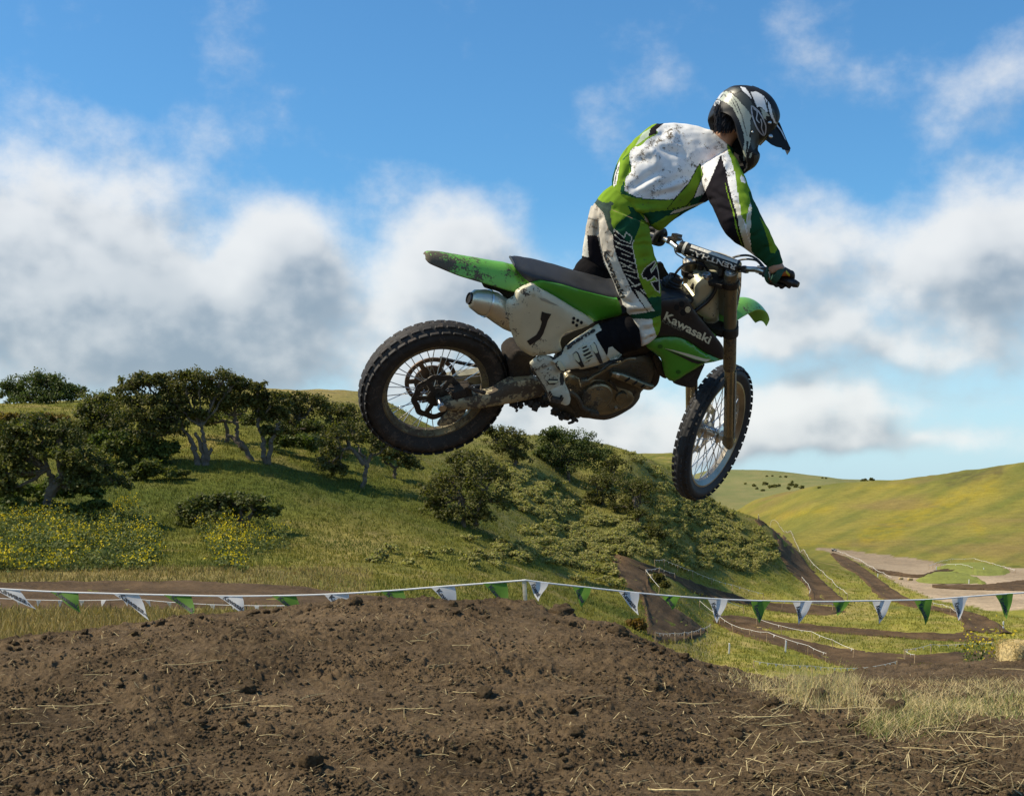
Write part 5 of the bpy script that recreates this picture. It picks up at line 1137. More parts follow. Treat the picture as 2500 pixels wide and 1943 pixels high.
for sd in (-1, 1):
    lc.lathe(fpt(.315, .1025 * sd), fd, [(-.024, .030), (-.024, .038), (.024, .038), (.024, .030)], 24, closed=True); lc.box(fpt(.315, .1025 * sd - .0, .045), (.014, .012, .022), Rf)
lc.obj('lower_clamp', M_DARK, bike, bevel=.004, xf=steer)
bolt = B(Z('D', [(645, 720)]), 0, True)[0]
MB().lathe(fpt(.03, 0, -.03), -fd, [(-.01, .022), (.010, .022), (.012, .017), (.016, .016), (.016, .009), (.004, .008), (.004, .001)], 20).obj('steering_nut', M_ALU, bike, smooth='fix', xf=steer)
hb = MB().tube([(.945, -.405, .838), (.944, -.30, .846), (.952, -.235, .85), (.972, -.17, .836), (.990, -.11, .818), (.995, 0, .815), (.992, .11, .818), (.990, .17, .836), (1.02, .24, .852), (1.060, .31, .852), (1.10, .40, .848)], .0122, 14, smooth=6).obj('handlebar', M_STEEL, bike, xf=steer)
for sd in (-1, 1):
    MB().tube([fpt(.03, .05 * sd, -.0), np.array([.995, .05 * sd, .815])], [.014, .016], 14).box((.995, .05 * sd, .822), (.02, .014, .016)).obj('bar_mount', M_DARK, bike, xf=steer, bevel=.003)
pa, pb = np.array([.926, .142, .856]), np.array([.964, -.137, .836])
MB().tube([(.99, .165, .832), pa, pb, (.978, -.16, .832)], .008, 10).box((.985, .165, .834), (.016, .012, .014)).box((.978, -.162, .832), (.016, .012, .014)).obj('crossbar', M_DARK, hb, xf=steer)
pad = MB().tube([pa, pa * .97 + pb * .03, pb * .97 + pa * .03, pb], [.024, .027, .027, .024], 32).obj('bar_pad', M_BLK, hb, smooth='fix', xf=steer)
BVH[pad.name] = BVHTree.FromPolygons([tuple(v.co) for v in pad.data.vertices], [tuple(p.vertices) for p in pad.data.polygons])
dirp = (pb - pa) / np.linalg.norm(pb - pa)
MB().lathe(pa + dirp * .022, dirp, [(0, .0275), (0, .0282), (.012, .0282), (.012, .0275)], 36, closed=True).obj('stripe', M_WINK, pad, xf=steer)
bvx = BVH[pad.name]
PX0 = proj(b2w(steer(np.array([pa, pb])))); e0, e1 = PX0[0], PX0[1]; ex = e1 - e0; nrm_ = np.array([ex[1], -ex[0]]) / np.linalg.norm(ex) * -1; nrm_ = nrm_ if nrm_[1] > 0 else -nrm_
decal_text('lettering', pad, 'RENTHAL', e0 + ex * .95 - nrm_ * 2.0, e0 + ex * .17 - nrm_ * 2.0, nrm_ * 12.0, M_WINK, bold=.03)
decal_poly('stripe', pad, [e0 + ex * .17 - nrm_ * 13.0, e0 + ex * .95 - nrm_ * 13.0, e0 + ex * .95 - nrm_ * 6, e0 + ex * .17 - nrm_ * 6], M_WINK, step=4)
for ends in ([(.945, -.285, .8455), (.945, -.405, .838)], [(1.05, .29, .852), (1.10, .40, .848)]): MB().tube(ends, [.0165, .0165], 14).obj('grip', M_BLK, hb, xf=steer)
MB().tube([(.945, -.405, .838), (.945, -.425, .837)], [.0175, .012], 14).obj('bar_end', M_DARK, hb, xf=steer)
# levers, perches, throttle housing and cables
MB().box((.958, -.255, .848), (.018, .014, .016)).box((.955, -.272, .85), (.022, .012, .022)).obj('throttle_housing', M_DARK, hb, bevel=.003, xf=steer)
MB().box((.962, -.235, .85), (.014, .012, .016)).tube([(.985, -.225, .855), (1.0, -.255, .852), (1.008, -.33, .842), (.998, -.40, .836)], [.008, .006, .005, .005], 8, smooth=4).obj('brake_lever', M_ALU, hb, bevel=0, xf=steer)
MB().box((1.02, .23, .858), (.018, .016, .016)).tube([(1.045, .23, .86), (1.09, .27, .855), (1.125, .34, .85), (1.13, .40, .848)], [.008, .006, .005, .005], 8, smooth=4).box((1.005, .205, .88), (.022, .016, .014)).obj('clutch_lever', M_DARK, hb, xf=steer)
MB().tube([(1.0, .215, .88), (.975, .17, .885), (.955, .14, .872), (.98, .09, .84), (1.02, .04, .79)], .0035, 6, smooth=6).tube([(1.02, .215, .85), (1.0, .19, .815), (1.0, .15, .80), (1.02, .07, .77)], .003, 6, smooth=6).obj('cable', M_BLK, hb, xf=steer)
MB().tube([(.975, -.25, .86), (1.0, -.19, .885), (1.02, -.13, .885), (1.035, -.06, .85), (1.03, -.03, .78)], .005, 8, smooth=6).tube([(.98, -.235, .862), (1.03, -.17, .875), (1.05, -.08, .84), (1.06, -.03, .72)], .0045, 8, smooth=6).obj('cable', M_BLK, hb, xf=steer)
# front number plate
V_ = []; nx, nz = 9, 9
for j in range(nz):
    t = j / (nz - 1); w = .125 * (1 - .45 * max(0, t - .35) ** 1.3)
    for i in range(nx):
        u = -1 + 2 * i / (nx - 1); V_.append(fpt(-.03 + .34 * t, w * u, .085 - .03 * u * u))
V_ = np.array(V_); Vb = V_ - fwd * .006; n_ = len(V_); fs = []
for j in range(nz - 1):
    for i in range(nx - 1):
        q = j * nx + i; fs += [(q, q + 1, q + nx + 1, q + nx), (q + n_ + nx, q + n_ + nx + 1, q + n_ + 1, q + n_)]
bd = [i for i in range(nx)] + [j * nx + nx - 1 for j in range(1, nz)] + [nx * nz - 1 - i for i in range(1, nx)] + [j * nx for j in range(nz - 2, 0, -1)]
for k in range(len(bd)): u, v = bd[k], bd[(k + 1) % len(bd)]; fs.append((v, u, u + n_, v + n_))
MB().add(np.concatenate([V_, Vb]), fs).obj('number_plate', M_NUM, bike, smooth='fix', xf=steer)
# front fender
near = np.array([(1.04, .455), (1.12, .51), (1.25, .565), (1.40, .60), (1.50, .600), (1.60, .575), (1.68, .535), (1.735, .495)])
arch_loft('front_fender', near, [.045, .062, .074, .078, .076, .070, .058, .030], [.03, .035, .035, .035, .035, .034, .03, .018], M_GRNF, s=True)
# ================================================================ RIDER
M_SKIN = mat('skin', (.42, .235, .15), .5, var=.08, vs=20)
M_HAIR = mat('dark_hair', (.018, .012, .009), .6, var=.4, vs=60)
def cloth(name, c, **k):
    a = dict(rough=.9, var=.10, vs=14, spec=.08, bump=.25, bs=420); a.update(k); return mat(name, c, **a)
C_WHITE = cloth('white_jersey', (.80, .79, .76), mud=.36, ms=52, mudc=(.14, .115, .085)); C_CREAM = cloth('cream_cloth', (.60, .58, .46))
C_LIME = cloth('lime_jersey', (.185, .31, .025), mud=.22, ms=45); C_DKG = cloth('dark_green_cloth', (.014, .075, .035)); C_BLACK = cloth('black_cloth', (.013, .011, .014))
C_MUDW = cloth('muddied_white_cloth', (.52, .47, .39), mud=.42, ms=9, mudc=(.20, .155, .115)); C_GRYG = cloth('grey_green_cloth', (.045, .07, .055)); C_OFFW = cloth('off_white_cloth', (.66, .64, .56), mud=.20, ms=16, mudc=(.22, .17, .12))
C_PALE = cloth('pale_grey_green_cloth', (.40, .47, .36))

def ring_px(L, R, Y, dep=.8, dY=0.0, n=20, off=0.0):
    "oval cross-section whose two sides are seen at pixels L and R"
    A = Wp(L[0], L[1], Y - dY / 2); C = Wp(R[0], R[1], Y + dY / 2); c = (A + C) / 2; a = (C - A) / 2
    v = c - np.array([0, 0, EYE]); v /= np.linalg.norm(v); b = v - a * (v @ a) / (a @ a); b = b / np.linalg.norm(b) * np.linalg.norm(a) * dep
    t = np.linspace(0, 2 * np.pi, n, endpoint=False); return c + b * off + np.cos(t)[:, None] * a + np.sin(t)[:, None] * b
def loft_px(st, dens=3, shrink=1.0, n=20):
    "st: (Lx, Ly, Rx, Ry, Y, depth ratio[, dY])"
    S = np.array([list(s) + [0] * (7 - len(s)) for s in st], float); S = crom(S, dens); R = []
    for s in S:
        L = s[:2]; Rr = s[2:4]
        if shrink != 1: m = (L + Rr) / 2; L = m + (L - m) * shrink; Rr = m + (Rr - m) * shrink
        R.append(ring_px(L, Rr, s[4], s[5], s[6], n))
    return MB().loft(R)
def fuse(name, mbs, voxel, smooth_it=4, parent=None, mats=None, fac=.5):
    "join closed shapes into one continuous surface"
    V = []; Fc = []; n = 0
    for m in mbs:
        a = m.arrays(); V.append(a); Fc += [tuple(i + n for i in f) for f in m.f]; n += len(a)
    me = bpy.data.meshes.new(name); me.from_pydata(np.concatenate(V).tolist(), [], Fc)
    bm = bmesh.new(); bm.from_mesh(me); bmesh.ops.recalc_face_normals(bm, faces=bm.faces); bm.to_mesh(me); bm.free()
    o = link(name, me); r = o.modifiers.new('r', 'REMESH'); r.mode = 'VOXEL'; r.voxel_size = voxel; r.use_smooth_shade = True
    if smooth_it: s = o.modifiers.new('s', 'SMOOTH'); s.iterations = smooth_it; s.factor = fac
    bpy.context.view_layer.update(); dg = bpy.context.evaluated_depsgraph_get(); m2 = bpy.data.meshes.new_from_object(o.evaluated_get(dg))
    bpy.data.objects.remove(o); m2.name = name; o = link(name, m2, parent)
    m2.materials.clear()
    for m in (mats or []): m2.materials.append(m)
    fin(o, True, angle=60); return o
def coords(me):
    v = np.zeros(len(me.vertices) * 3); me.vertices.foreach_get('co', v); return v.reshape(-1, 3)
def normals(me):
    v = np.zeros(len(me.vertices) * 3); me.vertices.foreach_get('normal', v); return v.reshape(-1, 3)
def wrinkle(o, folds, amp=.0035, sc=14, extra=None):
    "cloth relief: soft random buckles plus drawn folds (x0,y0,x1,y1,width px,height m)"
    me = o.data; V = coords(me); N_ = normals(me); P = proj(V)
    n = perlin(V[:, 0] * sc + V[:, 1] * sc * .7, V[:, 2] * sc * 1.4 + V[:, 1] * 5, 3) + .5 * perlin(V[:, 0] * sc * 2.3 + 9, V[:, 2] * sc * 2.6 + V[:, 1] * 11, 4)
    d = amp * n
    face = (N_ @ np.array([0, -1., 0])) > -.25
    for (x0, y0, x1, y1, w, h) in folds:
        e = np.array([x1 - x0, y1 - y0], float); t = np.clip(((P - [x0, y0]) @ e) / (e @ e), 0, 1); bend = 4 * perlin(t * 3 + x0, t * 0 + y0 * .1)
        nx = np.array([-e[1], e[0]]) / np.linalg.norm(e); q = (P - [x0, y0]) - t[:, None] * e; s = q @ nx + bend; l2 = np.where((t > 0) & (t < 1), s ** 2, (q ** 2).sum(1))
        d = d + face * h * np.exp(-l2 / w ** 2) * (np.sin(np.pi * np.clip(t, .04, .96)) ** .6)
    V2 = V + N_ * d[:, None]; me.vertices.foreach_set('co', V2.ravel()); me.update()
def paint(o, default, regions):
    "dye areas of a garment: regions = [(material index, photo outline)], later ones on top"
    me = o.data; n = len(me.polygons); c = np.zeros(n * 3); me.polygons.foreach_get('center', c); P = proj(c.reshape(-1, 3)); mi = np.full(n, default)
    for k, poly in regions:
        poly = np.asarray(poly, float); lo = poly.min(0); hi = poly.max(0); s = np.where((P[:, 0] > lo[0]) & (P[:, 0] < hi[0]) & (P[:, 1] > lo[1]) & (P[:, 1] < hi[1]))[0]
        if len(s): s = s[inpoly(P[s], poly)]; mi[s] = k
    me.polygons.foreach_set('material_index', mi.astype(np.int32)); me.update()
def stroke(pts, w):
    out = []
    for a, b in zip(pts[:-1], pts[1:]):
        a = np.array(a, float); b = np.array(b, float); d = b - a; d /= np.linalg.norm(d); nn = np.array([-d[1], d[0]]) * w / 2; e = d * w * .3; out.append([a - e + nn, b + e + nn, b + e - nn, a - e - nn])
    return out
def outline(poly, w): p = [tuple(q) for q in poly]; return stroke(p + [p[0]], w)
def st(k, L):
    ox, oy, s = ZT[k]; return [(ox + s * a[0], oy + s * a[1], ox + s * a[2], oy + s * a[3]) + tuple(a[4:]) for a in L]

torso = st('1', [(318, 790, 590, 1050, 6.02, .60, .05), (335, 720, 655, 1085, 6.02, .62, .05), (365, 640, 740, 1020, 6.03, .62, .05), (415, 545, 830, 960, 6.04, .60, .05), (490, 440, 930, 905, 6.06, .56, .04), (600, 362, 1010, 860, 6.08, .50, .02), (720, 342, 1085, 740, 6.09, .46, 0), (850, 350, 1140, 640, 6.09, .44, 0), (950, 372, 1165, 570, 6.08, .42, 0), (1010, 395, 1165, 520, 6.06, .42, 0)])
rarm = st('1', [(940, 640, 1135, 520, 6.00, .8), (950, 760, 1185, 600, 5.98, .85), (985, 862, 1228, 690, 5.94, .88), (1030, 945, 1278, 815, 5.90, .92), (1068, 1040, 1335, 945, 5.88, .95), (1125, 1125, 1392, 1055, 5.89, .95), (1235, 1205, 1440, 1150, 5.92, .95), (1340, 1283, 1478, 1228, 5.95, .95), (1418, 1358, 1503, 1308, 5.965, .95)])
larm = st('1', [(690, 350, 820, 500, 6.14, .9), (600, 352, 720, 520, 6.22, .9), (505, 432, 640, 580, 6.30, .9), (405, 535, 550, 660, 6.38, .9), (338, 665, 480, 745, 6.44, .9), (325, 775, 450, 830, 6.47, .9), (370, 890, 490, 880, 6.48, .9), (450, 1000, 560, 970, 6.48, .9), (535, 1105, 610, 1060, 6.47, .9)])
pelvis = st('1', [(340, 760, 600, 1030, 6.02, .66, .05), (262, 815, 585, 1050, 6.03, .72, .05), (198, 900, 575, 1075, 6.05, .75, .06), (160, 1000, 560, 1130, 6.07, .72, .08)])
rleg = st('1', [(230, 900, 575, 1045, 5.97, .80), (222, 1020, 590, 1110, 5.97, .80), (240, 1160, 606, 1195, 5.98, .80), (270, 1290, 630, 1300, 6.00, .78), (315, 1405, 652, 1405, 6.02, .76), (370, 1530, 664, 1520, 6.04, .74), (408, 1625, 668, 1620, 6.05, .72)]) + st('3', [(490, 745, 730, 715, 6.07, .72), (520, 830, 722, 815, 6.08, .7), (548, 915, 695, 885, 6.09, .65), (562, 972, 640, 935, 6.10, .6)])
lleg = st('1', [(178, 910, 420, 980, 6.17, .8), (150, 1010, 400, 1080, 6.22, .8), (132, 1120, 395, 1170, 6.26, .8), (118, 1230, 400, 1270, 6.30, .78), (118, 1285, 380, 1370, 6.32, .75), (160, 1350, 330, 1440, 6.33, .7)])
rshin = st('8', [(1530, 250, 1560, 590, 6.10, .8), (1400, 170, 1500, 630, 6.10, .82), (1240, 185, 1400, 650, 6.10, .85), (1080, 250, 1300, 690, 6.10, .85), (900, 350, 1130, 760, 6.10, .85)])
lshin = st('1', [(300, 1330, 340, 1450, 6.33, .8), (190, 1275, 320, 1460, 6.32, .85), (100, 1285, 290, 1480, 6.31, .85), (20, 1395, 200, 1540, 6.30, .85), (-60, 1480, 100, 1620, 6.28, .85), (-190, 1590, -60, 1730, 6.25, .85)])
rboot_s = st('8', [(990, 268, 1305, 690, 6.10, .72), (890, 330, 1180, 740, 6.10, .74), (790, 395, 1050, 805, 6.10, .75), (640, 490, 850, 868, 6.10, .74), (530, 590, 690, 890, 6.10, .72), (440, 700, 590, 900, 6.10, .72), (330, 740, 530, 930, 6.11, .72)])
rboot_f = st('8', [(190, 690, 66, 790, 6.10, .75), (330, 690, 90, 880, 6.11, .62), (440, 760, 160, 985, 6.13, .56), (505, 890, 240, 1110, 6.15, .54), (540, 1040, 320, 1235, 6.17, .55), (595, 1170, 410, 1325, 6.19, .58), (620, 1265, 490, 1365, 6.21, .6), (612, 1330, 550, 1388, 6.22, .6)])
# ---- the body: one continuous figure under the clothes
neck = [(1005, 385, 1150, 520, 6.08, .8), (1040, 400, 1150, 500, 6.075, .9), (1075, 360, 1180, 455, 6.07, .95), (1110, 320, 1215, 420, 6.07, .95)]
head = [(1075, 300, 1225, 440, 6.07, .8), (1085, 245, 1300, 440, 6.07, .72), (1120, 190, 1370, 410, 6.07, .7), (1180, 150, 1400, 350, 6.07, .8), (1260, 145, 1380, 250, 6.07, .75)]
def hand_pts(side):
    "grip centre, outward axis, up and back vectors in world space"
    if side < 0: a = np.array([.945, -.292, .845]); b = np.array([.945, -.395, .839])
    else: a = np.array([1.055, .30, .852]); b = np.array([1.095, .395, .848])
    A = b2w(steer(np.array([a, b]))); ax = A[1] - A[0]; L = np.linalg.norm(ax); ax /= L
    return A[0], A[1], ax, L
def hand(side, wrist, grow=0.0):
    a, b, ax, L = hand_pts(side); c = (a + b) / 2
    bk = np.asarray(wrist) - c; bk -= ax * (bk @ ax); bk /= np.linalg.norm(bk)          # from the bar towards the wrist
    fw = np.cross(ax, bk);
    up = fw if fw[2] > 0 else -fw
    # curl plane: start at the wrist side, over the top, down the front, back underneath
    mbs = []
    def P(s, th, r): return c + ax * s + r * (math.cos(th) * bk + math.sin(th) * up)
    lens = [.92, 1.0, .96, .80]
    for k in range(4):
        s = (-.034 + .0225 * k) * 1.02; r = .030
        ths = np.radians([38, 75, 120, 165, 205, 245]) * 1.0; ths = ths[:6]; ths = ths[0] + (ths - ths[0]) * lens[k]
        pts = [P(s, t, r + (.006 if i == 0 else .003 * (i % 2))) for i, t in enumerate(ths)]
        mbs.append(MB().tube(crom(pts, 4), [.0125 + grow, .0118 + grow, .0108 + grow, .0100 + grow, .0090 + grow], 10))
    # palm and back of the hand
    w = np.asarray(wrist, float); kn = [P(-.040, math.radians(45), .036), P(.040, math.radians(45), .036)]
    m = (kn[0] + kn[1]) / 2; rings = []
    for t in np.linspace(0, 1, 7):
        cc = w * (1 - t) + m * t; hw = .026 + .019 * t ** .7 + grow; hh = .021 - .005 * t + grow; q = np.linspace(0, 2 * np.pi, 14, endpoint=False)
        dv = (m - w) / np.linalg.norm(m - w); nn = np.cross(ax, dv); nn /= np.linalg.norm(nn); rings.append(cc + np.cos(q)[:, None] * ax * hw + np.sin(q)[:, None] * nn * hh)
    mbs.append(MB().loft(rings))
    th_ = [w * .55 + m * .45 - ax * .034, P(-.052, math.radians(5), .030), P(-.050, math.radians(-45), .030), P(-.040, math.radians(-95), .028), P(-.026, math.radians(-125), .027)]
    mbs.append(MB().tube(crom(th_, 4), [.015 + grow, .0135 + grow, .012 + grow, .010 + grow], 10))
    return mbs
RW = Wp(*Z('7', [(1835, 770)])[0], 5.965); LW = Wp(*Z('1', [(572, 1085)])[0], 6.47)
bodyp = [loft_px(t, 3, .80) for t in (torso, rarm, larm, pelvis, rleg, lleg, rshin, lshin, rboot_s)] + [loft_px(st('1', neck), 3), loft_px(st('1', head), 3), loft_px(rboot_f, 3, .7)]
wr = st('1', [(1400, 1345, 1490, 1290, 5.962, .9), (1425, 1385, 1515, 1335, 5.965, .9)]) + [tuple(Z('7', [(1790, 800)])[0]) + tuple(Z('7', [(1935, 720)])[0]) + (5.966, .8)]
bodyp.append(loft_px(wr, 3)); bodyp += hand(-1, RW) + hand(1, LW)
person = fuse('person', bodyp, .007, 3, None, [M_SKIN])
tag(person, 'motocross rider standing on the pegs in white and green gear, looking ahead over the bars', 'person')
# ears, nose and eyes sit inside the helmet
hp = lambda x, y, Y: Wp(*Z('1', [(x, y)])[0], Y)
MB().tube([hp(1290, 330, 6.07), hp(1330, 400, 6.07)], [.012, .018], 10).obj('nose', M_SKIN, person)
for Y in (6.035, 6.10): MB().lathe(hp(1300, 300, Y), (0, 1, 0), [(-.01, .004), (-.006, .011), (.006, .011), (.01, .004)], 14, cap=True).obj('eye', M_WINK, person)
MB().tube([hp(1255, 430, 6.05), hp(1262, 436, 6.09)], .006, 8).obj('mouth', mat('lips', (.3, .12, .09), .5), person)
hb_ = MB(); rg = np.random.default_rng(8)
for i in range(900):
    x, y = rg.uniform(1030, 1185), rg.uniform(250, 405); Y = rg.uniform(5.985, 6.08); d = rg.normal(size=2) * 6
    hb_.tube([hp(x + 14, y - 42, Y + .012), hp(x + 4 + d[0] * .4, y - 16, Y + .004), hp(x - 4 + d[0], y + 10 + d[1], Y - .002)], [.0042, .0034, .0012], 4, cap=False)
hb_.obj('hair', M_HAIR, person)
# ---- jersey
jer = fuse('jersey', [loft_px(torso, 4), loft_px(rarm, 4), loft_px(larm, 4)], .0048, 6, person, [C_WHITE, C_LIME, C_DKG, C_BLACK, C_CREAM, C_PALE])
zc_ = lambda L: Z('C', L); z1 = lambda L: Z('1', L); za = lambda L: Z('A', L)
def fl(k, L): return [tuple(Z(k, [(a, b)])[0]) + tuple(Z(k, [(c, d)])[0]) + (w, h) for a, b, c, d, w, h in L]
wrinkle(jer, fl('C', [(1180, 640, 720, 420, 12, -.012), (1150, 560, 830, 470, 10, .012), (1230, 620, 980, 520, 7, -.010), (900, 820, 540, 1060, 9, -.014), (880, 760, 800, 560, 10, .011), (840, 620, 620, 540, 12, .012), (760, 690, 560, 700, 9, -.010), (900, 950, 600, 1110, 10, .010), (1300, 880, 820, 1060, 9, -.008), (1280, 960, 700, 1150, 8, .008), (1240, 1080, 760, 1170, 7, -.007), (560, 600, 480, 900, 9, -.011), (460, 700, 400, 950, 9, .010), (900, 1280, 480, 1250, 9, -.009), (1000, 1320, 560, 1330, 8, .007), (850, 1500, 560, 1400, 9, -.010), (1000, 1430, 820, 1520, 8, .008), (1000, 300, 880, 380, 9, -.009), (1150, 420, 1020, 330, 10, .008)]) +
        fl('1', [(1160, 900, 1000, 800, 7, -.010), (1180, 960, 1040, 920, 6, -.009), (1230, 900, 1130, 880, 6, -.007), (1100, 1010, 1280, 960, 6, .007), (1320, 960, 1200, 1080, 6, -.007), (1380, 1080, 1260, 1140, 6, -.006), (1440, 1180, 1330, 1240, 6, -.007), (1470, 1230, 1380, 1310, 5, .006), (1120, 600, 1060, 720, 8, .008), (1040, 860, 960, 880, 7, -.010)]), .0042, 13)
LIMEL = zc_([(900, 200), (950, 230), (860, 290), (880, 350), (830, 385), (740, 430), (665, 505), (640, 520), (590, 520), (545, 550), (520, 590), (510, 680), (535, 800), (530, 850), (465, 920), (445, 1085), (480, 1110), (600, 1170), (700, 1190), (850, 1205), (1100, 1203), (1300, 1170), (1300, 1300), (1060, 1340), (850, 1360), (620, 1395), (560, 1420), (500, 1330), (380, 1160), (250, 1040), (220, 900), (300, 600), (450, 400), (700, 200)])
WHITEB = zc_([(860, 300), (880, 350), (830, 385), (740, 430), (665, 505)])
jr = [(2, zc_([(560, 1340), (620, 1395), (850, 1358), (1085, 1335), (1250, 1290), (1320, 1195), (1480, 1140), (1530, 1240), (1400, 1420), (1150, 1560), (900, 1700), (650, 1640), (520, 1400)])),
      (1, LIMEL),
      (2, zc_([(395, 1130), (445, 1085), (470, 1110), (600, 1172), (700, 1192), (850, 1207), (1100, 1205), (1100, 1216), (850, 1222), (690, 1208), (560, 1180), (440, 1140), (385, 1135)])), (2, zc_([(395, 1120), (400, 1060), (445, 960), (452, 1090), (440, 1110)])),
      (4, zc_([(1040, 1395), (1090, 1348), (1250, 1303), (1440, 1248), (1560, 1222), (1660, 1310), (1470, 1268), (1300, 1312), (1150, 1372)])),
      (1, zc_([(790, 1535), (900, 1480), (980, 1425), (1170, 1385), (1075, 1475), (1000, 1560), (890, 1660), (780, 1580)])),
      (3, zc_([(1040, 1500), (1085, 1470), (1170, 1395), (1320, 1335), (1400, 1330), (1300, 1460), (1100, 1560), (1010, 1560)])),
      (3, zc_([(1425, 725), (1470, 885), (1358, 1168), (1258, 1298), (990, 1340), (1100, 1190), (1272, 998)])), (1, zc_([(1425, 742), (1460, 885), (1348, 1163), (1248, 1288), (1004, 1333), (1112, 1196), (1282, 1004)])),
      (5, zc_([(680, 350), (785, 285), (760, 390), (640, 480), (585, 515), (650, 400)])), (3, zc_([(785, 290), (880, 215), (960, 222), (860, 300), (868, 352), (758, 392)])),
      (2, zc_([(200, 1010), (250, 860), (330, 760), (385, 720), (335, 850), (305, 1005), (290, 1060)])), (0, zc_([(305, 1005), (325, 870), (385, 690), (385, 765), (345, 1010), (310, 1040)])), (3, zc_([(316, 1000), (338, 870), (380, 760), (383, 775), (346, 880), (326, 1005)])),
      (2, zc_([(520, 700), (545, 810), (532, 850), (522, 800), (505, 720)])), (2, zc_([(420, 690), (520, 595), (525, 602), (430, 700)])),
      (3, z1([(1075, 562), (1100, 650), (1112, 740), (1135, 830), (1165, 900), (1185, 1050), (1232, 1180), (1200, 1215), (1100, 1150), (1030, 1030), (1010, 950), (960, 890), (920, 885), (955, 835), (1000, 740)])),
      (0, z1([(1085, 560), (1095, 470), (1150, 500), (1175, 650), (1200, 790), (1193, 880), (1222, 980), (1265, 1150), (1310, 1240), (1235, 1210), (1200, 1100), (1175, 960), (1140, 850), (1115, 745), (1104, 650)])),
      (4, z1([(1160, 880), (1193, 880), (1222, 980), (1265, 1150), (1310, 1240), (1240, 1212), (1212, 1110), (1185, 970)])),
      (1, z1([(1100, 735), (1128, 830), (1168, 935), (1212, 1100), (1242, 1200), (1222, 1195), (1180, 1080), (1150, 925), (1118, 830)])), (3, z1([(1098, 640), (1106, 640), (1122, 750), (1146, 840), (1180, 950), (1208, 1095), (1240, 1200), (1228, 1200), (1196, 1100), (1164, 950), (1128, 840), (1108, 750)])),
      (1, z1([(1112, 440), (1150, 470), (1200, 600), (1245, 700), (1290, 800), (1275, 900), (1254, 980), (1248, 1040), (1218, 980), (1196, 850), (1170, 680), (1128, 540)])),
      (2, z1([(1265, 820), (1300, 800), (1400, 1000), (1500, 1180), (1540, 1330), (1430, 1390), (1350, 1310), (1288, 1228), (1272, 1100), (1256, 1000), (1288, 925)])),
      (4, z1([(1250, 1045), (1276, 918), (1288, 925), (1278, 1090), (1272, 1170)])),
      (1, z1([(1340, 985), (1395, 1060), (1440, 1150), (1475, 1200), (1445, 1240), (1418, 1238), (1400, 1150), (1372, 1065)])),
      (0, z1([(1215, 700), (1235, 715), (1250, 750), (1238, 758), (1215, 745), (1208, 720)])),
      (2, z1([(965, 365), (1010, 370), (1090, 420), (1180, 520), (1150, 560), (1120, 478), (1055, 412), (1000, 388)])), (1, z1([(1112, 478), (1150, 540), (1160, 620), (1130, 560)]))]
paint(jer, 0, jr)
# ---- trousers
tro = fuse('trousers', [loft_px(pelvis, 4), loft_px(rleg, 4), loft_px(lleg, 4)], .0045, 5, person, [C_OFFW, C_LIME, C_DKG, C_BLACK, C_CREAM, C_GRYG, C_MUDW])
wrinkle(tro, fl('A', [(200, 320, 190, 500, 6, -.010), (260, 240, 200, 330, 6, -.007), (300, 450, 390, 560, 6, -.006), (900, 500, 700, 560, 6, -.008), (910, 620, 670, 630, 6, -.010), (915, 760, 740, 800, 7, -.007), (940, 830, 720, 900, 7, .006), (860, 400, 750, 360, 6, -.007), (560, 1400, 900, 1440, 7, .007), (520, 1360, 700, 1400, 7, -.010), (600, 1500, 880, 1500, 6, -.008), (690, 1180, 560, 1350, 8, .006), (640, 280, 450, 420, 6, -.006), (360, 1010, 430, 1200, 7, -.006), (960, 1250, 860, 1320, 6, -.007), (1020, 1400, 860, 1480, 6, -.007)]) +
        fl('3', [(700, 760, 560, 800, 4, .005), (700, 800, 570, 840, 4, -.006), (700, 840, 580, 890, 4, .005), (690, 870, 570, 920, 4, -.006)]), .0036, 15)
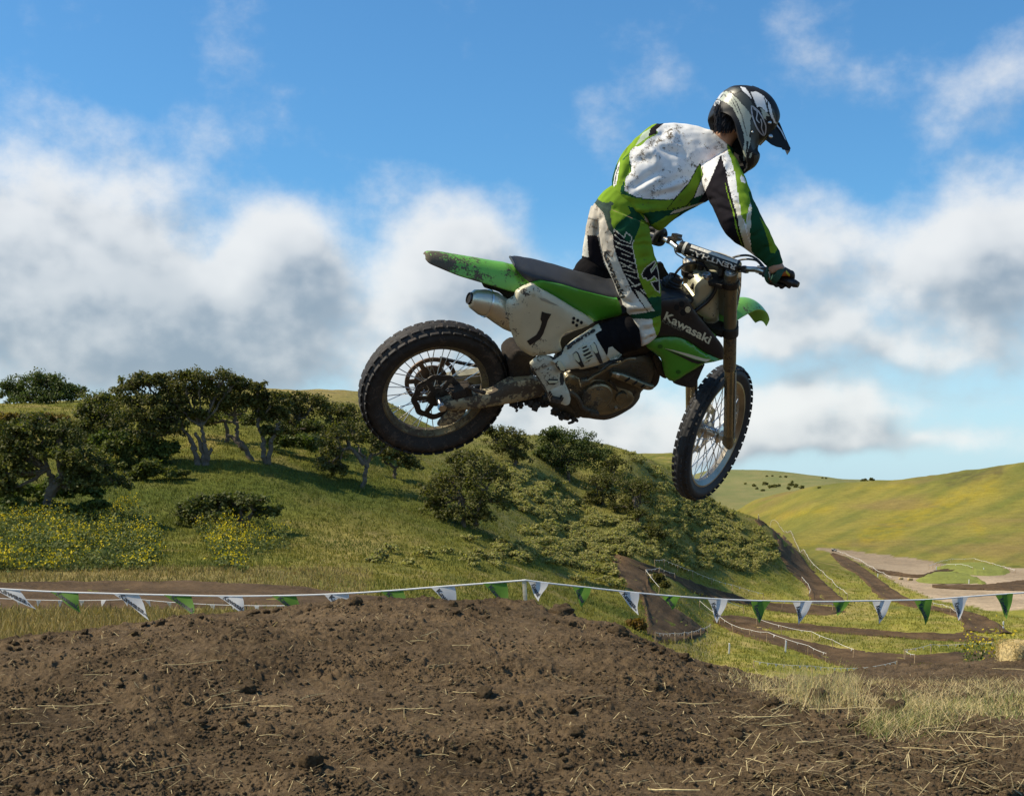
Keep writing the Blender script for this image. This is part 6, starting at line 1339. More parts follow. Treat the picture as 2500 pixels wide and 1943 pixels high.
tr = [(1, za([(150, -200), (560, -200), (830, 290), (660, 340), (400, 300), (150, 60)])), (2, za([(560, 120), (700, 150), (840, 330), (770, 330), (640, 215)])),
      (6, za([(-100, 60), (160, 80), (290, 215), (420, 510), (430, 660), (330, 860), (280, 840), (230, 650), (200, 500), (60, 520), (-60, 560)])),
      (6, za([(-100, 60), (160, 60), (300, 200), (425, 480), (420, 720), (400, 800), (300, 700), (240, 720), (60, 560), (-60, 560)])),
      (5, za([(150, 60), (190, 20), (280, 70), (400, 60), (385, 130), (370, 230), (415, 430), (422, 520), (350, 425), (282, 212), (165, 85)])),
      (1, za([(180, 0), (300, -60), (480, -40), (530, 0), (640, 215), (560, 270), (450, 370), (420, 430), (390, 370), (368, 200), (408, 100), (380, 60), (340, 82), (270, 76), (210, 35)])),
      (5, za([(380, 60), (405, 75), (420, 95), (385, 130), (360, 110)])),
      (2, za([(640, 215), (780, 310), (750, 400), (695, 540), (642, 615), (560, 590), (425, 435), (450, 370), (560, 270)])),
      (3, za([(408, 500), (430, 425), (560, 560), (660, 625), (690, 800), (725, 1000), (800, 1200), (870, 1330), (945, 1490), (860, 1492), (660, 1225), (560, 1012), (470, 802), (412, 610)])),
      (1, za([(770, 300), (870, 340), (900, 420), (910, 600), (940, 640), (960, 800), (1010, 900), (1060, 1050), (1060, 1300), (860, 1312), (765, 1120), (715, 950), (683, 800), (658, 622), (690, 540), (748, 400)])),
      (4, za([(690, 1205), (762, 1238), (830, 1308), (945, 1480), (862, 1492), (745, 1320)])),
      (2, za([(855, 1310), (1060, 1290), (1070, 1530), (900, 1585), (600, 1580), (600, 1535), (850, 1500), (948, 1485)])),
      (3, za([(70, 500), (205, 508), (232, 640), (292, 860), (365, 1010), (385, 1060), (320, 1160), (20, 1160), (-60, 1070), (-20, 760), (92, 790)])),
      (0, za([(-60, 500), (72, 500), (85, 790), (-20, 760), (-60, 760)])),
      (3, za([(495, 1370), (582, 1440), (582, 1540), (500, 1520)])),
      (1, Z('3', [(650, 740), (760, 700), (760, 830), (690, 890), (660, 800)]))]
lw = 13 * .18852
for seg in ([(438, 440), (552, 535), (578, 466), (652, 524), (626, 610)], [(428, 492), (500, 560), (618, 604)], [(428, 572), (505, 615)], [(440, 648), (664, 748)], [(450, 604), (655, 655)], [(512, 735), (625, 782)], [(482, 790), (690, 872)], [(500, 852), (690, 960)], [(512, 905), (650, 895)], [(540, 950), (692, 985)], [(552, 1000), (716, 1062)], [(600, 1062), (700, 1168), (755, 1135)], [(640, 1170), (755, 1132)], [(758, 1192), (815, 1252)], [(655, 640), (700, 870), (740, 1060)]):
    for q in stroke(za(seg), lw): tr.append((4, q))
for q in stroke(za([(418, 500), (412, 600), (470, 802), (560, 1012), (660, 1225), (860, 1492)]), 1.8): tr.append((3, q))
LG = za([(775, 1015), (800, 960), (850, 905), (945, 835), (960, 860), (895, 950), (905, 985), (970, 890), (1000, 1010), (1012, 1245), (955, 1210), (895, 1110), (930, 1100), (990, 1090), (940, 1030), (900, 1075), (850, 1090), (830, 1050), (800, 1060)])
tr.append((3, LG))
for q in outline(LG, 2.6): tr.append((4, q))
v, f = text_mesh('Kawasaki', .03)
q0, q1, uu = np.array(za([(262, 690)])[0]), np.array(za([(512, 1318)])[0]), np.array([13.0, -2.8])
pt = q0 + v[:, :1] * (q1 - q0) + v[:, 1:] * uu
paint(tro, 0, tr)
BVH[tro.name] = BVHTree.FromPolygons([tuple(c) for c in coords(tro.data)], [tuple(p.vertices) for p in tro.data.polygons])
decal('lettering', tro, pt, f, M_INK, local=False, off=.003)
# knee braces
for nm, stn, k in (('knee_brace', rshin, 0), ('knee_brace', lshin, 1)):
    kb = fuse(nm, [loft_px(stn, 4)], .005, 3, person, [mat('brace_fabric', (.009, .008, .009), .9, var=.4, bump=.3, bs=200, mud=.1, spec=.1), M_DARK]); wrinkle(kb, fl('8', [(1110, 250, 1260, 660, 4, .006), (1180, 230, 1330, 640, 4, -.006), (1300, 170, 1440, 620, 4, -.004), (1330, 300, 1520, 560, 5, -.005)]) if k == 0 else fl('1', [(110, 1265, 300, 1400, 5, .005), (60, 1340, 240, 1480, 5, -.006)]), .003, 16)
# ---- boots
M_BOOT = mat('white_boot', (.58, .57, .45), .42, var=.08, mud=.22, ms=22); M_BOOTM = mat('white_boot_muddy', (.52, .49, .37), .55, var=.12, mud=.36, ms=24); M_SOLE = mat('boot_sole', (.05, .042, .033), .85, var=.3, mud=.6, ms=22); M_BRUB = mat('boot_rubber', (.03, .028, .026), .7, var=.3, mud=.2)
M_BUCK = mat('cream_buckle', (.55, .53, .36), .35, var=.08, mud=.12)
boot = fuse('boot', [loft_px(rboot_s, 4), loft_px(rboot_f, 4)], .0045, 5, person, [M_BOOT, M_BRUB, M_SOLE, M_BOOTM])
z8 = lambda L: Z('8', L)
wrinkle(boot, fl('8', [(330, 1190, 480, 1080, 4, -.005), (230, 900, 440, 800, 5, -.004), (500, 560, 650, 880, 4, -.004), (610, 690, 800, 500, 4, .004), (760, 540, 980, 470, 4, -.003), (340, 860, 420, 940, 5, .004)]), .0015, 30)
paint(boot, 0, [(3, z8([(20, 700), (200, 640), (380, 740), (420, 860), (470, 1000), (330, 1180), (230, 1090), (120, 930), (40, 820)])),
  (2, z8([(40, 770), (95, 830), (160, 940), (250, 1080), (345, 1245), (450, 1330), (560, 1365), (640, 1330), (640, 1440), (400, 1420), (200, 1200), (0, 860)])),
  (1, z8([(300, 650), (400, 590), (530, 585), (520, 640), (495, 690), (385, 765), (330, 700)])),
  (1, z8([(480, 935), (560, 890), (720, 870), (760, 900), (600, 960), (545, 990), (520, 1090), (480, 1090), (470, 1010)])),
  (1, z8([(770, 570), (820, 560), (910, 700), (860, 790), (790, 700)])), (1, z8([(985, 260), (1010, 270), (1100, 480), (1190, 510), (1310, 690), (1230, 700), (1120, 560), (1085, 500)]))])
BVH[boot.name] = BVHTree.FromPolygons([tuple(c) for c in coords(boot.data)], [tuple(p.vertices) for p in boot.data.polygons])
def strap(pts, w, h, m, name, off=.002):
    "raised piece lying on the boot"
    P, T, ring = cdt(np.asarray(pts, float), 4); bv = BVH[boot.name]; up, dn = [], []
    for p in P:
        o = np.array([0, 0, EYE]); d = np.array([(p[0] - CX) / F, 1, (HY - p[1]) / F]); d /= np.linalg.norm(d); hh, nn, fi, ds = bv.ray_cast(Vector(o), Vector(d))
        if hh is None: hh = Vector(o + d * 6.1); nn = Vector(-d)
        if nn.dot(Vector(d)) > 0: nn = -nn
        up.append(tuple(hh + nn * h)); dn.append(tuple(hh - nn * .004))
    n = len(P); idx = [int(np.argmin(((P - r) ** 2).sum(1))) for r in ring]; fs = [tuple(t) for t in T] + [tuple(np.array(t)[::-1] + n) for t in T]
    for i in range(len(ring)):
        u, v_ = idx[i], idx[(i + 1) % len(ring)]
        if u != v_: fs.append((u, v_, v_ + n, u + n))
    return MB().add(up + dn, fs).obj(name, m, boot, smooth='fix')
for s_, b_ in (([(415, 800), (450, 770), (560, 890), (520, 925), (470, 900)], [(440, 800), (475, 765), (550, 860), (530, 890), (490, 880)]), ([(645, 680), (690, 640), (720, 660), (800, 840), (760, 850), (690, 770)], [(652, 680), (690, 655), (715, 680), (745, 770), (720, 780), (675, 740)]), ([(880, 570), (930, 520), (960, 560), (1045, 790), (1005, 800), (940, 680)], [(885, 560), (925, 535), (950, 560), (980, 650), (950, 665), (910, 630)]), ([(300, 1050), (330, 1010), (440, 1010), (450, 1050), (400, 1085), (320, 1080)], [(310, 1035), (340, 1025), (440, 1030), (430, 1055), (330, 1060)])):
    strap(z8(s_), 0, .004, M_BRUB, 'strap'); strap(z8(b_), 0, .008, M_BUCK, 'buckle')
for a_, b_ in (((760, 590), (830, 560)), ((770, 630), (855, 595)), ((780, 680), (880, 630)), ((795, 730), (890, 680)), ((800, 775), (905, 720))): strap(stroke(z8([a_, b_]), 3.4)[0], 0, .005, M_BUCK, 'shin_rib')
strap(z8([(1120, 590), (1170, 575), (1300, 690), (1250, 740), (1150, 760), (1100, 700)]), 0, .006, M_BOOT, 'shin_guard')
decal_text('lettering', boot, 'gaerne', z8([(575, 630)])[0], z8([(960, 395)])[0], (-3.5, -10.5), M_INK, bold=.045, local=False, off=.0025)
ms = MB()
for t_ in [boot]:
    Vb = w2b(coords(boot.data)) * np.array([1, -1, 1]); ms.add(b2w(Vb), [tuple(p.vertices)[::-1] for p in boot.data.polygons])
ms.obj('boot', M_BOOTM, person, smooth='fix')
# ---- gloves
M_GLV = mat('glove_green', (.012, .06, .03), .7, var=.2, bump=.3, bs=300); M_GLVB = mat('glove_black', (.02, .018, .016), .65, var=.3, mud=.15, bump=.3, bs=300); M_GLVO = mat('glove_orange', (.42, .12, .02), .6, var=.2); M_GLVY = mat('glove_yellow', (.55, .50, .04), .6)
for side, w in ((-1, RW), (1, LW)):
    hs = hand(side, w, .0025)
    gl_ = fuse('glove', hs, .0032, 3, person, [M_GLVB, M_GLV, M_GLVO, C_WHITE, M_GLVY])
    if side < 0: paint(gl_, 0, [(1, Z('7', [(1600, 760), (1760, 700), (1800, 840), (1740, 900), (1700, 1010), (1640, 900)])), (2, Z('7', [(1720, 870), (1960, 780), (2020, 860), (1960, 890), (1760, 920)])), (4, Z('7', [(1960, 760), (2010, 820), (2005, 860), (1960, 800)])), (3, Z('7', [(1722, 780), (1750, 770), (1775, 870), (1740, 880)]))])
cf = Z('7', [(1735, 775), (1760, 840), (1820, 845), (1890, 800), (1960, 750), (1960, 705)])
MB().tube([Wp(*Z('7', [(1800, 800)])[0], 5.972), Wp(*Z('7', [(1870, 840)])[0], 5.975)], [.034, .040], 20).obj('glove_cuff', M_GLV, person)
# ---- helmet
def inflate(name, poly, openseg, Y, lat, Wd, R, m, parent, step=5.0, p=2.2, thick=None):
    "solid grown sideways from a side outline; openseg marks outline points that keep full width (helmet opening)"
    ring0 = smooth_poly(poly, 3); P, T, ring = cdt(ring0, step); pin = np.asarray(poly, float)
    so = np.asarray(openseg, float)
    def pd(Q, pts, closed):
        d = np.full(len(Q), 1e9); n = len(pts)
        for i in range(n if closed else n - 1):
            a = pts[i]; b = pts[(i + 1) % n]; mid = (a + b) / 2
            if closed and min(np.linalg.norm(so - mid, axis=1)) < 9: continue
            ab = b - a; t = np.clip(((Q - a) @ ab) / (ab @ ab + 1e-9), 0, 1); d = np.minimum(d, np.linalg.norm(Q - a - t[:, None] * ab, axis=1))
        return d
    d = pd(P, ring, True); q = np.clip(d / R, 0, 1); w = Wd * (1 - (1 - q) ** p) ** (1 / p); lat = np.asarray(lat, float) / np.linalg.norm(lat)
    C = np.array([Wp(a, b, Y) for a, b in P]); n = len(P); A = C + lat * w[:, None]; Bk = C - lat * w[:, None]
    idx = [int(np.argmin(((P - r) ** 2).sum(1))) for r in ring]; T = np.array(T); fs = [tuple(t) for t in T] + [tuple(t[::-1] + n) for t in T]
    closed = w[idx] < .003
    if thick is None:
        for i in range(len(ring)):
            u, v_ = idx[i], idx[(i + 1) % len(ring)]
            if u != v_: fs.append((u, v_, v_ + n, u + n))
    else:
        for i in range(len(ring)):
            u, v_ = idx[i], idx[(i + 1) % len(ring)]
            if u != v_ and (closed[i] or closed[(i + 1) % len(ring)]): fs.append((u, v_, v_ + n, u + n))
    return np.concatenate([A, Bk]), fs
lat = np.array([.26, -.95, .05])
HEL = Z('5', [(232, 640), (250, 540), (300, 425), (355, 330), (425, 235), (520, 168), (640, 152), (760, 156), (880, 180), (1000, 222), (1110, 290), (1210, 390), (1290, 530), (1335, 690), (1300, 830), (1230, 930), (1150, 1000), (1070, 1090), (985, 1180), (970, 1260), (1000, 1300), (1000, 1400), (940, 1515), (860, 1560), (785, 1612), (735, 1545), (650, 1440), (590, 1330), (540, 1210), (500, 1100), (475, 1000), (450, 900), (420, 810), (360, 720), (290, 660)])
OPN = Z('5', [tuple(q) for q in crom([(735, 1545), (650, 1440), (590, 1330), (540, 1210), (500, 1100), (475, 1000), (450, 900), (420, 810), (360, 720), (290, 660)], 3)])
Vh, fh = inflate('helmet', HEL, OPN, 6.06, lat, .118, 62, None, None, step=2.4, thick=1)
me = bpy.data.meshes.new('helmet'); me.from_pydata(Vh.tolist(), [], fh); ho = link('helmet', me)
bm = bmesh.new(); bm.from_mesh(me); bmesh.ops.remove_doubles(bm, verts=bm.verts, dist=.0012); bmesh.ops.recalc_face_normals(bm, faces=bm.faces); bm.to_mesh(me); bm.free()
ctr = Wp(*Z('5', [(850, 700)])[0], 6.06)
sm = ho.modifiers.new('s', 'SMOOTH'); sm.iterations = 6; so_ = ho.modifiers.new('t', 'SOLIDIFY'); so_.thickness = .022; so_.offset = -1
bpy.context.view_layer.update(); m2 = bpy.data.meshes.new_from_object(ho.evaluated_get(bpy.context.evaluated_depsgraph_get())); bpy.data.objects.remove(ho)
M_HB = mat('helmet_matt_black', (.016, .016, .016), .5, var=.2, spec=.3); M_HG = mat('helmet_pale_grey', (.46, .48, .38), .3, var=.08); M_HW = mat('helmet_white', (.80, .80, .78), .2, var=.03, coat=.5); M_HI = mat('helmet_lining', (.015, .014, .014), .95, var=.3, bump=.5, bs=300); M_HS = mat('helmet_charcoal', (.06, .065, .055), .4, var=.15); M_PK = mat('helmet_peak_black', (.018, .018, .016), .7, var=.2, spec=.12); M_HV = mat('helmet_silver_line', (.42, .42, .44), .3, .3)
hel = link('helmet', m2, person); m2.materials.clear()
for m in (M_HB, M_HG, M_HW, M_HI, M_HS, M_HV): m2.materials.append(m)
fin(hel, True, angle=45)
z5 = lambda L: Z('5', L)
RIM = z5([(180, 700), (235, 560), (290, 420), (345, 345), (470, 390), (600, 500), (700, 680), (770, 880), (800, 1050), (775, 1200), (790, 1330), (760, 1620), (600, 1500), (400, 900)])
paint(hel, 0, [
  (1, z5([(345, 350), (430, 250), (520, 215), (600, 280), (680, 350), (760, 440), (840, 520), (920, 640), (890, 700), (900, 850), (880, 960), (860, 1080), (800, 1000), (770, 880), (700, 680), (600, 500), (480, 400)])),
  (4, z5([(520, 222), (600, 300), (680, 420), (760, 620), (800, 780), (845, 960), (838, 965), (790, 800), (745, 630), (665, 430), (590, 310), (505, 230)])), (4, z5([(490, 240), (570, 330), (640, 450), (700, 600), (696, 606), (630, 460), (560, 340), (482, 246)])), (4, z5([(460, 265), (540, 360), (610, 470), (604, 476), (532, 368), (452, 272)])),
  (1, z5([(780, 915), (850, 980), (905, 1000), (890, 1100), (830, 1280), (790, 1380), (775, 1200), (800, 1060)])), (0, z5([(830, 1050), (870, 1060), (850, 1200), (810, 1330), (825, 1180)])),
  (2, z5([(335, 345), (390, 260), (450, 225), (400, 310), (385, 350)])), (0, z5([(400, 330), (450, 240), (470, 235), (420, 320)])),
  (0, z5([(400, 240), (540, 140), (730, 150), (765, 215), (640, 290), (560, 240), (480, 215)])), (4, z5([(415, 235), (540, 165), (715, 165), (745, 205), (630, 270), (560, 225), (490, 205)])),
  (4, z5([(640, 285), (740, 235), (800, 260), (880, 350), (960, 480), (920, 500), (900, 620), (830, 510), (750, 410)])),
  (2, z5([(730, 150), (810, 165), (850, 220), (900, 300), (915, 360), (850, 290), (760, 210)])),
  (2, z5([(900, 240), (1000, 230), (1110, 300), (1180, 380), (1160, 420), (1200, 560), (1160, 570), (1060, 480), (1010, 490), (960, 380)])), (4, z5([(1120, 330), (1132, 330), (1170, 450), (1200, 560), (1190, 565), (1155, 455)])),
  (2, z5([(1180, 380), (1230, 450), (1280, 660), (1330, 760), (1300, 760), (1230, 640), (1200, 520)])), (4, z5([(1240, 460), (1290, 540), (1330, 700), (1300, 700), (1260, 600)])),
  (1, z5([(1060, 500), (1160, 570), (1230, 650), (1150, 640), (1160, 700), (1120, 680)])),
  (4, z5([(900, 700), (960, 720), (1030, 900), (1050, 1040), (980, 1180), (940, 1200), (900, 1100), (905, 850)])), (1, z5([(870, 1330), (890, 1260), (930, 1240), (905, 1330)])), (4, z5([(960, 1290), (1010, 1290), (1010, 1400), (940, 1500), (955, 1400)]))])
# inside of the shell is lining
P_ = np.zeros(len(m2.polygons) * 3); m2.polygons.foreach_get('center', P_); P_ = P_.reshape(-1, 3); Nn_ = np.zeros_like(P_).ravel(); m2.polygons.foreach_get('normal', Nn_); Nn_ = Nn_.reshape(-1, 3)
mi = np.zeros(len(P_), np.int32); m2.polygons.foreach_get('material_index', mi); inner = ((P_ - ctr) * Nn_).sum(1) < -.01; mi[inner] = 3; m2.polygons.foreach_set('material_index', mi)
BVH[hel.name] = BVHTree.FromPolygons([tuple(c) for c in coords(m2)], [tuple(p.vertices) for p in m2.polygons])
kw = dict(local=False, off=.002)
SL = z5([(912, 478), (975, 515), (1030, 565), (1085, 650), (1120, 730), (1145, 800), (1140, 900), (1115, 955), (1060, 920), (1010, 850), (965, 750), (925, 620)])
decal_poly('emblem', hel, SL, M_HB, step=4, **kw)
for q in outline(smooth_poly(SL, 2), 3.2): decal_poly('emblem', hel, q, M_HV, step=4, local=False, off=.003)
for q in stroke(crom(z5([(950, 520), (1000, 560), (1005, 620), (995, 690), (1040, 750)]), 4), 2.6) + stroke(crom(z5([(1065, 690), (1080, 760), (1075, 830), (1095, 890), (1110, 930)]), 4), 2.6): decal_poly('emblem', hel, q, M_HV, step=4, local=False, off=.003)
decal_poly('badge', hel, z5([(325, 395), (345, 380), (395, 385), (405, 405), (375, 475), (355, 482), (305, 475), (298, 455)]), mat('badge_silver', (.5, .5, .5), .4), step=4, local=False, off=.003)
decal_text('lettering', hel, 'N2', z5([(318, 460)])[0], z5([(372, 468)])[0], (2.5, -9), M_HS, bold=.02, local=False, off=.0045)
# peak
pk = z5([(1150, 640), (1230, 660), (1300, 735), (1370, 760), (1400, 830), (1440, 930), (1490, 1050), (1555, 1190), (1535, 1212), (1430, 1195), (1410, 1165), (1330, 1150), (1240, 1110), (1150, 1035), (1200, 960), (1180, 850), (1150, 760)])
Yp = 6.0
def peak():
    P, T, ring = cdt(np.asarray(pk), 4); n = len(P)
    e = np.array(z5([(1150, 640)])[0]), np.array(z5([(1555, 1190)])[0]); ax_ = (e[1] - e[0]); L = np.linalg.norm(ax_); ax_ = ax_ / L; nx = np.array([-ax_[1], ax_[0]])
    s = ((P - e[0]) @ ax_) / L; t = (P - e[0]) @ nx            # t: down towards the near side
    A = []
    for p, ss, tt in zip(P, s, t):
        Y = 6.05 - .0030 * tt + .02 * ss
        A.append(Wp(p[0], p[1], Y))
    A = np.array(A); Bk = A + np.array([.004, .008, .006]); idx = [int(np.argmin(((P - r) ** 2).sum(1))) for r in ring]; fs = [tuple(q) for q in T] + [tuple(np.array(q)[::-1] + n) for q in T]
    for i in range(len(ring)):
        u, v_ = idx[i], idx[(i + 1) % len(ring)]
        if u != v_: fs.append((u, v_, v_ + n, u + n))
    return np.concatenate([A, Bk]), fs
Vp, fp_ = peak(); vis = MB().add(Vp, fp_).obj('helmet_peak', [M_PK, M_HW], hel, smooth='fix')
# far half of the peak, mirrored across its centre line
top = np.array([Wp(*z5([p])[0], 6.09) for p in [(1300, 735), (1370, 760), (1440, 930), (1555, 1190)]]); far_ = top + np.array([.02, .17, .02]) * np.array([1, 1, 1]); fm_ = MB().add(np.concatenate([top, far_, top - [0, 0, .006], far_ - [0, 0, .006]]), [(0, 1, 5, 4), (1, 2, 6, 5), (2, 3, 7, 6), (8, 12, 13, 9), (9, 13, 14, 10), (10, 14, 15, 11), (4, 5, 13, 12), (5, 6, 14, 13), (6, 7, 15, 14), (3, 11, 15, 7)]); fm_.obj('helmet_peak', M_HB, hel, smooth=False)
BVH[vis.name] = BVHTree.FromPolygons([tuple(c) for c in coords(vis.data)], [tuple(p.vertices) for p in vis.data.polygons])
decal_poly('stripe', vis, z5([(1165, 640), (1240, 665), (1330, 770), (1420, 900), (1480, 1040), (1455, 1020), (1380, 880), (1290, 760), (1220, 690)]), M_HW, step=4, **kw)
for q in stroke(z5([(1290, 770), (1390, 900), (1460, 1040)]), 1.4): decal_poly('stripe', vis, q, M_HB, step=4, local=False, off=.0032)
for c_, Y_ in (((1212, 742), 5.965), ((1232, 972), 5.96), ((930, 903), 5.945)):
    r_ = .0085 if c_[0] != 930 else .005; MB().lathe(Wp(*z5([c_])[0], Y_), (.2, -1, .1), [(-.012, r_), (.002, r_), (.004, r_ * .7), (.0045, .0005)], 18).obj('helmet_bolt', M_STEEL, hel)
# vents on the crown and goggle strap edge
MB().box(Wp(*z5([(960, 205)])[0], 6.06), (.016, .03, .006), rotm(0, -.35, 0)).obj('helmet_vent', M_HB, hel, bevel=.002)
MB().tube([Wp(*z5([p])[0], 6.02) for p in [(1140, 985), (1090, 1050), (1035, 1110)]], [.003, .004, .003], 8).obj('goggle_frame', M_HW, hel)
gg = MB().loft([ring_px(z5([a])[0], z5([b])[0], 6.07, 1.5) for a, b in (((1100, 860), (1250, 930)), ((1010, 980), (1150, 1040)), ((950, 1060), (1060, 1130)))]); gg.obj('goggles', M_BLK, hel)
# ================================================================ BUNTING, FENCES, BALES, STRAW
M_STRING = mat('white_string', (.80, .80, .76), .7, var=.05)
M_PW = mat('white_pennant', (.74, .74, .73), .55, var=.05); M_PG = mat('green_pennant', (.15, .30, .03), .55, var=.08)
M_LATH = mat('pale_wood_lath', (.62, .52, .34), .8, var=.2, vs=12, bump=.3, bs=90); M_POST = mat('white_post', (.80, .80, .78), .5, var=.05)
M_STAKE = mat('weathered_stake', (.42, .30, .17), .85, var=.3); M_STRAW = mat('straw', (.56, .44, .21), .8, var=.3, vs=40)
for m_ in (M_PW, M_PG):      # thin plastic lets light through
    N = NT(m_.node_tree); b = [n for n in N.n if n.type == 'BSDF_PRINCIPLED'][0]; o_ = [n for n in N.n if n.type == 'OUTPUT_MATERIAL'][0]
    tr_ = N('ShaderNodeBsdfTranslucent', {'Color': (.7, .7, .68, 1) if m_ is M_PW else (.2, .42, .03, 1)}); mx_ = N('ShaderNodeMixShader', {0: .5}); N.l.new(b.outputs[0], mx_.inputs[1]); N.l.new(tr_.outputs[0], mx_.inputs[2]); N.l.new(mx_.outputs[0], o_.inputs[0])
# the line in front: left run and right run meeting on the lath
runL = [(-60, 1433), (0, 1437), (125, 1444), (285, 1449), (400, 1452), (560, 1455), (720, 1453), (850, 1448), (960, 1441), (1060, 1433), (1180, 1424), (1283, 1416)]
runR = [(1283, 1416), (1345, 1424), (1400, 1430), (1500, 1441), (1600, 1451), (1720, 1460), (1850, 1466), (2000, 1468), (2130, 1466), (2270, 1463), (2350, 1457), (2430, 1451), (2510, 1446), (2580, 1440)]
def lineY(px): return np.interp(px, [-60, 1283, 2580], [14.6, 14.2, 16.5])
def bunting(run, flags, label):
    root = empty('bunting', tuple(Wp(run[0][0], run[0][1], lineY(run[0][0]))), label, 'bunting'); o0 = np.array(root.location)
    C = crom(run, 6); P = np.array([Wp(a, b, lineY(a)) for a, b in C]) - o0
    MB().tube(P, .0085, 6).obj('line', M_STRING, root)
    for (a, b, tip, green, txt, crop) in flags:
        ya = float(np.interp(a, C[:, 0], C[:, 1])); yb = float(np.interp(b, C[:, 0], C[:, 1])); Y = float(lineY((a + b) / 2))
        A = Wp(a, ya, Y); Bq = Wp(b, yb, Y); T = Wp(tip[0], tip[1], Y - .10); n = 9; V = []; Fq = []; idx = {}
        for i in range(n + 1):
            for j in range(n + 1 - i):
                s, t = j / n, i / n; p = A * (1 - s - t) + Bq * s + T * t
                p = p + np.array([0, 1, 0]) * (.022 * math.sin(3.2 * s + 5 * t + a) * (t + .1)) + np.array([1, 0, 0]) * .008 * math.sin(6 * t + b)
                idx[(i, j)] = len(V); V.append(p - o0)
        for i in range(n):
            for j in range(n - i):
                Fq.append((idx[(i, j)], idx[(i, j + 1)], idx[(i + 1, j)]))
                if j < n - i - 1: Fq.append((idx[(i, j + 1)], idx[(i + 1, j + 1)], idx[(i + 1, j)]))
        V = np.array(V); nb = len(V); V2 = np.concatenate([V, V + [0, .0015, 0]])
        pn = MB().add(V2, Fq + [tuple(x + nb for x in f[::-1]) for f in Fq]).obj('pennant', M_PG if green else M_PW, root)
        BVH[pn.name] = BVHTree.FromPolygons([tuple(v + o0) for v in V2], Fq + [tuple(x + nb for x in f[::-1]) for f in Fq])
        if txt:
            e = np.array(tip, float) - [a, ya]; L = np.linalg.norm(e); e /= L; nn = np.array([e[1], -e[0]]); v, f = text_mesh(txt, .03); P0 = np.array([a, ya]) + e * 15 + nn * 2.0
            P2 = P0 + v[:, :1] * e * (L * min(crop, .98) - 20) + v[:, 1:] * nn * 11.5
            d = decal('lettering', pn, P2, f, M_INK, local=False, off=.004)
            if d is not None:
                c = coords(d.data) - o0; d.data.vertices.foreach_set('co', c.ravel()); d.data.update()
g = lambda x, y: Z('G', [(x, y)])[0]; hh_ = lambda x, y: Z('H', [(x, y)])[0]
FL = [(g(-40, 0)[0], g(78, 0)[0], g(152, 188), 0, 'Kawasaki', .95), (g(212, 0)[0], g(330, 0)[0], g(343, 203), 1, 'Kawasaki', .98), (g(482, 0)[0], g(592, 0)[0], g(640, 233), 0, 'Kawasaki', 1.0), (g(702, 0)[0], g(820, 0)[0], g(832, 218), 1, 'Kawasaki', .98), (g(925, 0)[0], g(1032, 0)[0], g(1050, 212), 0, 'Kawasaki', 1.1), (g(1160, 0)[0], g(1262, 0)[0], g(1290, 232), 1, 'Kawasaki', 1.1), (g(1380, 0)[0], g(1486, 0)[0], g(1500, 232), 0, 'Kawasaki', 1.1), (g(1625, 0)[0], g(1722, 0)[0], g(1740, 212), 1, 'Kawasaki', 1.1), (g(1840, 0)[0], g(1942, 0)[0], g(1945, 212), 0, 'Kawasaki', 1.1), (g(2062, 0)[0], g(2162, 0)[0], g(2170, 205), 1, 'Kawasaki', 1.05)]
FR = [(hh_(65, 0)[0], hh_(155, 0)[0], hh_(112, 152), 0, 'Kawasaki', .95), (hh_(255, 0)[0], hh_(340, 0)[0], hh_(300, 180), 1, 'Kawasaki', .95), (hh_(448, 0)[0], hh_(540, 0)[0], hh_(538, 212), 0, 'Kawasaki', .95), (hh_(640, 0)[0], hh_(720, 0)[0], hh_(683, 190), 1, 'Kawasaki', .95), (hh_(835, 0)[0], hh_(922, 0)[0], hh_(875, 245), 0, 'Kawasaki', .95), (hh_(1018, 0)[0], hh_(1103, 0)[0], hh_(1052, 248), 1, 'Kawasaki', .95), (hh_(1200, 0)[0], hh_(1283, 0)[0], hh_(1226, 252), 0, 'Kawasaki', .95), (hh_(1370, 0)[0], hh_(1447, 0)[0], hh_(1390, 215), 1, 'Kawasaki', .95), (hh_(1540, 0)[0], hh_(1622, 0)[0], hh_(1568, 250), 0, 'Kawasaki', .95), (hh_(1718, 0)[0], hh_(1797, 0)[0], hh_(1768, 255), 1, 'Kawasaki', .95), (hh_(1875, 0)[0], hh_(1950, 0)[0], hh_(1905, 235), 0, 'Kawasaki', .95), (hh_(2062, 0)[0], hh_(2140, 0)[0], hh_(2112, 230), 1, 'Kawasaki', .95)]
bunting(runL, FL, 'left run of white and green pennants behind the dirt mound')
bunting(runR, FR, 'right run of white and green pennants strung over the valley')
pb_ = Wp(1287, 1490, 14.2); pt_ = Wp(1281, 1414, 14.2)
MB().box((pb_ + pt_) / 2 + [0, .012, -.15], (.021, .010, (pt_ - pb_)[2] / 2 + .15), rotm(0, 0, 0) @ np.array([[1, 0, -.06], [0, 1, 0], [0, 0, 1]])).obj('stake', M_LATH, None, bevel=.002)
tag(bpy.data.objects['stake'], 'pale wooden lath holding up the bunting on the mound crest', 'stake')

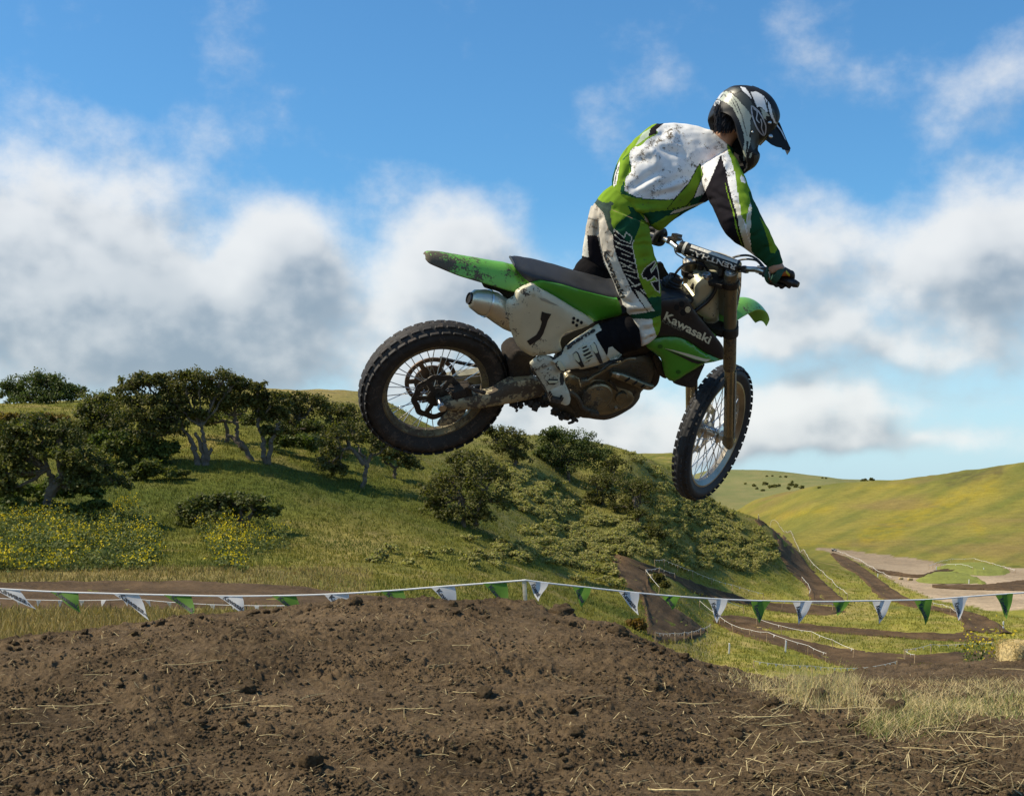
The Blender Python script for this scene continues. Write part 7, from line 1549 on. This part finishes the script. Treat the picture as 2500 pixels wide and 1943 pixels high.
# ---- rope fences of the track, far below
def fence(pts, label, hgt=.8, posts=None, pen=0, step=4.5, white=.6, lean=.1):
    H = hit([p[0] for p in pts], [p[1] for p in pts]); C = crom(H, 8); C[:, 2] = ground(C[:, 0], C[:, 1])
    d = np.r_[0, np.cumsum(np.linalg.norm(np.diff(C, axis=0), axis=1))]; L = d[-1]; n = max(2, int(L / step) + 1); q = np.linspace(0, L, n)
    P = np.stack([np.interp(q, d, C[:, k]) for k in range(3)], 1); P[:, 2] = ground(P[:, 0], P[:, 1])
    root = empty('rope_fence', tuple(P[0]), label, 'fence', 'rope fences along the dirt lanes'); o0 = P[0]; rg = np.random.default_rng(int(pts[0][0] * 7 + pts[0][1])); tops = []
    for p in P:
        h = hgt * rg.uniform(.85, 1.15); l = rg.normal(size=2) * lean * .5; t = p + [l[0], l[1], h]; tops.append(t - [0, 0, .05])
        MB().tube([p - o0 - [0, 0, .2], t - o0], [.035, .032], 5).obj('post', M_STAKE, root)
    R = []
    for i in range(len(tops) - 1):
        for s in np.linspace(0, 1, 7)[:-1]: R.append(tops[i] * (1 - s) + tops[i + 1] * s - np.array([0, 0, .28 * s * (1 - s)]))
    R.append(tops[-1]); R = np.array(R) - o0
    rr = .006 + .00006 * o0[1]
    MB().tube(R, rr, 5).obj('rope', M_STRING, root)
    if pen:
        mb = MB(); k = max(3, int(L / pen)); qq = np.linspace(.03, .97, k); dd = np.r_[0, np.cumsum(np.linalg.norm(np.diff(R, axis=0), axis=1))]; dd /= dd[-1]
        for i, x in enumerate(qq):
            a = np.array([np.interp(x, dd, R[:, j]) for j in range(3)]); b = np.array([np.interp(min(1, x + .17 / L), dd, R[:, j]) for j in range(3)]); c = (a + b) / 2 + np.array([rg.uniform(-.1, .15), rg.uniform(-.1, .1), -.22]); nn = np.array([0, .012, 0])
            mb.add([a - nn, b - nn, c, a + nn, b + nn], [(0, 1, 2), (4, 3, 2), (0, 3, 4, 1)])
        mb.obj('pennants', M_PW, root, smooth=False)['kind'] = 'stuff'
    return root
zr = lambda L: Z('R', L); zm = lambda L: Z('M', L)
fence(zr([(605, 413), (680, 450), (760, 490), (830, 560), (900, 650), (980, 740), (1050, 810), (1110, 860), (1138, 892)]), 'white rope fence down the right side of the steep track', pen=1.6)
fence(zr([(870, 778), (905, 822), (918, 860), (915, 888)]), 'short rope fence at the foot of the steep track, left side', pen=1.2)
fence(zr([(0, 692), (60, 697), (180, 742), (300, 787), (420, 817), (560, 866), (640, 886)]), 'rope fence with white flags above the lane at the spur foot', pen=1.3)
fence(zr([(265, 935), (300, 988), (365, 1028), (430, 1060), (540, 1100), (655, 1135), (770, 1165), (870, 1195), (955, 1225), (1010, 1250)]), 'nearest rope fence curving along the wide valley lane', pen=2.4)
fence(zr([(600, 1040), (640, 1060), (765, 1095), (885, 1118), (1015, 1165), (1100, 1192), (1170, 1228)]), 'rope fence on the inner edge of the wide valley lane', pen=3)
fence(zr([(420, 940), (525, 965)]), 'very short rope fence at the left end of the lane', pen=0)
fence(zr([(750, 935), (930, 945), (1050, 945)]), 'rope fence across the mouth of the steep track', pen=2)
fence(zr([(1042, 606), (1150, 642), (1270, 705), (1400, 785)]), 'rope fence along the pale flat, top right', pen=1.8)
fence(zr([(1640, 940), (1700, 955), (1790, 998), (1815, 1040)]), 'rope fence beside the outer bend at the right', pen=1.5)
fence(zr([(1475, 1235), (1550, 1222), (1700, 1200), (1900, 1186), (2000, 1182)]), 'low rope fence leading to the small far bale', pen=1.2, hgt=.8)
fence(zr([(1478, 1238), (1490, 1264), (1535, 1272)]), 'rope corner where the low fence turns', pen=1, hgt=.8)
fence(zr([(1620, 708), (1700, 678), (1800, 666), (1900, 668), (2000, 690), (2130, 730)]), 'rope fence over the far infield mound', pen=2.2)
fence(zr([(1690, 705), (1740, 692), (1820, 702), (1880, 722)]), 'second rope fence on the far infield mound', pen=2.2)
fence(zr([(0, 1140), (100, 1150), (200, 1130), (300, 1096), (330, 1070)]), 'rope with small white flags round the inside of the bend', pen=.9, hgt=.7)
fence(zm([(1890, 988), (1925, 965), (1990, 980), (2060, 1008)]), 'rope fence above the little bush in the bend', pen=1.4, hgt=.7)
fence(zm([(1890, 990), (1918, 1040), (1960, 1092)]), 'rope fence down the left of the little bush in the bend', pen=1.4, hgt=.7)
fence([(-40, 1484), (60, 1484), (200, 1485), (290, 1486), (370, 1486), (500, 1489), (600, 1494), (690, 1500)], 'low line of small white flags beyond the left bunting', hgt=.36, pen=.7, step=5)
fence([(1840, 1632), (1900, 1640), (1960, 1648), (2030, 1652), (2100, 1650), (2190, 1636)], 'line of small flags just past the strawy edge', hgt=.6, pen=.6, step=4)
# white marker posts
for i, (x, y0, y1, lab) in enumerate([(437, 1203, 1142, 'white marker post nearest the curved fence, leaning slightly'), (772, 1195, 1126, 'tall white marker post standing in the lane fence'), (1945, 722, 694, 'white marker post on the right of the far infield'), (1665, 716, 686, 'white marker post on the left of the far infield'), (2062, 1058, 1012, 'white marker post near the straw bale'), (1858, 788, 764, 'small white post in front of the far infield'), (1318, 748, 728, 'small white post on the edge of the pale flat')]):
    b0 = hit(*zr([(x, y0)])[0])[0]; h = (y0 - y1) * .41209 / F * b0[1]
    mb = MB().box((0, 0, h / 2 - .1), (max(.05, h * .06),) * 2 + (h / 2 + .1,), np.array([[1, 0, .06 if i < 2 else .01], [0, 1, 0], [0, 0, 1]])).add(*(lambda w: ([(-w, -w, h), (w, -w, h), (w, w, h), (-w, w, h), (0, 0, h + w)], [(0, 1, 4), (1, 2, 4), (2, 3, 4), (3, 0, 4)]))(max(.05, h * .06)))
    o = mb.obj('marker_post', M_POST, None, smooth=False); o.location = tuple(b0); tag(o, lab, 'post', 'white marker posts')
# ---- hay bales
def bale(c, size, rz, label, near=False, group='hay bales by the track'):
    rg = np.random.default_rng(int(abs(c[0]) * 100)); sx, sy, sz = np.array(size) / 2
    root = empty('hay_bale', tuple(c), label, 'hay bale', group); root.rotation_euler = (0, 0, rz)
    bm = bmesh.new(); bmesh.ops.create_cube(bm, size=1); bmesh.ops.subdivide_edges(bm, edges=bm.edges, cuts=14 if near else 4, use_grid_fill=True)
    for v in bm.verts:
        p = np.array(v.co); q = p * 2; r = (np.abs(q) ** 6).sum() ** (1 / 6); p = p / max(r, 1e-6) * max(np.abs(q).max(), 1e-6)
        n_ = float(perlin(p[0] * 9 + p[2] * 5, p[1] * 9 + p[2] * 7)); v.co = Vector(p * np.array(size) * (1 + .05 * n_)) + Vector((0, 0, sz))
    me = bpy.data.meshes.new('bale'); bm.to_mesh(me); bm.free(); me.materials.append(M_BALE); o = link('straw_block', me, root); fin(o, True, angle=70)
    for t in (-.22, .22):
        x = t * size[0]; MB().tube([(x, -sy * 1.01, .02), (x, -sy * 1.01, sz * 2), (x, sy * 1.01, sz * 2), (x, sy * 1.01, .02)], .006 if near else .02, 5).obj('twine', M_TWINE, root)
    if near:
        m = 2600; mb_V = []; f = rg.integers(0, 5, m); u = rg.uniform(-1, 1, (m, 3))
        for k in range(m):
            p = u[k].copy(); ax = [0, 0, 1, 1, 2][f[k]]; sg = [1, -1, 1, -1, 1][f[k]]; p[ax] = sg * 1.0; p = p * np.array([sx, sy, sz]) * .97 + [0, 0, sz]
            d = rg.normal(size=3); d[ax] *= .35; d /= np.linalg.norm(d); l = rg.uniform(.02, .06); w_ = np.cross(d, rg.normal(size=3)); w_ /= np.linalg.norm(w_); w_ *= .0022; e = np.zeros(3); e[ax] = sg * rg.uniform(0, .02)
            mb_V.append([p - d * l - w_, p - d * l + w_, p + d * l + w_ + e, p + d * l - w_ + e])
        Vq = np.array(mb_V).reshape(-1, 3); t = np.repeat(rg.uniform(.6, 1.25, m), 4)[:, None] * np.array([.60, .47, .22])
        fast_mesh('loose_straw', Vq, np.arange(4 * m).reshape(m, 4), M_BLADE, t, root)['kind'] = 'stuff'
M_BALE = mat('bale_straw', (.50, .38, .17), .9, var=.45, vs=26, bump=1.0, bs=120); M_TWINE = mat('twine', (.35, .25, .12), .9)
Yb = 19.5; b0 = Wp(2482, 1637, Yb); bale((b0[0] + .27, Yb, b0[2] - .04), (.95, .50, .45), .25, 'big golden straw bale at the right frame edge', near=True)
for (x, y, w, lab) in [(1455, 764, 27, 'left of two far straw bales on the pale flat'), (1510, 769, 30, 'right of two far straw bales on the pale flat'), (616, 1060, 30, 'straw bale at the end of the inner rope fence'), (1945, 1212, 45, 'small straw bale where the low fence ends')]:
    p = hit(*zr([(x, y)])[0])[0]; s = w * .41209 / F * p[1]; bale(p, (s, s * .55, s * .5), .2, lab)
for (x, y, w, lab) in [(1912, 995, 34, 'left straw bale at the tip of the little bush'), (1985, 996, 34, 'right straw bale behind the little bush')]:
    p = hit(*zm([(x, y)])[0])[0]; s = w * .41209 / F * p[1]; bale(p, (s, s * .6, s * .6), -.4, lab)
# a tiny dark vehicle parked at the far end of the flat
vp = hit(*zr([(1060, 597)])[0])[0]; vr = empty('parked_vehicle', tuple(vp), 'tiny dark vehicle parked at the far end of the pale flat', 'vehicle'); vr.scale = (.36, .36, .36); M_VEH = mat('dark_paint', (.02, .022, .026), .4)
MB().box((0, 0, .75), (1.3, .7, .35)).box((-.2, 0, 1.25), (.7, .62, .25), taper=.8).obj('body', M_VEH, vr, bevel=.06)
for wx in (-.8, .8):
    for wy in (-.68, .68): MB().lathe((wx, wy, .35), (0, 1, 0), [(-.1, .12), (-.1, .34), (.1, .34), (.1, .12)], 16, cap=True).obj('wheel', M_RUB, vr)
# ---- mustard weed beside the bale
rg = np.random.default_rng(31); Cc, Nn, Tt, Ss = [], [], [], []
stem = MB(); Yw = 21.0; base = Wp(2405, 1640, Yw)
for i in range(26):
    a = base + np.array([rg.uniform(-.32, .35), rg.uniform(-.3, .5), 0]); h = rg.uniform(.25, .7); t = a + np.array([rg.normal() * .12, rg.normal() * .1, h]); stem.tube([a, (a + t) / 2 + rg.normal(size=3) * .02, t], [.005, .004, .0025], 4)
    for k in range(26):
        f = rg.random(); p = a + (t - a) * f + rg.normal(size=3) * .05; e = rg.normal(size=3); Cc.append(p); Nn.append(e / np.linalg.norm(e)); Ss.append(rg.uniform(.012, .03)); Tt.append(np.array([.10, .13, .03]) * rg.uniform(.7, 1.3) if f < .7 else np.array([.60, .46, .03]) * rg.uniform(.7, 1.1))
wr_ = empty('mustard_plant', tuple(base), 'loose yellow flowered weed growing left of the big straw bale', 'plant'); bo = base
sv = stem.arrays() - bo; MB().add(sv, stem.f).obj('stems', mat('weed_stem', (.16, .17, .05), .8), wr_)['kind'] = 'stuff'
V, Q = quads(np.array(Cc) - bo, np.array(Nn), np.array(Ss), rg); fast_mesh('flowers', V, Q, M_BLADE, np.repeat(np.array(Tt), 4, 0), wr_)['kind'] = 'stuff'
# ---- straw and dry grass on the mound
def stalk(p, L, ang, r, rg, tilt=.0):
    d = np.array([math.cos(ang), math.sin(ang), tilt]); n = 6; bend = rg.uniform(-.10, .10); P = [p + d * L * (k / n - .5) + np.array([0, 0, .012 + (.02 * math.sin(k * 1.1 + ang * 5)) * .12 + tilt * L * .5]) + rg.normal(size=3) * L * .006 + np.array([-d[1], d[0], 0]) * L * bend * math.sin(math.pi * k / n) for k in range(n + 1)]
    return MB().tube(P, [r, r * .9, r * .6], 5)
SP = Z('H', [(1045, 667, 175, .33, 4), (1160, 610, 95, -.95, 4), (1110, 545, 150, .25, 3), (1310, 660, 0, 0, 0), (1800, 702, 70, -.2, 4), (1930, 720, 130, .5, 4), (690, 970, 130, .35, 6), (1320, 930, 0, 0, 0), (770, 597, 160, .03, 3), (1430, 640, 170, .55, 3), (1350, 847, 80, -.02, 3), (1700, 800, 170, .7, 3), (820, 930, 80, -.4, 3), (2130, 745, 120, .3, 3), (1150, 700, 110, -.2, 3), (280, 930, 130, -1.5, 2), (1040, 850, 60, 1.2, 2), (1270, 760, 80, -.1, 4), (2000, 780, 100, .8, 2), (1900, 830, 120, -1.0, 2)]) + \
     Z('G', [(320, 605, 220, -.08, 2), (90, 687, 110, -.08, 2), (1830, 300, 65, -1.3, 2), (1800, 332, 70, .05, 2), (1750, 625, 140, .05, 3), (1160, 620, 120, .7, 3), (780, 435, 110, -.2, 2), (1335, 570, 70, -1.1, 2), (960, 565, 70, -1, 2), (1490, 840, 50, -1.4, 2), (330, 715, 60, -.6, 2), (700, 880, 110, -.8, 2), (1990, 555, 70, .6, 2), (1840, 825, 90, .6, 2), (600, 415, 40, -1, 2), (410, 475, 80, 0, 2), (1000, 605, 110, -.05, 2), (1970, 360, 60, 0, 2)])
rg = np.random.default_rng(21); k_ = 0
while len(SP) < 60: SP.append((rg.uniform(20, 2480), rg.uniform(1560 if len(SP) % 2 else 1690, 1925), rg.uniform(25, 75), rg.uniform(-1.5, 1.5), 2))
for (px, py, L, a, r) in SP:
    if L == 0: continue
    p = mhit(px, py)[0]; s = p[1] / F; steep = abs(math.sin(a)); Lm = L * s * .78
    ob = stalk(np.zeros(3), Lm * (1 + .8 * steep), -a * .9, max(.0016, r * s * .42), rg, .10 * rg.random()).obj('straw_stalk', M_STRAW); ob.location = tuple(p)
    tag(ob, 'broken pale straw stalk lying on the dirt', 'straw', 'straw stalks on the mound')
n = 3200; V, Fq, Cc = [], [], []
px = rg.uniform(-20, 2520, n); px[1700:2500] = rg.uniform(1750, 2520, 800); py = rg.uniform(1475, 1943, n); topy = np.interp(px, np.r_[cxs[:, 0], 2500], np.r_[cxs[:, 1], 1640]); ok = py > topy + 3; px, py = px[ok], py[ok]
H = mhit(px, py); n = len(H); a = rg.uniform(0, 6.28, n); L = rg.uniform(.008, .05, n) * (1 + 1.2 * (px > 1800)); d = np.stack([np.cos(a), np.sin(a), rg.normal(size=n) * .25], 1) * L[:, None]; w_ = np.stack([-np.sin(a), np.cos(a), np.zeros(n)], 1) * rg.uniform(.0012, .0026, n)[:, None]
H[:, 2] += .012
V = np.stack([H - d - w_, H - d + w_, H + d + w_ + [0, 0, .006], H + d - w_ + [0, 0, .006]], 1).reshape(-1, 3); C = np.repeat(rg.uniform(.5, 1.25, n), 4)[:, None] * np.array([.60, .48, .25])
tag(fast_mesh('chopped_straw', V, np.arange(4 * n).reshape(n, 4), M_BLADE, C), 'scraps of chopped straw scattered over the dirt', kind='stuff')
# dry and green grass along the right hand edge
def tuft_field(n, poly, hmin, hmax, colf, name, lab, per, w, lean, spread=.06):
    poly = np.array(poly); P = rg.uniform(poly.min(0), poly.max(0), (n, 2)); P = P[inpoly(P, poly)]; H = mhit(P[:, 0], P[:, 1]); H = H[rg.random(len(H)) < np.clip(.55 + 1.5 * fbm(H[:, 0] / .9, H[:, 1] / .7, 3, 71), .03, 1)]
    c = colf(H); V, T, C = blades(H - [0, 0, .01], c, rg.uniform(hmin, hmax, len(H)), w, rg, per, spread, lean)
    tag(fast_mesh(name, V, T, M_BLADE, C, nside=3), lab, kind='stuff')
dryc = np.array([.64, .51, .26]); grc = np.array([.17, .21, .055]); ylc = np.array([.50, .44, .18])
pg_ = Z('H', [(840, 445), (1000, 460), (1250, 470), (1500, 480), (1800, 500), (2250, 480), (2250, 640), (1900, 650), (1600, 640), (1350, 600), (1150, 590), (1000, 540), (880, 480)])
tuft_field(3800, pg_, .03, .085, lambda H: np.where((rg.random(len(H)) < .88)[:, None], dryc, ylc), 'dry_grass', 'matted straw coloured grass at the edge of the mound', 5, .0024, .9, .07)
pg2 = Z('H', [(1180, 470), (1450, 460), (1480, 600), (1300, 630), (1170, 590)])
tuft_field(300, pg2, .12, .25, lambda H: np.where((rg.random(len(H)) < .6)[:, None], ylc, dryc), 'tall_grass', 'taller yellowing grass tuft left of the strawy edge', 6, .0024, .35, .06)
pg3 = Z('H', [(1580, 560), (1700, 540), (1760, 620), (2000, 560), (2250, 500), (2250, 650), (1950, 660), (1640, 700), (1560, 740), (1480, 700), (1600, 640)])
tuft_field(1300, pg3, .04, .11, lambda H: np.where((rg.random(len(H)) < .6)[:, None], grc, ylc), 'green_grass', 'green grass growing through the straw on the right', 5, .0026, .55, .06)
pg4 = Z('H', [(1450, 650), (1850, 600), (2200, 640), (2250, 760), (1900, 740), (1600, 760)])
tuft_field(420, pg4, .05, .15, lambda H: np.where((rg.random(len(H)) < .75)[:, None], dryc, grc), 'stubble', 'straw stubble lying over the dark dirt on the right', 4, .0024, 1.2, .07)
